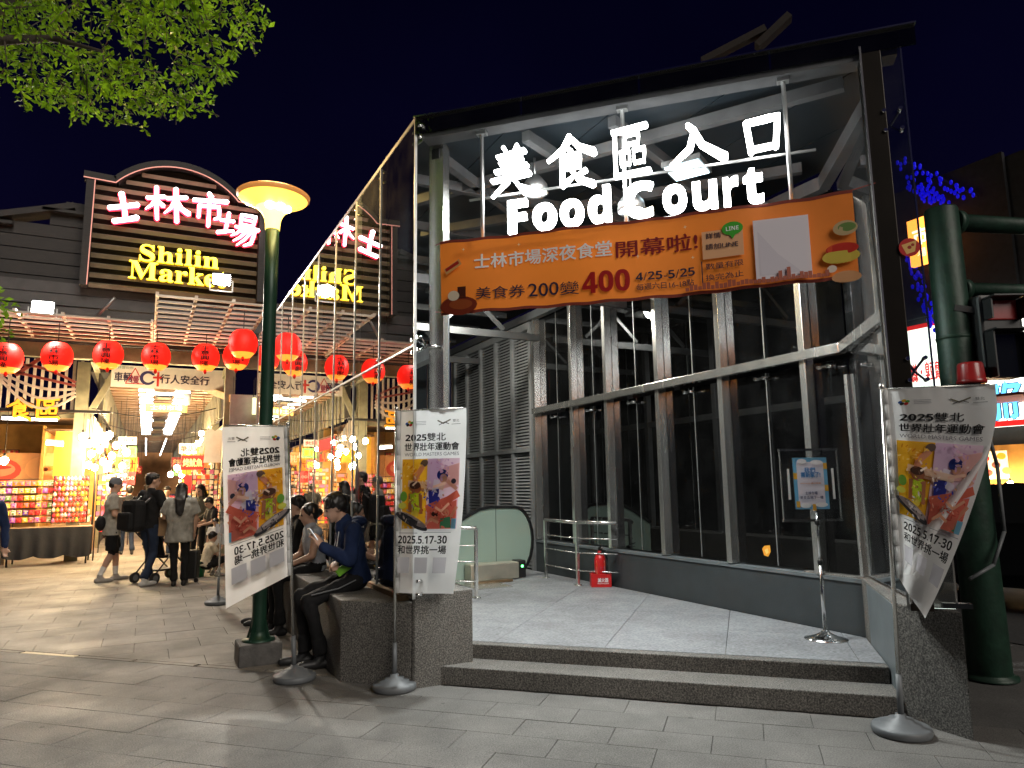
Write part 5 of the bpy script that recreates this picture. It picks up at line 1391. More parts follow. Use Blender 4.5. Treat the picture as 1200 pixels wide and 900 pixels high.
# ------------------------------------------------------------------ left stall: table, racks, goods
tp0, tp1 = pyy(28, 614, 18.6), pyy(105, 614, 18.2)
TX0, TX1 = -2.55, -1.02
t = thing('stall_table', 'stall table draped in black cloth, goods racks on top', 'table', ((TX0 + TX1) / 2, 18.5, 0))
MB().box((0, 0, .76), (TX1 - TX0, .9, .04)).build('table_top', 'cardboard', t)
m = MB(); m.smooth = True; nn_ = 60; W_ = TX1 - TX0
vs = []
for j in range(7):
    q = j / 6
    for i in range(nn_ + 1):
        a = i / nn_; vs.append((-W_ / 2 - .02 + (W_ + .04) * a, -.46 - .05 * q * (1 + math.sin(a * 34)) - .02 * q, .785 - .58 * q - .06 * q * abs(math.sin(a * 9))))
m.add(vs, [(j * (nn_ + 1) + i, (j + 1) * (nn_ + 1) + i, (j + 1) * (nn_ + 1) + i + 1, j * (nn_ + 1) + i + 1) for j in range(6) for i in range(nn_)])
m.build('cloth', 'black_cloth', t)
for sx_ in (-1, 1):
    for sy_ in (-1, 1): MB().cyl((sx_ * (W_ / 2 - .06), sy_ * .38, 0), (sx_ * (W_ / 2 - .06), sy_ * .38, .74), .018, n=8).build('leg', 'black_plastic', t)
t = thing('stall_table', 'bare wooden stall counter at the left picture edge with boxes below', 'table', (-3.9, 18.7, 0))
MB().box((0, 0, .74), (2.6, .9, .05)).build('table_top', 'cardboard', t)
for x in (-1.2, 1.2): MB().box((x, 0, .36), (.06, .8, .72)).build('leg', 'wood_dark', t)
for i, (x, s) in enumerate(((-3.2, .42), (-3.75, .36), (-2.8, .30))):
    t = thing('cardboard_box', ['brown cardboard box under the left counter, largest of three', 'brown cardboard box under the left counter, farthest left', 'small brown cardboard box beside the black cloth'][i], 'box', (x, 18.9, 0), R(6 * i))
    MB().box((0, 0, s / 2), (s, s, s)).build('carton', 'cardboard', t, .006); MB().box((0, 0, s + .002), (s * .98, .05, .003)).build('tape', 'ochre_wall', t)
PAL = [lin(c) for c in ('e8c83c', 'd84a34', 'f0e0c0', 'd06a9a', '7a5ac0', 'e08a30', 'f4ead8', 'c83040', '6aa048', 'e8a0b0', 'f0c070', 'b05ac8')]
rnd = random.Random(11)
# wire racks
def rack(label, u0, v0, u1, v1, Y, rows, cols=0):
    a, b = pyy(u0, v0, Y), pyy(u1, v1, Y); c = Vector(((a.x + b.x) / 2, Y, b.z))
    t = thing('wire_rack', label, 'rack', c)
    W, H = b.x - a.x, a.z - b.z
    for x in (-W / 2, W / 2): MB().cyl((x, 0, 0), (x, 0, H), .014, n=8).build('upright', 'black_plastic', t)
    for i in range(rows + 1): MB().cyl((-W / 2, 0, H * i / rows), (W / 2, 0, H * i / rows), .008, n=6).build('rail', 'black_plastic', t)
    return c, W, H
c, W, H = rack('black wire rack of flat snack packets at the left stall', -14, 562, 61, 612, 18.55, 6)
pk = {}
for i in range(6):
    for j in range(11):
        x = -W / 2 + (j + .5) * W / 11; z = H * (i + .42) / 6
        ci = rnd.randrange(len(PAL))
        if ci not in pk:
            m = MB(); w_, h_ = W / 11 * .82, H / 6 * .68
            m.add([(-w_ / 2, -.02, -h_ / 2), (w_ / 2, -.02, -h_ / 2), (w_ / 2, -.02, h_ / 2), (-w_ / 2, -.02, h_ / 2), (-w_ / 2, .02, -h_ / 2), (w_ / 2, .02, -h_ / 2), (w_ / 2, .02, h_ / 2), (-w_ / 2, .02, h_ / 2), (0, -.045, 0)],
                  [(0, 1, 8), (1, 2, 8), (2, 3, 8), (3, 0, 8), (7, 6, 5, 4), (4, 5, 1, 0), (5, 6, 2, 1), (6, 7, 3, 2), (7, 4, 0, 3)])
            m.mi = 1; m.box((0, -.028, h_ * .28), (w_ * .8, .02, h_ * .2)); m.box((w_ * .1, -.038, -h_ * .12), (w_ * .4, .02, h_ * .3))
            pk[ci] = m.mesh('snack_packet', [mat('packet_%d' % ci, PAL[ci], .35, var=.45, scale=9), mat('packet_print_%d' % ci, PAL[(ci * 5 + 2) % len(PAL)], .4, var=.3, scale=20)])
        o = link('snack_packet', pk[ci], None, (c.x + x, c.y - .03, c.z + z)); o.rotation_euler = (R(rnd.uniform(-6, 6)), R(rnd.uniform(-5, 5)), R(rnd.uniform(-10, 10)))
        tag(o, 'small coloured snack packet hung in rows on the left stall rack', 'snack packet', 'snack packets on the left rack')
c, W, H = rack('black wire rack of small round toys beside the packet rack', 64, 558, 101, 612, 18.45, 9)
tk = {}
for i in range(9):
    for j in range(9):
        ci = rnd.choice((1, 5, 7, 2, 1, 9, 0, 3))
        if ci not in tk: tk[ci] = MB().ball((0, 0, 0), (.036, .03, .042), 6, 8).ball((0, 0, .045), (.02, .02, .02), 4, 6).mesh('toy_charm', mat('toy_%d' % ci, PAL[ci], .4, var=.4, scale=12))
        o = link('toy_charm', tk[ci], None, (c.x - W / 2 + (j + .5) * W / 9 + rnd.uniform(-.008, .008), c.y - .04, c.z + H * (i + .45) / 9))
        tag(o, 'small round toy charm hanging on the toy rack', 'toy', 'toy charms on the toy rack')
# posters and panels at the back of the left stall
t = thing('stall_poster', 'orange poster with a red shape behind the packet rack', 'poster', pyy(28, 550, 21.0))
MB().box((0, 0, 0), (2.3, .02, .8)).build('sheet', mat('poster_orange', (.75, .36, .14), .6, var=.2, scale=3), t)
P = Print(); P.ell(-.55, -.02, .5, .3, 'd04a38'); P.ell(-.55, .0, .38, .18, 'e8946c'); P.ell(-.55, .05, .3, .05, 'c0392b'); P.ell(.4, .02, .38, .3, 'f0b070'); P.ell(.45, .0, .05, .05, '6a3020'); P.build('print', 'board_ink', t, lambda u, v, g_: Vector((u, -.01 - g_, v)), .003)
t = thing('stall_banner', 'tall plain yellow banner hanging inside the left stall', 'banner', pyy(79, 536, 20.0))
MB().box((0, 0, 0), (.55, .015, 1.25)).build('cloth', mat('yellow_cloth', (.72, .42, .05), .7, var=.08), t); MB().cyl((-.3, 0, .63), (.3, 0, .63), .012, n=8).build('rod', 'steel', t)
t = thing('stall_banner', 'short plain yellow banner right of the tall yellow one', 'banner', pyy(101, 531, 20.3))
MB().box((0, 0, 0), (.28, .015, .45)).build('cloth', 'yellow_cloth', t); MB().cyl((-.15, 0, .23), (.15, 0, .23), .012, n=8).build('rod', 'steel', t)
t = thing('side_awning', 'striped grey and pink side panel beside the alley post', 'awning', pyy(113, 500, 19.6))
for k in range(8): MB().add([(-.28 + .07 * k, .0, -.5), (-.22 + .07 * k, 0, -.5), (-.22 + .07 * k, 0, .55 - .12 * k), (-.28 + .07 * k, 0, .62 - .12 * k)], [(0, 1, 2, 3)]).build('stripe', 'lattice' if k % 2 else mat('awn_grey', (.35, .35, .36), .6), t)
# bulbs
BUL = [(5, 540), (97, 512), (104, 520), (113, 509), (121, 515), (128, 510), (107, 532), (117, 527), (121, 541), (111, 548), (126, 547), (136, 522), (104, 545), (131, 534), (143, 546), (148, 530)]
for i, (u, v) in enumerate(BUL):
    Y = 17.3 + (i % 5) * .8
    p = pyy(u, v, Y); 
    t = thing('stall_bulb', 'bare warm bulb in the cluster hanging over the left stalls' if i else 'single warm bulb hanging near the left picture edge', 'bulb', p, group='bulbs over the left stalls' if i else None)
    MB().ball((0, 0, 0), (.07, .07, .08), 8, 12).build('globe', 'bulb', t); MB().cyl((0, 0, .07), (0, 0, .15), .025, n=8).build('socket', 'black_plastic', t); MB().cyl((0, 0, .15), (0, 0, max(.3, 3.3 - p.z)), .006, n=5).build('cord', 'black_plastic', t)
BUR = [(213, 557), (207, 548), (222, 545), (236, 508), (232, 520), (200, 556), (246, 528)]
for i, (u, v) in enumerate(BUR):
    p = pyy(u, v, 24 - i * .5)
    t = thing('stall_bulb', 'bare warm bulb over the stalls on the right of the alley', 'bulb', p, group='bulbs over the right stalls')
    MB().ball((0, 0, 0), (.07, .07, .08), 8, 12).build('globe', 'bulb', t); MB().cyl((0, 0, .07), (0, 0, .15), .025, n=8).build('socket', 'black_plastic', t); MB().cyl((0, 0, .15), (0, 0, max(.3, 3.4 - p.z)), .006, n=5).build('cord', 'black_plastic', t)
# receding stalls
def stall(label, side, y, hue, L=3.2):
    x = -1.15 if side < 0 else 1.62
    t = thing('market_stall', label, 'stall', (x, y, 0), group='stalls along the alley')
    sg_ = side
    MB().box((sg_ * .45, 0, .38), (.85, L - .1, .76)).build('counter', 'black_cloth' if hue % 2 else 'cardboard', t)
    MB().box((sg_ * 1.15, 0, 1.6), (.06, L, 3.1)).build('back_panel', ('ochre_wall', 'orange_wall', 'red_wood')[hue % 3], t)
    MB().box((sg_ * .55, 0, 3.05), (1.2, L, .05)).build('canopy', 'plank_brown', t)
    for yy in (-L / 2 + .05, L / 2 - .05): MB().cyl((0, yy, 0), (0, yy, 3.05), .025, n=8).build('post', 'black_plastic', t)
    MB().box((-sg_ * .02, 0, 2.85), (.04, L - .2, .34)).build('name_board', ('red_plastic', 'yellow_cloth', 'poster_orange', 'white_paint')[hue % 4], t)
    P = Print(); r_ = random.Random(hue * 7 + y)
    m = MB(); cols = []
    def bx_(c, s, col):
        m.box(c, s); cols.extend([col] * 6)
    for i in range(int(L / .16)):
        for j in range(9):
            col = PAL[r_.choice((0, 1, 2, 5, 7, 9, 10, 6))]
            bx_((sg_ * (.12 + .10 * j), -L / 2 + .1 + i * .16, .84 + .16 * j), (.10, .13, .12 * r_.uniform(.7, 1.1)), col)
    for i in range(int(L / .2)):
        bx_((sg_ * .02, -L / 2 + .1 + i * .2, 2.45 + r_.uniform(-.1, .1)), (.05, .14, .25 * r_.uniform(.6, 1.2)), PAL[r_.choice((0, 1, 5, 7, 2))])
    me = m.mesh('goods', 'board_ink'); a = me.color_attributes.new('ink', 'FLOAT_COLOR', 'CORNER'); data = []
    for p_, c_ in zip(me.polygons, cols): data += [*c_, 1.0] * p_.loop_total
    a.data.foreach_set('color', data)
    stuff(link('goods', me, t))
    if hue % 2 == 0:
        for k in (-1, 1):
            tb = MB().cyl((sg_ * .3, k * .7 - .4, 2.95), (sg_ * .3, k * .7 + .4, 2.95), .025, n=8).build('stall_tube', 'tube', t)
for i, y in enumerate((22.3, 25.9, 29.6, 33.6, 38.0, 43)): stall('bright goods stall on the left side of the alley, number %s from the entrance' % ('one', 'two', 'three', 'four', 'five', 'six')[i], -1, y, i)
for i, y in enumerate((19.4, 22.9, 26.6, 30.5, 35.0, 40)): stall('bright goods stall on the right side of the alley, number %s from the entrance' % ('one', 'two', 'three', 'four', 'five', 'six')[i], 1, y, i + 3)
# hanging signs and cloths
def hang(name, label, cat, u0, v0, u1, v1, Y, mt, txt=None, tcol='f4e8c0'):
    a, b = pyy(u0, v0, Y), pyy(u1, v1, Y); c = (a + b) / 2
    t = thing(name, label, cat, c); w_, h_ = abs(b.x - a.x), abs(a.z - b.z)
    MB().box((0, 0, 0), (w_, .03, h_)).build('panel', mt, t)
    MB().cyl((-w_ * .4, 0, h_ / 2), (-w_ * .4, 0, h_ / 2 + .4), .006, n=5).build('cord', 'black_plastic', t); MB().cyl((w_ * .4, 0, h_ / 2), (w_ * .4, 0, h_ / 2 + .4), .006, n=5).build('cord', 'black_plastic', t)
    if txt:
        P = Print(); P.text(txt, 0, 0, w_ * .8, min(h_ * .6, w_ * .8 / len(txt) * 1.1), tcol, .03); P.build('lettering', 'board_ink', t, lambda u, v, g_: Vector((u, -.015 - g_, v)), .004)
    return t
hang('hanging_sign', 'white sign hung above the green one on the left of the alley', 'sign', 139, 512, 160, 521, 21, 'white_paint', '現烤', 'b02020')
hang('hanging_sign', 'green hanging sign on the left of the alley', 'sign', 139, 523, 160, 536, 21.1, mat('green_sign', (.06, .32, .06), .5), '鮮果', 'f0e020')
hang('hanging_sign', 'small red hanging sign below the green sign', 'sign', 142, 538, 152, 551, 21.2, 'red_plastic', '烤', 'f0d020')
hang('hanging_sign', 'red price sign with pale characters left of the people', 'sign', 145, 553, 158, 568, 21.3, 'red_plastic', '100', 'f8e0d0')
hang('hanging_cloth', 'plain crimson cloth hanging over the right stalls', 'cloth', 216, 557, 239, 585, 20.5, mat('crimson', (.42, .015, .02), .7, var=.2))
hang('hanging_sign', 'yellow hanging sign above the crimson cloth', 'sign', 214, 532, 224, 556, 20.8, 'yellow_cloth')
hang('hanging_sign', 'orange hanging sign right of the yellow one', 'sign', 231, 522, 244, 548, 20.6, 'poster_orange', '小吃', 'b01010')
hang('wall_sign', 'pale grey signboard by the lamp post above the right stalls', 'sign', 270, 462, 300, 503, 16.6, mat('board_grey', (.42, .42, .40), .6, var=.1))
hang('wall_sign', 'narrow pale yellow lit sign beside the grey signboard', 'sign', 296, 466, 305, 486, 16.4, glow('pale_sign', (.9, .95, .5), .8))
g_ = pyy(251, 520, 18.3)
t = thing('hanging_garment', 'white jacket hanging on a hanger over the right stalls', 'garment', g_)
m = MB(); ol = [(-.08, .36), (-.2, .3), (-.34, -.2), (-.25, -.24), (-.2, .02), (-.22, -.45), (.22, -.45), (.2, .02), (.25, -.24), (.34, -.2), (.2, .3), (.08, .36), (0, .30)]
for sgn_ in (-1, 1):
    pass
q0 = [(x, -.05, z) for x, z in ol]; q1 = [(x * .96, .05, z) for x, z in ol]; n = len(ol)
tri = [(0, 1, 4, 12), (1, 2, 3, 4), (4, 5, 6, 7), (12, 4, 7), (12, 7, 10, 11), (7, 8, 9, 10)]
m.add(q0 + q1, [f[::-1] for f in tri] + [tuple(i + n for i in f) for f in tri] + [(i, (i + 1) % n, n + (i + 1) % n, n + i) for i in range(n)])
m.build('fabric', 'white_paint', t); MB().tube([(0, 0, .4), (0, 0, .58), (.05, 0, .62)], .006, 6).build('hook', 'steel', t)

# ================================================================== PEOPLE
def V(*a): return Vector(a)
class Body:
    def __init__(s): s.p = []
    def cap(s, a, b, r0, r1, reg): s.p.append(('c', Vector(a), Vector(b), r0, r1, reg)); return s
    def ell(s, c, r, reg, M=None): s.p.append(('e', Vector(c), Vector(r), M or Matrix.Identity(3), None, reg)); return s
    def fru(s, a, b, ra, rb, xd, reg): s.p.append(('f', Vector(a), Vector(b), (ra, rb), Vector(xd), reg)); return s
    def mesh(s, name, mats, vox, smooth=5, wrinkle=0.0, wr_regs=(), seed=0):
        m = MB()
        for q in s.p:
            if q[0] == 'c':
                _, a, b, r0, r1, _ = q
                m.cyl(a, b, r0, r1, 14, False); m.ball(a, (r0,) * 3, 8, 14); m.ball(b, (r1,) * 3, 8, 14)
                d = (b - a); 
                o = len(m.v)
                if d.length > 1e-5: m.cyl(a, b, r0 * .999, r1 * .999, 14, True)
            elif q[0] == 'e': m.ball(q[1], q[2], 12, 18, q[3])
            else:
                _, a, b, (ra, rb), xd, _ = q
                z = (b - a).normalized(); x = (xd - z * xd.dot(z)).normalized(); y = z.cross(x); n = 24
                vs = []
                for c, r in ((a, ra), (b, rb)): vs += [c + x * r[0] * math.cos(2 * math.pi * i / n) + y * r[1] * math.sin(2 * math.pi * i / n) for i in range(n)]
                m.add(vs, [(i, (i + 1) % n, n + (i + 1) % n, n + i) for i in range(n)] + [tuple(range(n - 1, -1, -1)), tuple(range(n, 2 * n))])
        me = bpy.data.meshes.new('tmp'); me.from_pydata(m.v, [], m.f); me.update()
        ob = bpy.data.objects.new('tmp', me); COL.objects.link(ob)
        rm = ob.modifiers.new('r', 'REMESH'); rm.mode = 'VOXEL'; rm.voxel_size = vox; rm.use_smooth_shade = True
        sm = ob.modifiers.new('s', 'SMOOTH'); sm.factor = .5; sm.iterations = smooth
        dg = bpy.context.evaluated_depsgraph_get(); dg.update()
        out = bpy.data.meshes.new_from_object(ob.evaluated_get(dg)); bpy.data.objects.remove(ob); bpy.data.meshes.remove(me)
        out.name = name
        n = len(out.vertices); co = np.empty(n * 3); out.vertices.foreach_get('co', co); co = co.reshape(-1, 3)
        regs = sorted({q[5] for q in s.p})
        D = np.full((len(regs), n), 1e9)
        for q in s.p:
            k = regs.index(q[5])
            if q[0] in 'cf':
                a, b = np.array(q[1]), np.array(q[2])
                if q[0] == 'c': r0, r1 = q[3], q[4]
                else: r0, r1 = (q[3][0][0] + q[3][0][1]) / 2, (q[3][1][0] + q[3][1][1]) / 2
                ab = b - a; t = np.clip(((co - a) @ ab) / max(ab @ ab, 1e-9), 0, 1)
                if q[0] == 'f':
                    z = Vector(q[2] - q[1]).normalized(); x = (q[4] - z * q[4].dot(z)).normalized(); y = z.cross(x)
                    loc = co - (a + t[:, None] * ab); rx = q[3][0][0] + (q[3][1][0] - q[3][0][0]) * t; ry = q[3][0][1] + (q[3][1][1] - q[3][0][1]) * t
                    px_, py_, pz_ = loc @ np.array(x), loc @ np.array(y), loc @ np.array(z)
                    d = np.maximum((np.sqrt((px_ / rx) ** 2 + (py_ / ry) ** 2) - 1) * np.minimum(rx, ry), 0) + np.abs(pz_) * 1.0
                    d = np.where((np.abs(pz_) < 1e-6), (np.sqrt((px_ / rx) ** 2 + (py_ / ry) ** 2) - 1) * np.minimum(rx, ry), d)
                else: d = np.linalg.norm(co - (a + t[:, None] * ab), axis=1) - (r0 + (r1 - r0) * t)
            else:
                Mi = np.array(q[3].inverted()); r = np.array(q[2]); l = (co - np.array(q[1])) @ Mi.T
                d = (np.sqrt(((l / r) ** 2).sum(1)) - 1) * r.min()
            D[k] = np.minimum(D[k], d)
        best = D.argmin(0)
        if wrinkle:
            nv = np.empty(n * 3); out.vertices.foreach_get('normal', nv); nv = nv.reshape(-1, 3)
            wi = [regs.index(r) for r in wr_regs if r in regs]
            off = np.zeros(n)
            for i in range(n):
                if best[i] in wi:
                    p = co[i]; off[i] = wrinkle * (noise.noise(Vector((p[0] * 9 + seed, p[1] * 9, p[2] * 4.5 + p[0] * 5))) + .6 * noise.noise(Vector((p[0] * 22, p[1] * 22 + seed, p[2] * 14))))
            co = co + nv * off[:, None]; out.vertices.foreach_set('co', co.ravel())
        out.materials.clear()
        for r in regs: out.materials.append(mats[r] if not isinstance(mats[r], str) else MATS[mats[r]])
        mi = []
        for p in out.polygons:
            vv = [best[v] for v in p.vertices]; mi.append(max(set(vv), key=vv.count))
        out.polygons.foreach_set('material_index', mi); out.polygons.foreach_set('use_smooth', [True] * len(mi)); out.update()
        return out
STAND = dict(pelvis=V(0, 0, .92), chest=V(0, .01, 1.24), neck=V(0, .0, 1.42), head=V(0, .03, 1.585),
             shL=V(-.175, 0, 1.375), shR=V(.175, 0, 1.375), elL=V(-.225, -.02, 1.10), elR=V(.225, -.02, 1.10), wrL=V(-.235, .06, .86), wrR=V(.235, .06, .86),
             hipL=V(-.09, 0, .88), hipR=V(.09, 0, .88), knL=V(-.10, .03, .48), knR=V(.10, .03, .48), anL=V(-.105, -.01, .09), anR=V(.105, -.01, .09), toeL=V(-.125, .15, .035), toeR=V(.125, .15, .035), look=V(0, 1, -.05))
def cl(name, col, rough=.8):
    return MATS.get(name) or mat(name, col, rough, var=.18, scale=14, bump=.12, bscale=160, spec=.2)
def person(label, loc, rz, pose=None, top='c_grey', sleeve='short', bottom='c_black', legs='long', shoe='shoe_white', hair='short', female=False, H=1.70, vox=.013, loose=1.0, detail=False, sock=None, hands=(None, None), group=None, long_top=.0):
    J = {k: v.copy() for k, v in STAND.items()}
    for k, v in (pose or {}).items(): J[k] = Vector(v)
    t = thing('person', label, 'person', loc, rz, group)
    b = Body(); xd = (J['shR'] - J['shL']).normalized(); spine = (J['neck'] - J['pelvis']).normalized()
    # torso
    L = loose
    b.ell(J['pelvis'], (.155 if not female else .16, .115, .12), 'bottom')
    wst = J['pelvis'].lerp(J['chest'], .42)
    b.fru(J['pelvis'] - spine * (.06 + long_top), wst, (.165 * L, .118 * L), (.148 * L, .105 * L), xd, 'top')
    b.fru(wst, J['chest'] + spine * .02, (.148 * L, .105 * L), (.178 * L, .118 * L), xd, 'top')
    b.ell(J['chest'] + spine * .03, (.175 * L, .115 * L, .155), 'top', Matrix((xd, spine.cross(xd), spine)).transposed())
    sc_ = (J['shL'] + J['shR']) / 2
    for s in ('L', 'R'):
        sh_ = J['sh' + s]
        b.cap(sc_ + (J['neck'] - sc_) * .25, sh_, .062, .066 * L, 'top')
        el, wr = J['el' + s], J['wr' + s]
        ua = 'top' if sleeve != 'none' else 'skin'
        b.cap(sh_, el, .054, .042, ua if sleeve == 'long' else ('skin' if sleeve == 'none' else 'skin'))
        if sleeve == 'short':
            e2 = sh_.lerp(el, .72); b.fru(sh_, e2, (.064 * L, .062 * L), (.074 * L, .07 * L), xd.cross((el - sh_).normalized()) if abs((el - sh_).normalized().dot(xd)) > .9 else xd, 'top')
        if sleeve == 'long':
            b.cap(sh_, el, .064 * L, .056 * L, 'top'); b.cap(el, el.lerp(wr, .93), .056 * L, .043 * L, 'top')
        b.cap(el, wr, .041, .029, 'top' if sleeve == 'long' else 'skin')
        # hand
        hd = hands[0] if s == 'L' else hands[1]
        f = hd[0].normalized() if hd else (wr - el).normalized(); u = (hd[1] if hd else V(0, 1, 0)); u = (u - f * u.dot(f)).normalized(); w_ = f.cross(u)   # f: finger direction, u: palm-side curl direction
        palm = wr + f * .05
        b.ell(palm, (.042, .018, .05), 'skin', Matrix((w_, u, f)).transposed())
        for i, (o, ln) in enumerate(((-.028, .062), (-.010, .072), (.010, .068), (.027, .055))):
            k0 = palm + f * .035 + w_ * o; k1 = k0 + f * ln * .5 + u * .012; k2 = k1 + f * ln * .28 + u * .028; 
            b.cap(k0, k1, .0095, .009, 'skin'); b.cap(k1, k2, .009, .0075, 'skin')
        th0 = palm - f * .02 + w_ * (-.036 if s == 'R' else -.036) + u * .006; th1 = th0 + f * .035 + u * .022 - w_ * .016; th2 = th1 + f * .028 + u * .012
        b.cap(th0, th1, .0115, .010, 'skin'); b.cap(th1, th2, .010, .0085, 'skin')
        # legs
        hp, kn, an, toe = J['hip' + s], J['kn' + s], J['an' + s], J['toe' + s]
        b.cap(hp, kn, .088 if not female else .084, .060, 'bottom')
        if legs == 'long':
            b.cap(kn, an + (kn - an) * .06, .062, .050, 'bottom')
            b.fru(an + (kn - an) * .30, an + (kn - an) * .02, (.060, .060), (.066, .066), V(1, 0, 0), 'bottom')
        else:
            b.fru(hp.lerp(kn, .2), hp.lerp(kn, .92), (.10, .10), (.102, .098), V(1, 0, 0), 'bottom')
            b.cap(hp.lerp(kn, .8), kn, .056, .052, 'skin'); b.cap(kn, kn.lerp(an, .35), .050, .054, 'skin'); b.cap(kn.lerp(an, .35), an, .054, .034, 'skin')
            if sock: b.cap(an.lerp(kn, .35), an, .048, .040, 'sock')
        heel = an + (an - toe).normalized() * .045; heel.z = min(an.z, toe.z) + .0 if abs(an.z - toe.z) < .12 else heel.z - .03
        b.cap(heel, toe, .042, .036, 'shoe'); b.cap(an, heel.lerp(toe, .45), .042, .042, 'shoe')
        b.cap(toe, toe + (toe - heel).normalized() * .035 + V(0, 0, -.004), .036, .03, 'shoe')
    # head
    hdp = J['head']; fw = J['look'].normalized(); rt = fw.cross(V(0, 0, 1)).normalized(); up_ = rt.cross(fw)
    HM = Matrix((rt, fw, up_)).transposed()
    b.cap(J['neck'] - spine * .03, hdp - up_ * .06 - fw * .015, .056, .05, 'skin')
    b.cap(J['neck'] - spine * .05, J['neck'] + spine * .012, .085, .066, 'top')
    b.ell(hdp + up_ * .022 - fw * .008, (.076, .097, .100), 'skin', HM); b.ell(hdp - up_ * .045 + fw * .028, (.058, .066, .072), 'skin', HM)
    b.ell(hdp - up_ * .098 + fw * .062, (.026, .022, .018), 'skin', HM)
    b.cap(hdp + up_ * .012 + fw * .088, hdp - up_ * .022 + fw * .108, .009, .014, 'skin'); b.ell(hdp + up_ * .024 + fw * .078, (.05, .014, .012), 'skin', HM)
    b.ell(hdp - up_ * .058 + fw * .088, (.022, .010, .008), 'lips', HM)
    for s in (-1, 1):
        b.ell(hdp + rt * s * .078 - up_ * .008 - fw * .008, (.010, .02, .032), 'skin', HM)
        b.ell(hdp + rt * s * .031 + up_ * .004 + fw * .081, (.013, .008, .006), 'eye', HM)
    mats = dict(top=top, bottom=bottom, shoe=shoe, skin='skin', sock=sock or 'c_white', lips='lips', eye='eye')
    me = b.mesh('person_body', mats, vox, 4, .011 * L, ('top', 'bottom'), hash(label) % 50)
    o = link('body', me, t)
    # hair
    h = Body(); c = hdp + up_ * .03 - fw * .014
    if hair in ('short', 'bowl', 'grey'):
        h.ell(c + up_ * .014 - fw * .012, (.087, .102, .092), 'h', HM)
        h.ell(c - fw * .05 - up_ * .03, (.074, .055, .075), 'h', HM)
        for s in (-1, 1): h.cap(c + rt * s * .072 + up_ * .01 + fw * .01, c + rt * s * .076 - up_ * .045 + fw * .004, .016, .01, 'h')
        h.ell(c - up_ * .018 - fw * .028, (.086, .080, .072), 'h', HM)
        nb = 11 if hair == 'bowl' else 7
        for i in range(nb):
            a = -1 + 2 * i / (nb - 1); h.cap(c + rt * a * .06 + up_ * .06 + fw * .055, c + rt * a * .068 + up_ * (-.004 if hair == 'bowl' else .034) + fw * (.098 - .03 * a * a), .022, .010, 'h')
        rr = random.Random(hash(label) % 99)
        for i in range(26):
            a, e = rr.uniform(0, 6.28), rr.uniform(.15, 1.3); d_ = rt * math.cos(a) * math.cos(e) * .085 + fw * math.sin(a) * math.cos(e) * .098 + up_ * math.sin(e) * .095
            if d_.dot(fw) > .07 and d_.dot(up_) < .05: continue
            h.cap(c + d_, c + d_ * 1.10 + V(rr.gauss(0, .012), rr.gauss(0, .012), -.02), .013, .006, 'h')
    elif hair in ('long', 'pony', 'bun'):
        h.ell(c + up_ * .012 - fw * .012, (.086, .100, .092), 'h', HM); h.ell(c - fw * .05 - up_ * .03, (.076, .056, .08), 'h', HM)
        for s in (-1, 1): h.cap(c + rt * s * .062 + up_ * .05 + fw * .05, c + rt * s * .078 - up_ * .03 + fw * .02, .022, .014, 'h')
        if hair == 'long':
            for k_ in range(7):
                a = -1 + k_ / 3; h.cap(c - fw * (.07 - .02 * a * a) + rt * a * .06, c - fw * (.10 + .06 * loose) + rt * a * .055 - V(0, 0, .20), .032, .030, 'h'); h.cap(c - fw * (.10 + .06 * loose) + rt * a * .055 - V(0, 0, .20), c - fw * (.10 + .07 * loose) + rt * a * .045 - V(0, 0, .46 - .05 * a * a), .030, .014, 'h')
            for s in (-1, 1): h.cap(c + rt * s * .075, c + rt * s * .088 - V(0, 0, .18), .022, .014, 'h')
        if hair == 'pony': h.cap(c - fw * .1 + up_ * .02, c - fw * .14 - V(0, 0, .12), .03, .032, 'h'); h.cap(c - fw * .14 - V(0, 0, .12), c - fw * .13 - V(0, 0, .42), .032, .012, 'h')
        if hair == 'bun': h.ell(c - fw * .115 - up_ * .035, (.038, .036, .045), 'h', HM)
    if h.p: link('hair', h.mesh('hair', dict(h='hair' if hair != 'grey' else 'hair_grey'), max(.006, vox * .65), 2, .009, ('h',), 3), t)
    if hair == 'cap':
        m = MB(); m.ball(c + up_ * .02, (.090, .106, .086), 10, 20, HM); m.ball(c + up_ * .018 + fw * .11, (.075, .075, .009), 6, 16, HM); 
        link('cap', m.mesh('cap', cl('c_cap', (.16, .17, .19))), t)
        h = Body(); h.ell(c - fw * .03 - up_ * .03, (.082, .074, .06), 'h', HM); link('hair', h.mesh('hair', dict(h='hair'), .01, 2), t)
    t.scale = (H / 1.70,) * 3
    return t, J, (rt, fw, up_)
mat('lips', (.32, .13, .10), .5, var=.05); mat('eye', (.01, .008, .007), .3, var=0); mat('hair_grey', (.16, .15, .14), .5, var=.2, scale=30)
cl('c_grey', (.30, .29, .26)); cl('c_beige', (.36, .34, .29)); cl('c_black', (.012, .012, .013)); cl('c_navy', (.014, .026, .075)); cl('c_denim', (.018, .028, .055)); cl('c_white', (.70, .69, .66)); cl('c_olive', (.09, .085, .06)); cl('c_lgrey', (.36, .38, .42)); cl('c_cream', (.55, .48, .36)); cl('c_blue', (.10, .16, .32)); cl('c_wine', (.22, .02, .04)); cl('c_tan', (.30, .2, .12))
mat('shoe_white', (.55, .54, .51), .6, var=.15, scale=20); mat('shoe_black', (.014, .014, .015), .5, var=.2); mat('shoe_grey', (.3, .28, .25), .7, var=.2)

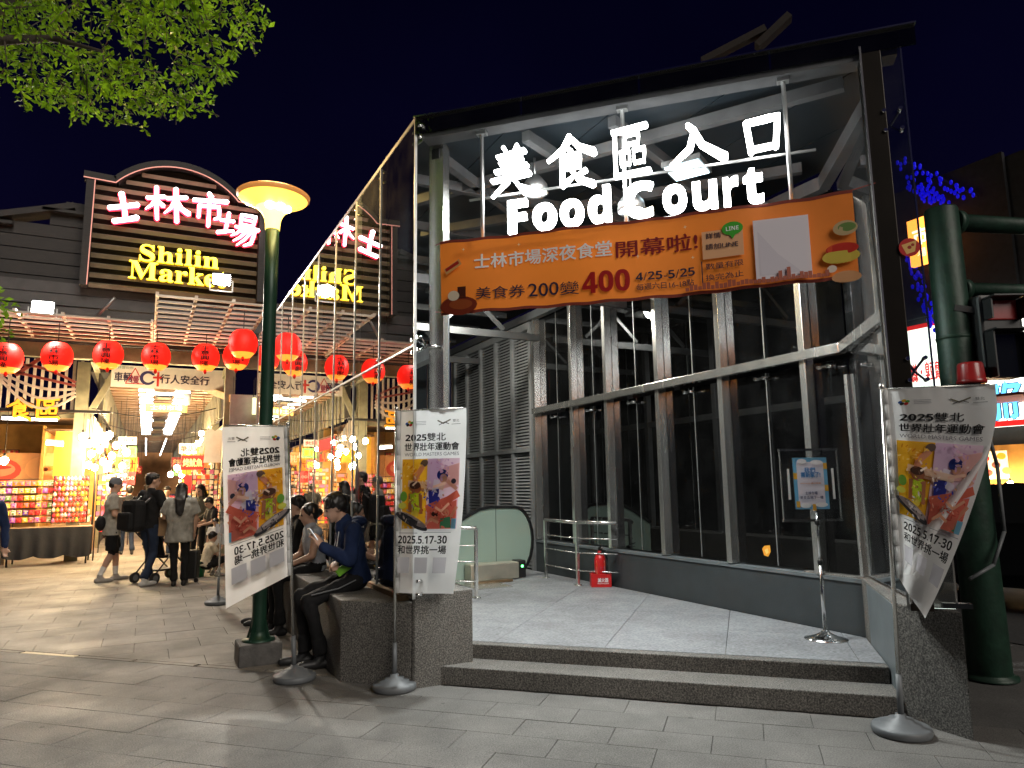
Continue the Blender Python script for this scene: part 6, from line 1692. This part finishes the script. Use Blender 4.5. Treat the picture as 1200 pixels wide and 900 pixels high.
# seated man with phone: faces the alley (-X)
SM = Vector((1.70, 6.40, 0))
pose = dict(pelvis=V(0, 0, .735), chest=V(.0, .05, 1.02), neck=V(0, .115, 1.205), head=V(0, .20, 1.335), look=V(0, 1, -.42),
            shL=V(-.185, .075, 1.145), shR=V(.185, .075, 1.145), elL=V(-.235, .11, .885), wrL=V(-.13, .335, 1.015), elR=V(.235, .02, .90), wrR=V(-.02, .19, .86),
            hipL=V(-.095, .02, .70), hipR=V(.095, .02, .70), knL=V(-.10, .43, .565), knR=V(.13, .45, .585), anL=V(-.08, .30, .115), anR=V(.14, .40, .105), toeL=V(-.085, .46, .04), toeR=V(.16, .56, .04))
pm, J, HF = person('person in navy hoodie and dark trousers seated on the bench, looking at a phone', SM, R(90), pose, 'c_navy', 'long', 'c_black', 'long', 'shoe_black', 'bowl', vox=.0085, H=1.70, loose=1.06, hands=((V(.1, .5, .75), V(.5, .3, .0)), (V(-.9, .25, -.1), V(0, -.3, -1))))
h = Body()      # hood bunched behind the neck
h.ell(V(0, -.005, 1.205), (.125, .085, .055), 'h'); h.cap(V(-.11, .03, 1.20), V(-.06, .12, 1.165), .035, .022, 'h'); h.cap(V(.11, .03, 1.20), V(.06, .12, 1.165), .035, .022, 'h')
link('hood', h.mesh('hood', dict(h='c_navy'), .009, 3, .008, ('h',)), pm)
for s in (-1, 1): MB().tube([V(s * .035, .165, 1.14), V(s * .04, .185, 1.0)], .004, 6).build('drawstring', 'white_paint', pm)
MB().tube([V(-.19, .05, .60 + .12), V(-.195, .2, .66), V(-.17, .42, .62)], .006, 6).build('side_stripe', 'plastic_grey', pm)
ph_ = SM + Matrix.Rotation(R(90), 3, 'Z') @ V(-.105, .40, 1.105)
t = thing('phone', 'smartphone in a pale case held by the seated person', 'phone', ph_, R(90))
PM = Matrix.Rotation(R(-35), 3, 'X')
MB().box((0, 0, 0), (.075, .010, .155), mtx=PM).build('case', 'white_paint', t, .003); MB().box(PM @ V(0, -.0058, 0), (.068, .001, .145), mtx=PM).build('screen', 'phone_screen', t)
sn_ = SM + Matrix.Rotation(R(90), 3, 'Z') @ V(-.15, .15, .835)
t = thing('snack_wrapper', 'bright green snack wrapper in the lap of the seated person', 'wrapper', sn_, R(70))
MB().box((0, 0, -.02), (.045, .13, .07), mtx=Matrix.Rotation(R(-35), 3, 'X')).build('wrapper', mat('lime', (.16, .42, .03), .4, var=.2), t, .012)
MB().ball((0, -.06, .05), (.03, .03, .035), 8, 10).build('bun', mat('bread', (.6, .5, .4), .7), t)

SW = Vector((1.68, 8.02, 0))
pose_w = dict(pelvis=V(0, 0, .72), chest=V(.0, .03, .98), neck=V(0, .06, 1.15), head=V(0, .09, 1.29), look=V(.1, 1, -.2), shL=V(-.165, .04, 1.10), shR=V(.165, .04, 1.10), elL=V(-.20, .10, .84), wrL=V(-.12, .30, .76), elR=V(.2, .10, .84), wrR=V(.1, .32, .76),
              hipL=V(-.09, .02, .69), hipR=V(.09, .02, .69), knL=V(-.09, .44, .62), knR=V(.09, .44, .62), anL=V(-.09, .40, .12), anR=V(.09, .42, .12), toeL=V(-.09, .56, .04), toeR=V(.09, .58, .04))
pw, J, HF = person('person in a grey sleeveless top with hair tied up, seated beyond the hoodie wearer', SW, R(96), pose_w, 'c_lgrey', 'none', 'c_black', 'long', 'shoe_black', 'bun', True, vox=.011, H=1.62)
m = MB(); hp_ = V(0, .09, 1.29)
m.tube([hp_ + V(math.cos(a) * .089, -.03 + .0 * math.sin(a), .02 + .115 * math.sin(a)) for a in [math.pi * k / 10 for k in range(11)]], .008, 6); m.build('headband', 'c_tan', pw)
person('dark-haired person seated farthest along the bench, mostly hidden', (1.66, 8.62, 0), R(85), dict(pose_w, look=V(-.2, 1, -.1)), 'c_black', 'long', 'c_black', 'long', 'shoe_black', 'short', vox=.014, H=1.72)

# standing visitors in the alley
walkL = dict(knL=V(-.09, .10, .49), anL=V(-.10, .12, .10), toeL=V(-.11, .28, .035), knR=V(.09, .02, .48), anR=V(.10, -.14, .11), toeR=V(.12, .01, .035))
person('person in a grey cap, loose pale T-shirt and black shorts standing by the stall table', (-.5, 14.2, 0), R(-80), dict(walkL, elR=V(.235, .0, 1.10), wrR=V(.20, .24, 1.04), elL=V(-.23, .02, 1.10), wrL=V(-.18, .26, 1.02), look=V(.1, 1, -.15)), 'c_beige', 'short', 'c_black', 'shorts', 'shoe_grey', 'cap', H=1.74, vox=.013, loose=1.18, sock='c_white', long_top=.1)
t = thing('shoulder_bag', 'small black bag at the hip of the person in the cap', 'bag', (-.66, 14.12, .98), R(-80))
m = MB(); m.ball((0, 0, 0), (.13, .08, .13), 10, 14); m.build('pouch', 'c_black', t); MB().tube([(-.1, .03, .08), (-.02, .13, .36), (.1, .15, .44)], .012, 6).build('strap', 'black_plastic', t)
person('person in a black T-shirt and dark jeans carrying a backpack, seen from behind', (.08, 13.3, 0), R(-48), dict(walkL, elR=V(.24, .06, 1.12), wrR=V(.16, .27, 1.02), look=V(.5, 1, -.05)), 'c_black', 'short', 'c_denim', 'long', 'shoe_white', 'short', H=1.80, vox=.013, loose=1.08)
t = thing('backpack', 'large black backpack on the person in the black T-shirt', 'backpack', (-.16, 13.12, 1.12), R(-48))
m = MB(); m.box((0, 0, 0), (.34, .24, .52)); m.build('main_pack', 'c_black', t, .09)
MB().box((0, -.15, -.08), (.27, .10, .28)).build('front_pocket', 'c_black', t, .04)
for s in (-1, 1): MB().tube([(s * .11, .12, .2), (s * .12, .24, .30), (s * .13, .34, .22)], .018, 6).build('strap', 'black_plastic', t)
MB().tube([(-.05, 0, .25), (0, 0, .30), (.05, 0, .25)], .012, 6).build('grab_handle', 'black_plastic', t)
t = thing('paper_bag', 'brown paper carrier bag hanging from the forearm of the backpack carrier', 'bag', (.30, 13.22, .93), R(-20))
MB().box((0, 0, 0), (.30, .14, .30)).build('bag_body', 'cardboard', t, .006); MB().tube([(-.08, 0, .15), (-.05, 0, .27), (.05, 0, .27), (.08, 0, .15)], .006, 6).build('handle', 'cardboard', t)
person('person with long black hair in an oversized grey shirt and black trousers, seen from behind', (.52, 12.9, 0), R(-6), dict(elR=V(.25, .04, 1.10), wrR=V(.22, .10, .86), elL=V(-.25, .05, 1.13), wrL=V(-.16, .22, 1.1), knL=V(-.07, .03, .48), anL=V(-.05, -.02, .09), toeL=V(-.05, .14, .035)), 'c_grey', 'short', 'c_black', 'long', 'shoe_black', 'long', True, H=1.63, vox=.013, loose=1.36, long_top=.14)
t = thing('stroller', 'folding black stroller in front of the backpack carrier', 'stroller', (.32, 13.75, 0), R(-48))
for s in (-1, 1):
    MB().tube([(s * .24, -.52, 1.0), (s * .24, -.40, .86), (s * .22, .34, .16)], .014, 8).build('frame_tube', 'black_plastic', t); MB().tube([(s * .22, -.36, .14), (s * .22, .0, .5)], .012, 8).build('frame_tube', 'black_plastic', t)
    for y in (-.36, .36):
        w_ = MB().cyl((s * .22 - .02, y, .09), (s * .22 + .02, y, .09), .09, n=20).build('wheel', 'rubber', t); MB().cyl((s * .22 - .022, y, .09), (s * .22 + .022, y, .09), .05, n=14).build('hub', 'plastic_grey', w_)
MB().cyl((-.24, -.52, 1.0), (.24, -.52, 1.0), .016, n=10).build('handle', 'rubber', t)
MB().box((0, -.02, .42), (.38, .34, .05)).build('seat', 'c_black', t, .02); MB().box((0, -.22, .66), (.38, .05, .46), mtx=Matrix.Rotation(R(18), 3, 'X')).build('backrest', 'c_black', t, .02); MB().box((0, -.05, .2), (.36, .4, .03)).build('basket', 'black_plastic', t)
t = thing('suitcase', 'small black trolley case standing beside the long-haired person', 'suitcase', (.74, 13.2, 0), R(-20))
MB().box((0, 0, .30), (.22, .2, .46)).build('shell', 'black_plastic', t, .03)
for x in (-.08, .08): MB().cyl((x, 0, .53), (x, 0, .78), .008, n=6).build('pull_rod', 'steel', t); MB().cyl((x, -.012, .035), (x, .012, .035), .035, n=12).build('wheel', 'rubber', t)
MB().cyl((-.08, 0, .78), (.08, 0, .78), .012, n=8).build('pull_handle', 'rubber', t)
person('person with long brown hair in an olive jacket facing the children', (1.02, 16.3, 0), R(150), dict(look=V(.2, 1, -.4), elR=V(.22, .08, 1.10), wrR=V(.12, .26, 1.05), elL=V(-.22, .08, 1.1), wrL=V(-.12, .25, 1.0)), 'c_olive', 'long', 'c_black', 'long', 'shoe_black', 'long', True, H=1.62, vox=.016)
person('boy in a black shirt bending his head beside the olive jacket', (1.18, 15.3, 0), R(110), dict(look=V(0, 1, -.6), head=V(0, .09, 1.56), elR=V(.22, .08, 1.10), wrR=V(.1, .28, 1.08), elL=V(-.22, .08, 1.1), wrL=V(-.1, .28, 1.05)), 'c_black', 'short', 'c_black', 'long', 'shoe_black', 'short', H=1.38, vox=.015)
squat = dict(pelvis=V(0, -.05, .30), chest=V(0, .04, .60), neck=V(0, .08, .78), head=V(0, .13, .93), shL=V(-.17, .06, .73), shR=V(.17, .06, .73), elL=V(-.22, .16, .52), wrL=V(-.12, .38, .48), elR=V(.22, .16, .52), wrR=V(.12, .38, .48), hipL=V(-.1, 0, .27), hipR=V(.1, 0, .27), knL=V(-.15, .36, .42), knR=V(.15, .36, .42), anL=V(-.13, .22, .09), anR=V(.13, .22, .09), toeL=V(-.15, .38, .035), toeR=V(.15, .38, .035), look=V(0, 1, -.3))
person('child in a cream top crouching low by the bench', (1.02, 13.9, 0), R(-70), squat, 'c_cream', 'short', 'c_black', 'shorts', 'shoe_grey', 'short', H=1.25, vox=.013, sock='c_white')
person('small child in a pale top standing behind the crouching child', (1.20, 14.6, 0), R(160), dict(look=V(.2, 1, -.3)), 'c_white', 'short', 'c_tan', 'long', 'shoe_grey', 'short', H=.98, vox=.015)
t = thing('green_bucket', 'green plastic bucket on the floor beside the crouching child', 'bucket', (.86, 14.0, 0))
MB().lathe([(0, 0), (.13, 0), (.165, .26), (.175, .27), (.16, .265), (.125, .02), (0, .02)], 20).build('pail', mat('green_plastic', (.02, .20, .08), .4, var=.1), t); MB().tube([(-.16, 0, .26), (-.1, 0, .38), (.1, 0, .38), (.16, 0, .26)], .006, 6).build('handle', 'steel', t)
bgp = [((.45, 18.5), 170, 'c_lgrey', 'c_denim', 'short', 'person in a pale grey top deeper in the alley, left of the crowd'), ((.85, 19.4), 20, 'c_blue', 'c_black', 'grey', 'person with grey hair and blue top deeper in the alley'), ((1.2, 20.4), 190, 'c_tan', 'c_black', 'long', 'person in a tan top half hidden deep in the alley'),
       ((.15, 21.5), 5, 'c_white', 'c_denim', 'short', 'person in white deep in the middle of the alley'), ((-.35, 20.0), 10, 'c_black', 'c_denim', 'short', 'person in black behind the left stall corner'), ((.6, 24.5), 180, 'c_wine', 'c_black', 'long', 'person in wine red far down the alley'), ((.0, 27), 0, 'c_grey', 'c_black', 'short', 'small figure in grey far down the alley'), ((1.0, 28), 185, 'c_navy', 'c_black', 'short', 'small figure in navy far down the alley')]
for (x, y), rz, tp_, bt_, hr, lab in bgp:
    person(lab, (x, y, 0), R(rz), dict(walkL), tp_, 'short', bt_, 'long', 'shoe_black', hr, hr == 'long', H=random.Random(x * 9).uniform(1.6, 1.76), vox=.022)
pe = pz(-30, 722)
person('dark-clothed person cut off by the left picture edge', (pe.x, pe.y, 0), R(-150), dict(walkL, elL=V(-.26, .0, 1.1), wrL=V(-.25, .05, .84)), 'c_navy', 'long', 'c_denim', 'long', 'shoe_black', 'short', H=1.68, vox=.014)

# ================================================================== TREE (upper left)
tree = thing('street_tree', 'leafy street tree whose lit crown hangs into the upper left corner', 'tree', (-3.3, 3.4, 0))
TO = Vector((-3.3, 3.4, 0))
m = MB()
def limb(pts, rs):
    for i in range(len(pts) - 1):
        m.cyl(pts[i] - TO, pts[i + 1] - TO, rs[i], rs[i + 1], 12, True)
        m.ball(pts[i + 1] - TO, (rs[i + 1],) * 3, 6, 10)
b0 = CAMP + ray(-40, 30) * 4.3; b1 = CAMP + ray(35, -5) * 4.5; b2 = CAMP + ray(150, -25) * 4.6
limb([TO, TO + V(.05, .02, 1.2), TO + V(.25, .1, 2.4), TO + V(.7, .35, 3.3), b0, b1, b2], [.17, .14, .12, .10, .05, .035, .015])
limb([TO + V(.25, .1, 2.4), TO + V(-.4, -.5, 3.6), TO + V(-1.0, -.9, 4.8)], [.11, .07, .03])
b3 = CAMP + ray(-30, 48) * 4.2; b4 = CAMP + ray(120, 60) * 4.4
limb([TO + V(.5, .25, 2.9), b3, CAMP + ray(60, 45) * 4.4, b4], [.07, .035, .02, .008])
limb([b0, CAMP + ray(60, -120) * 4.6, CAMP + ray(180, -170) * 4.9], [.045, .03, .01])
limb([TO + V(.25, .1, 2.2), CAMP + ray(-60, 350) * 4.6, CAMP + ray(-5, 372) * 4.5], [.04, .015, .006])
rl_ = random.Random(21)
edge = [(-400, 90), (-200, 100), (-60, 105), (0, 112), (30, 126), (60, 128), (95, 143), (130, 143), (165, 158), (190, 138), (215, 128), (245, 112), (265, 104), (268, 78), (290, 64), (312, 38), (305, 5), (290, -60), (240, -200), (100, -320), (-100, -380), (-400, -380)]
def inside(x, y):
    c = False; n = len(edge)
    for i in range(n):
        x0, y0 = edge[i]; x1, y1 = edge[(i + 1) % n]
        if (y0 > y) != (y1 > y) and x < (x1 - x0) * (y - y0) / (y1 - y0) + x0: c = not c
    return c
lv = MB(); tw = []
def leaf(p, d, size):
    s_ = d.cross(Vector((rl_.gauss(0, 1), rl_.gauss(0, 1), rl_.gauss(0, 1)))).normalized(); n_ = d.cross(s_)
    L, W = size, size * .24
    a = p; b = p + d * L * .55; c = p + d * L
    lv.add([a, b + s_ * W + n_ * W * .35, c - n_ * L * .08, b - s_ * W + n_ * W * .35, b], [(0, 4, 1), (1, 4, 2), (0, 3, 4), (3, 2, 4)])
nclu = 0
while nclu < 1150:
    u, v = rl_.uniform(-400, 315), rl_.uniform(-380, 160)
    if not inside(u, v): continue
    if u < -120 or v < -140:
        if rl_.random() < .62: continue
    nclu += 1
    dep = rl_.uniform(3.7, 5.3)
    c = CAMP + ray(u, v) * dep - TO
    ax = Vector((rl_.gauss(0, .6), rl_.gauss(0, .6), rl_.gauss(-.35, .5))).normalized()
    tw.append((c, ax))
    for k in range(rl_.randint(14, 24)):
        q = rl_.uniform(-.12, .07); d = (ax * .5 + Vector((rl_.gauss(0, 1), rl_.gauss(0, 1), rl_.gauss(0, .8))).normalized()).normalized()
        leaf(c + ax * q + Vector((rl_.gauss(0, .012), rl_.gauss(0, .012), rl_.gauss(0, .012))), d, rl_.uniform(.026, .062))
for k in range(16):
    c = CAMP + ray(rl_.uniform(-40, 9), rl_.uniform(338, 402)) * rl_.uniform(4.3, 4.8) - TO
    for j in range(12):
        leaf(c + Vector((rl_.gauss(0, .03), rl_.gauss(0, .03), rl_.gauss(0, .03))), Vector((rl_.gauss(0, 1), rl_.gauss(0, 1), rl_.gauss(0, 1))).normalized(), rl_.uniform(.035, .06))
m.build('trunk', 'bark', tree)
m2 = MB()
for c, ax in tw: m2.cyl(c - ax * .14, c + ax * .06, .004, .002, 5, False)
stuff(m2.build('twigs', 'bark', tree))
lv.build('crown', 'leaf', tree)
# rooftop beam behind the pavilion
p0, p1 = hit(790, 90, (1, 1, 0), 17), hit(925, 20, (1, 1, 0), 17)
t = thing('rooftop_spar', 'dark wooden roof spar rising faintly behind the pavilion roof', 'roof spar', (p0 + p1) / 2)
MB().beam((p0.lerp(p1, .25)) - t.location, p0.lerp(p1, .8) - t.location, .16, .12).build('spar', mat('spar_wood', (.012, .008, .006), .8, var=.3), t); MB().beam(p0.lerp(p1, .72) - t.location + V(0, 0, -.25), p1 - t.location + V(.0, 0, .0), .22, .12).build('spar_end', 'spar_wood', t)

# more hanging signs down the alley
rs_ = random.Random(31)
WORDS = ['烤魷魚', '果汁', '糖葫蘆', '雞排', '章魚燒', '冰品', '飾品', '襪子', '手機殼', '玩具', '香腸', '豆花', '餅乾', '帽子']
COLS = [('red_plastic', 'f8e0a0', 'red'), ('yellow_cloth', '901010', 'yellow'), ('white_paint', 'b01818', 'white'), ('poster_orange', 'fff0d0', 'orange'), ('green_sign', 'f8f0d0', 'green'), ('crimson', 'f8d890', 'crimson')]
for i, wd in enumerate(WORDS):
    sd_ = -1 if i % 2 else 1; y = 20.5 + i * 1.25; x = .3 + sd_ * rs_.uniform(.75, 1.15); z = rs_.uniform(2.15, 2.95); mt, tc_, cn = COLS[i % 6]
    t = thing('hanging_sign', '%s %s hanging sign with a %s word, %s side of the alley' % (('nearest', 'middle', 'farthest')[i // 6], cn, ('three-character' if len(wd) == 3 else 'two-character'), 'left' if sd_ < 0 else 'right'), 'sign', (x, y, z), group='hanging signs down the alley')
    w_, h_ = rs_.uniform(.45, .7), rs_.uniform(.28, .42)
    MB().box((0, 0, 0), (w_, .05, h_)).build('panel', mt, t)
    for s_ in (-1, 1): MB().cyl((s_ * w_ * .4, 0, h_ / 2), (s_ * w_ * .4, 0, 3.95 - z), .006, n=5).build('cord', 'black_plastic', t)
    P = Print(); P.text(wd, 0, 0, w_ * .85, h_ * .55, tc_, .03); P.build('lettering', 'board_ink', t, lambda u, v, g_: Vector((u, -.025 - g_, v)), .004)

# display racks packed with goods at both sides of the alley mouth
def display(label, x0, x1, y, z0, z1, seed):
    t = thing('display_rack', label, 'rack', ((x0 + x1) / 2, y, 0), group='goods racks at the alley mouth')
    W = x1 - x0; r_ = random.Random(seed)
    for x in (-W / 2, W / 2): MB().cyl((x, 0, 0), (x, 0, z1), .014, n=6).build('upright', 'black_plastic', t)
    for i in range(6): MB().cyl((-W / 2, 0, z0 + (z1 - z0) * i / 5), (W / 2, 0, z0 + (z1 - z0) * i / 5), .007, n=5).build('rail', 'black_plastic', t)
    m = MB(); cols = []
    nx, nz = max(4, int(W / .085)), int((z1 - z0) / .11)
    for i in range(nx):
        for j in range(nz):
            if r_.random() < .1: continue
            m.box((-W / 2 + (i + .5) * W / nx + r_.uniform(-.01, .01), -.04 - r_.uniform(0, .03), z0 + (j + .5) * (z1 - z0) / nz), (W / nx * r_.uniform(.6, .95), .03, .09 * r_.uniform(.6, 1.1)), R(r_.uniform(-12, 12)))
            cols.extend([PAL[r_.choice((0, 1, 2, 2, 5, 6, 7, 9, 10, 6, 3))]] * 6)
    me = m.mesh('goods', 'board_ink'); a = me.color_attributes.new('ink', 'FLOAT_COLOR', 'CORNER'); data = []
    for p_, c_ in zip(me.polygons, cols): data += [*c_, 1.0] * p_.loop_total
    a.data.foreach_set('color', data); stuff(link('goods', me, t))
for i, (x0, x1, y, z0, z1) in enumerate(((-.98, -.62, 18.7, .75, 1.9), (-1.0, -.45, 21.0, .5, 2.1), (-.95, -.4, 23.6, .5, 2.2), (.95, 1.5, 18.2, .8, 2.0), (.9, 1.5, 20.9, .6, 2.2), (.85, 1.5, 23.5, .5, 2.2), (-6.0, -4.6, 19.2, .9, 2.3), (-4.4, -2.9, 21.6, 1.0, 2.6))):
    display(('rack of mixed goods beside the toy rack at the alley mouth', 'tall goods rack on the left of the alley behind the first stall', 'tall goods rack farther down the left of the alley', 'goods rack on the right of the alley mouth by the bench', 'tall goods rack on the right of the alley', 'tall goods rack farther down the right of the alley', 'goods rack at the far left behind the bare counter', 'wall of goods at the back of the left stall')[i], x0, x1, y, z0, z1, i + 50)
rb_ = random.Random(8)
for i in range(22):
    sd_ = -1 if i % 2 else 1; y = 19.5 + i * 1.0; x = .3 + sd_ * rb_.uniform(.8, 1.2); z = rb_.uniform(2.2, 2.8)
    t = thing('alley_bulb', 'small warm bulb hung along the %s edge of the alley' % ('left' if sd_ < 0 else 'right'), 'bulb', (x, y, z), group='small bulbs down the %s of the alley' % ('left' if sd_ < 0 else 'right'))
    MB().ball((0, 0, 0), (.045, .045, .055), 6, 10).build('globe', 'bulb', t); MB().cyl((0, 0, .05), (0, 0, 3.9 - z), .005, n=5).build('cord', 'black_plastic', t)
for i, (xa, ya, za, xb, yb, zb) in enumerate(((-1.2, 18.6, 3.4, 1.5, 19.6, 3.6), (-1.1, 21.5, 3.3, 1.5, 21.2, 3.2), (-1.1, 24, 3.2, 1.5, 25, 3.3), (-5, 18.0, 3.2, -1.3, 18.2, 3.3))):
    tag(MB().tube([Vector((xa, ya, za)).lerp(Vector((xb, yb, zb)), k / 8) - Vector((0, 0, .22 * math.sin(math.pi * k / 8))) for k in range(9)], .012, 6).build('overhead_cable', 'black_plastic'), ('slack black cable across the alley mouth', 'slack black cable across the alley past the first stall', 'slack black cable deep in the alley', 'slack black cable over the left stall front')[i], 'cable')
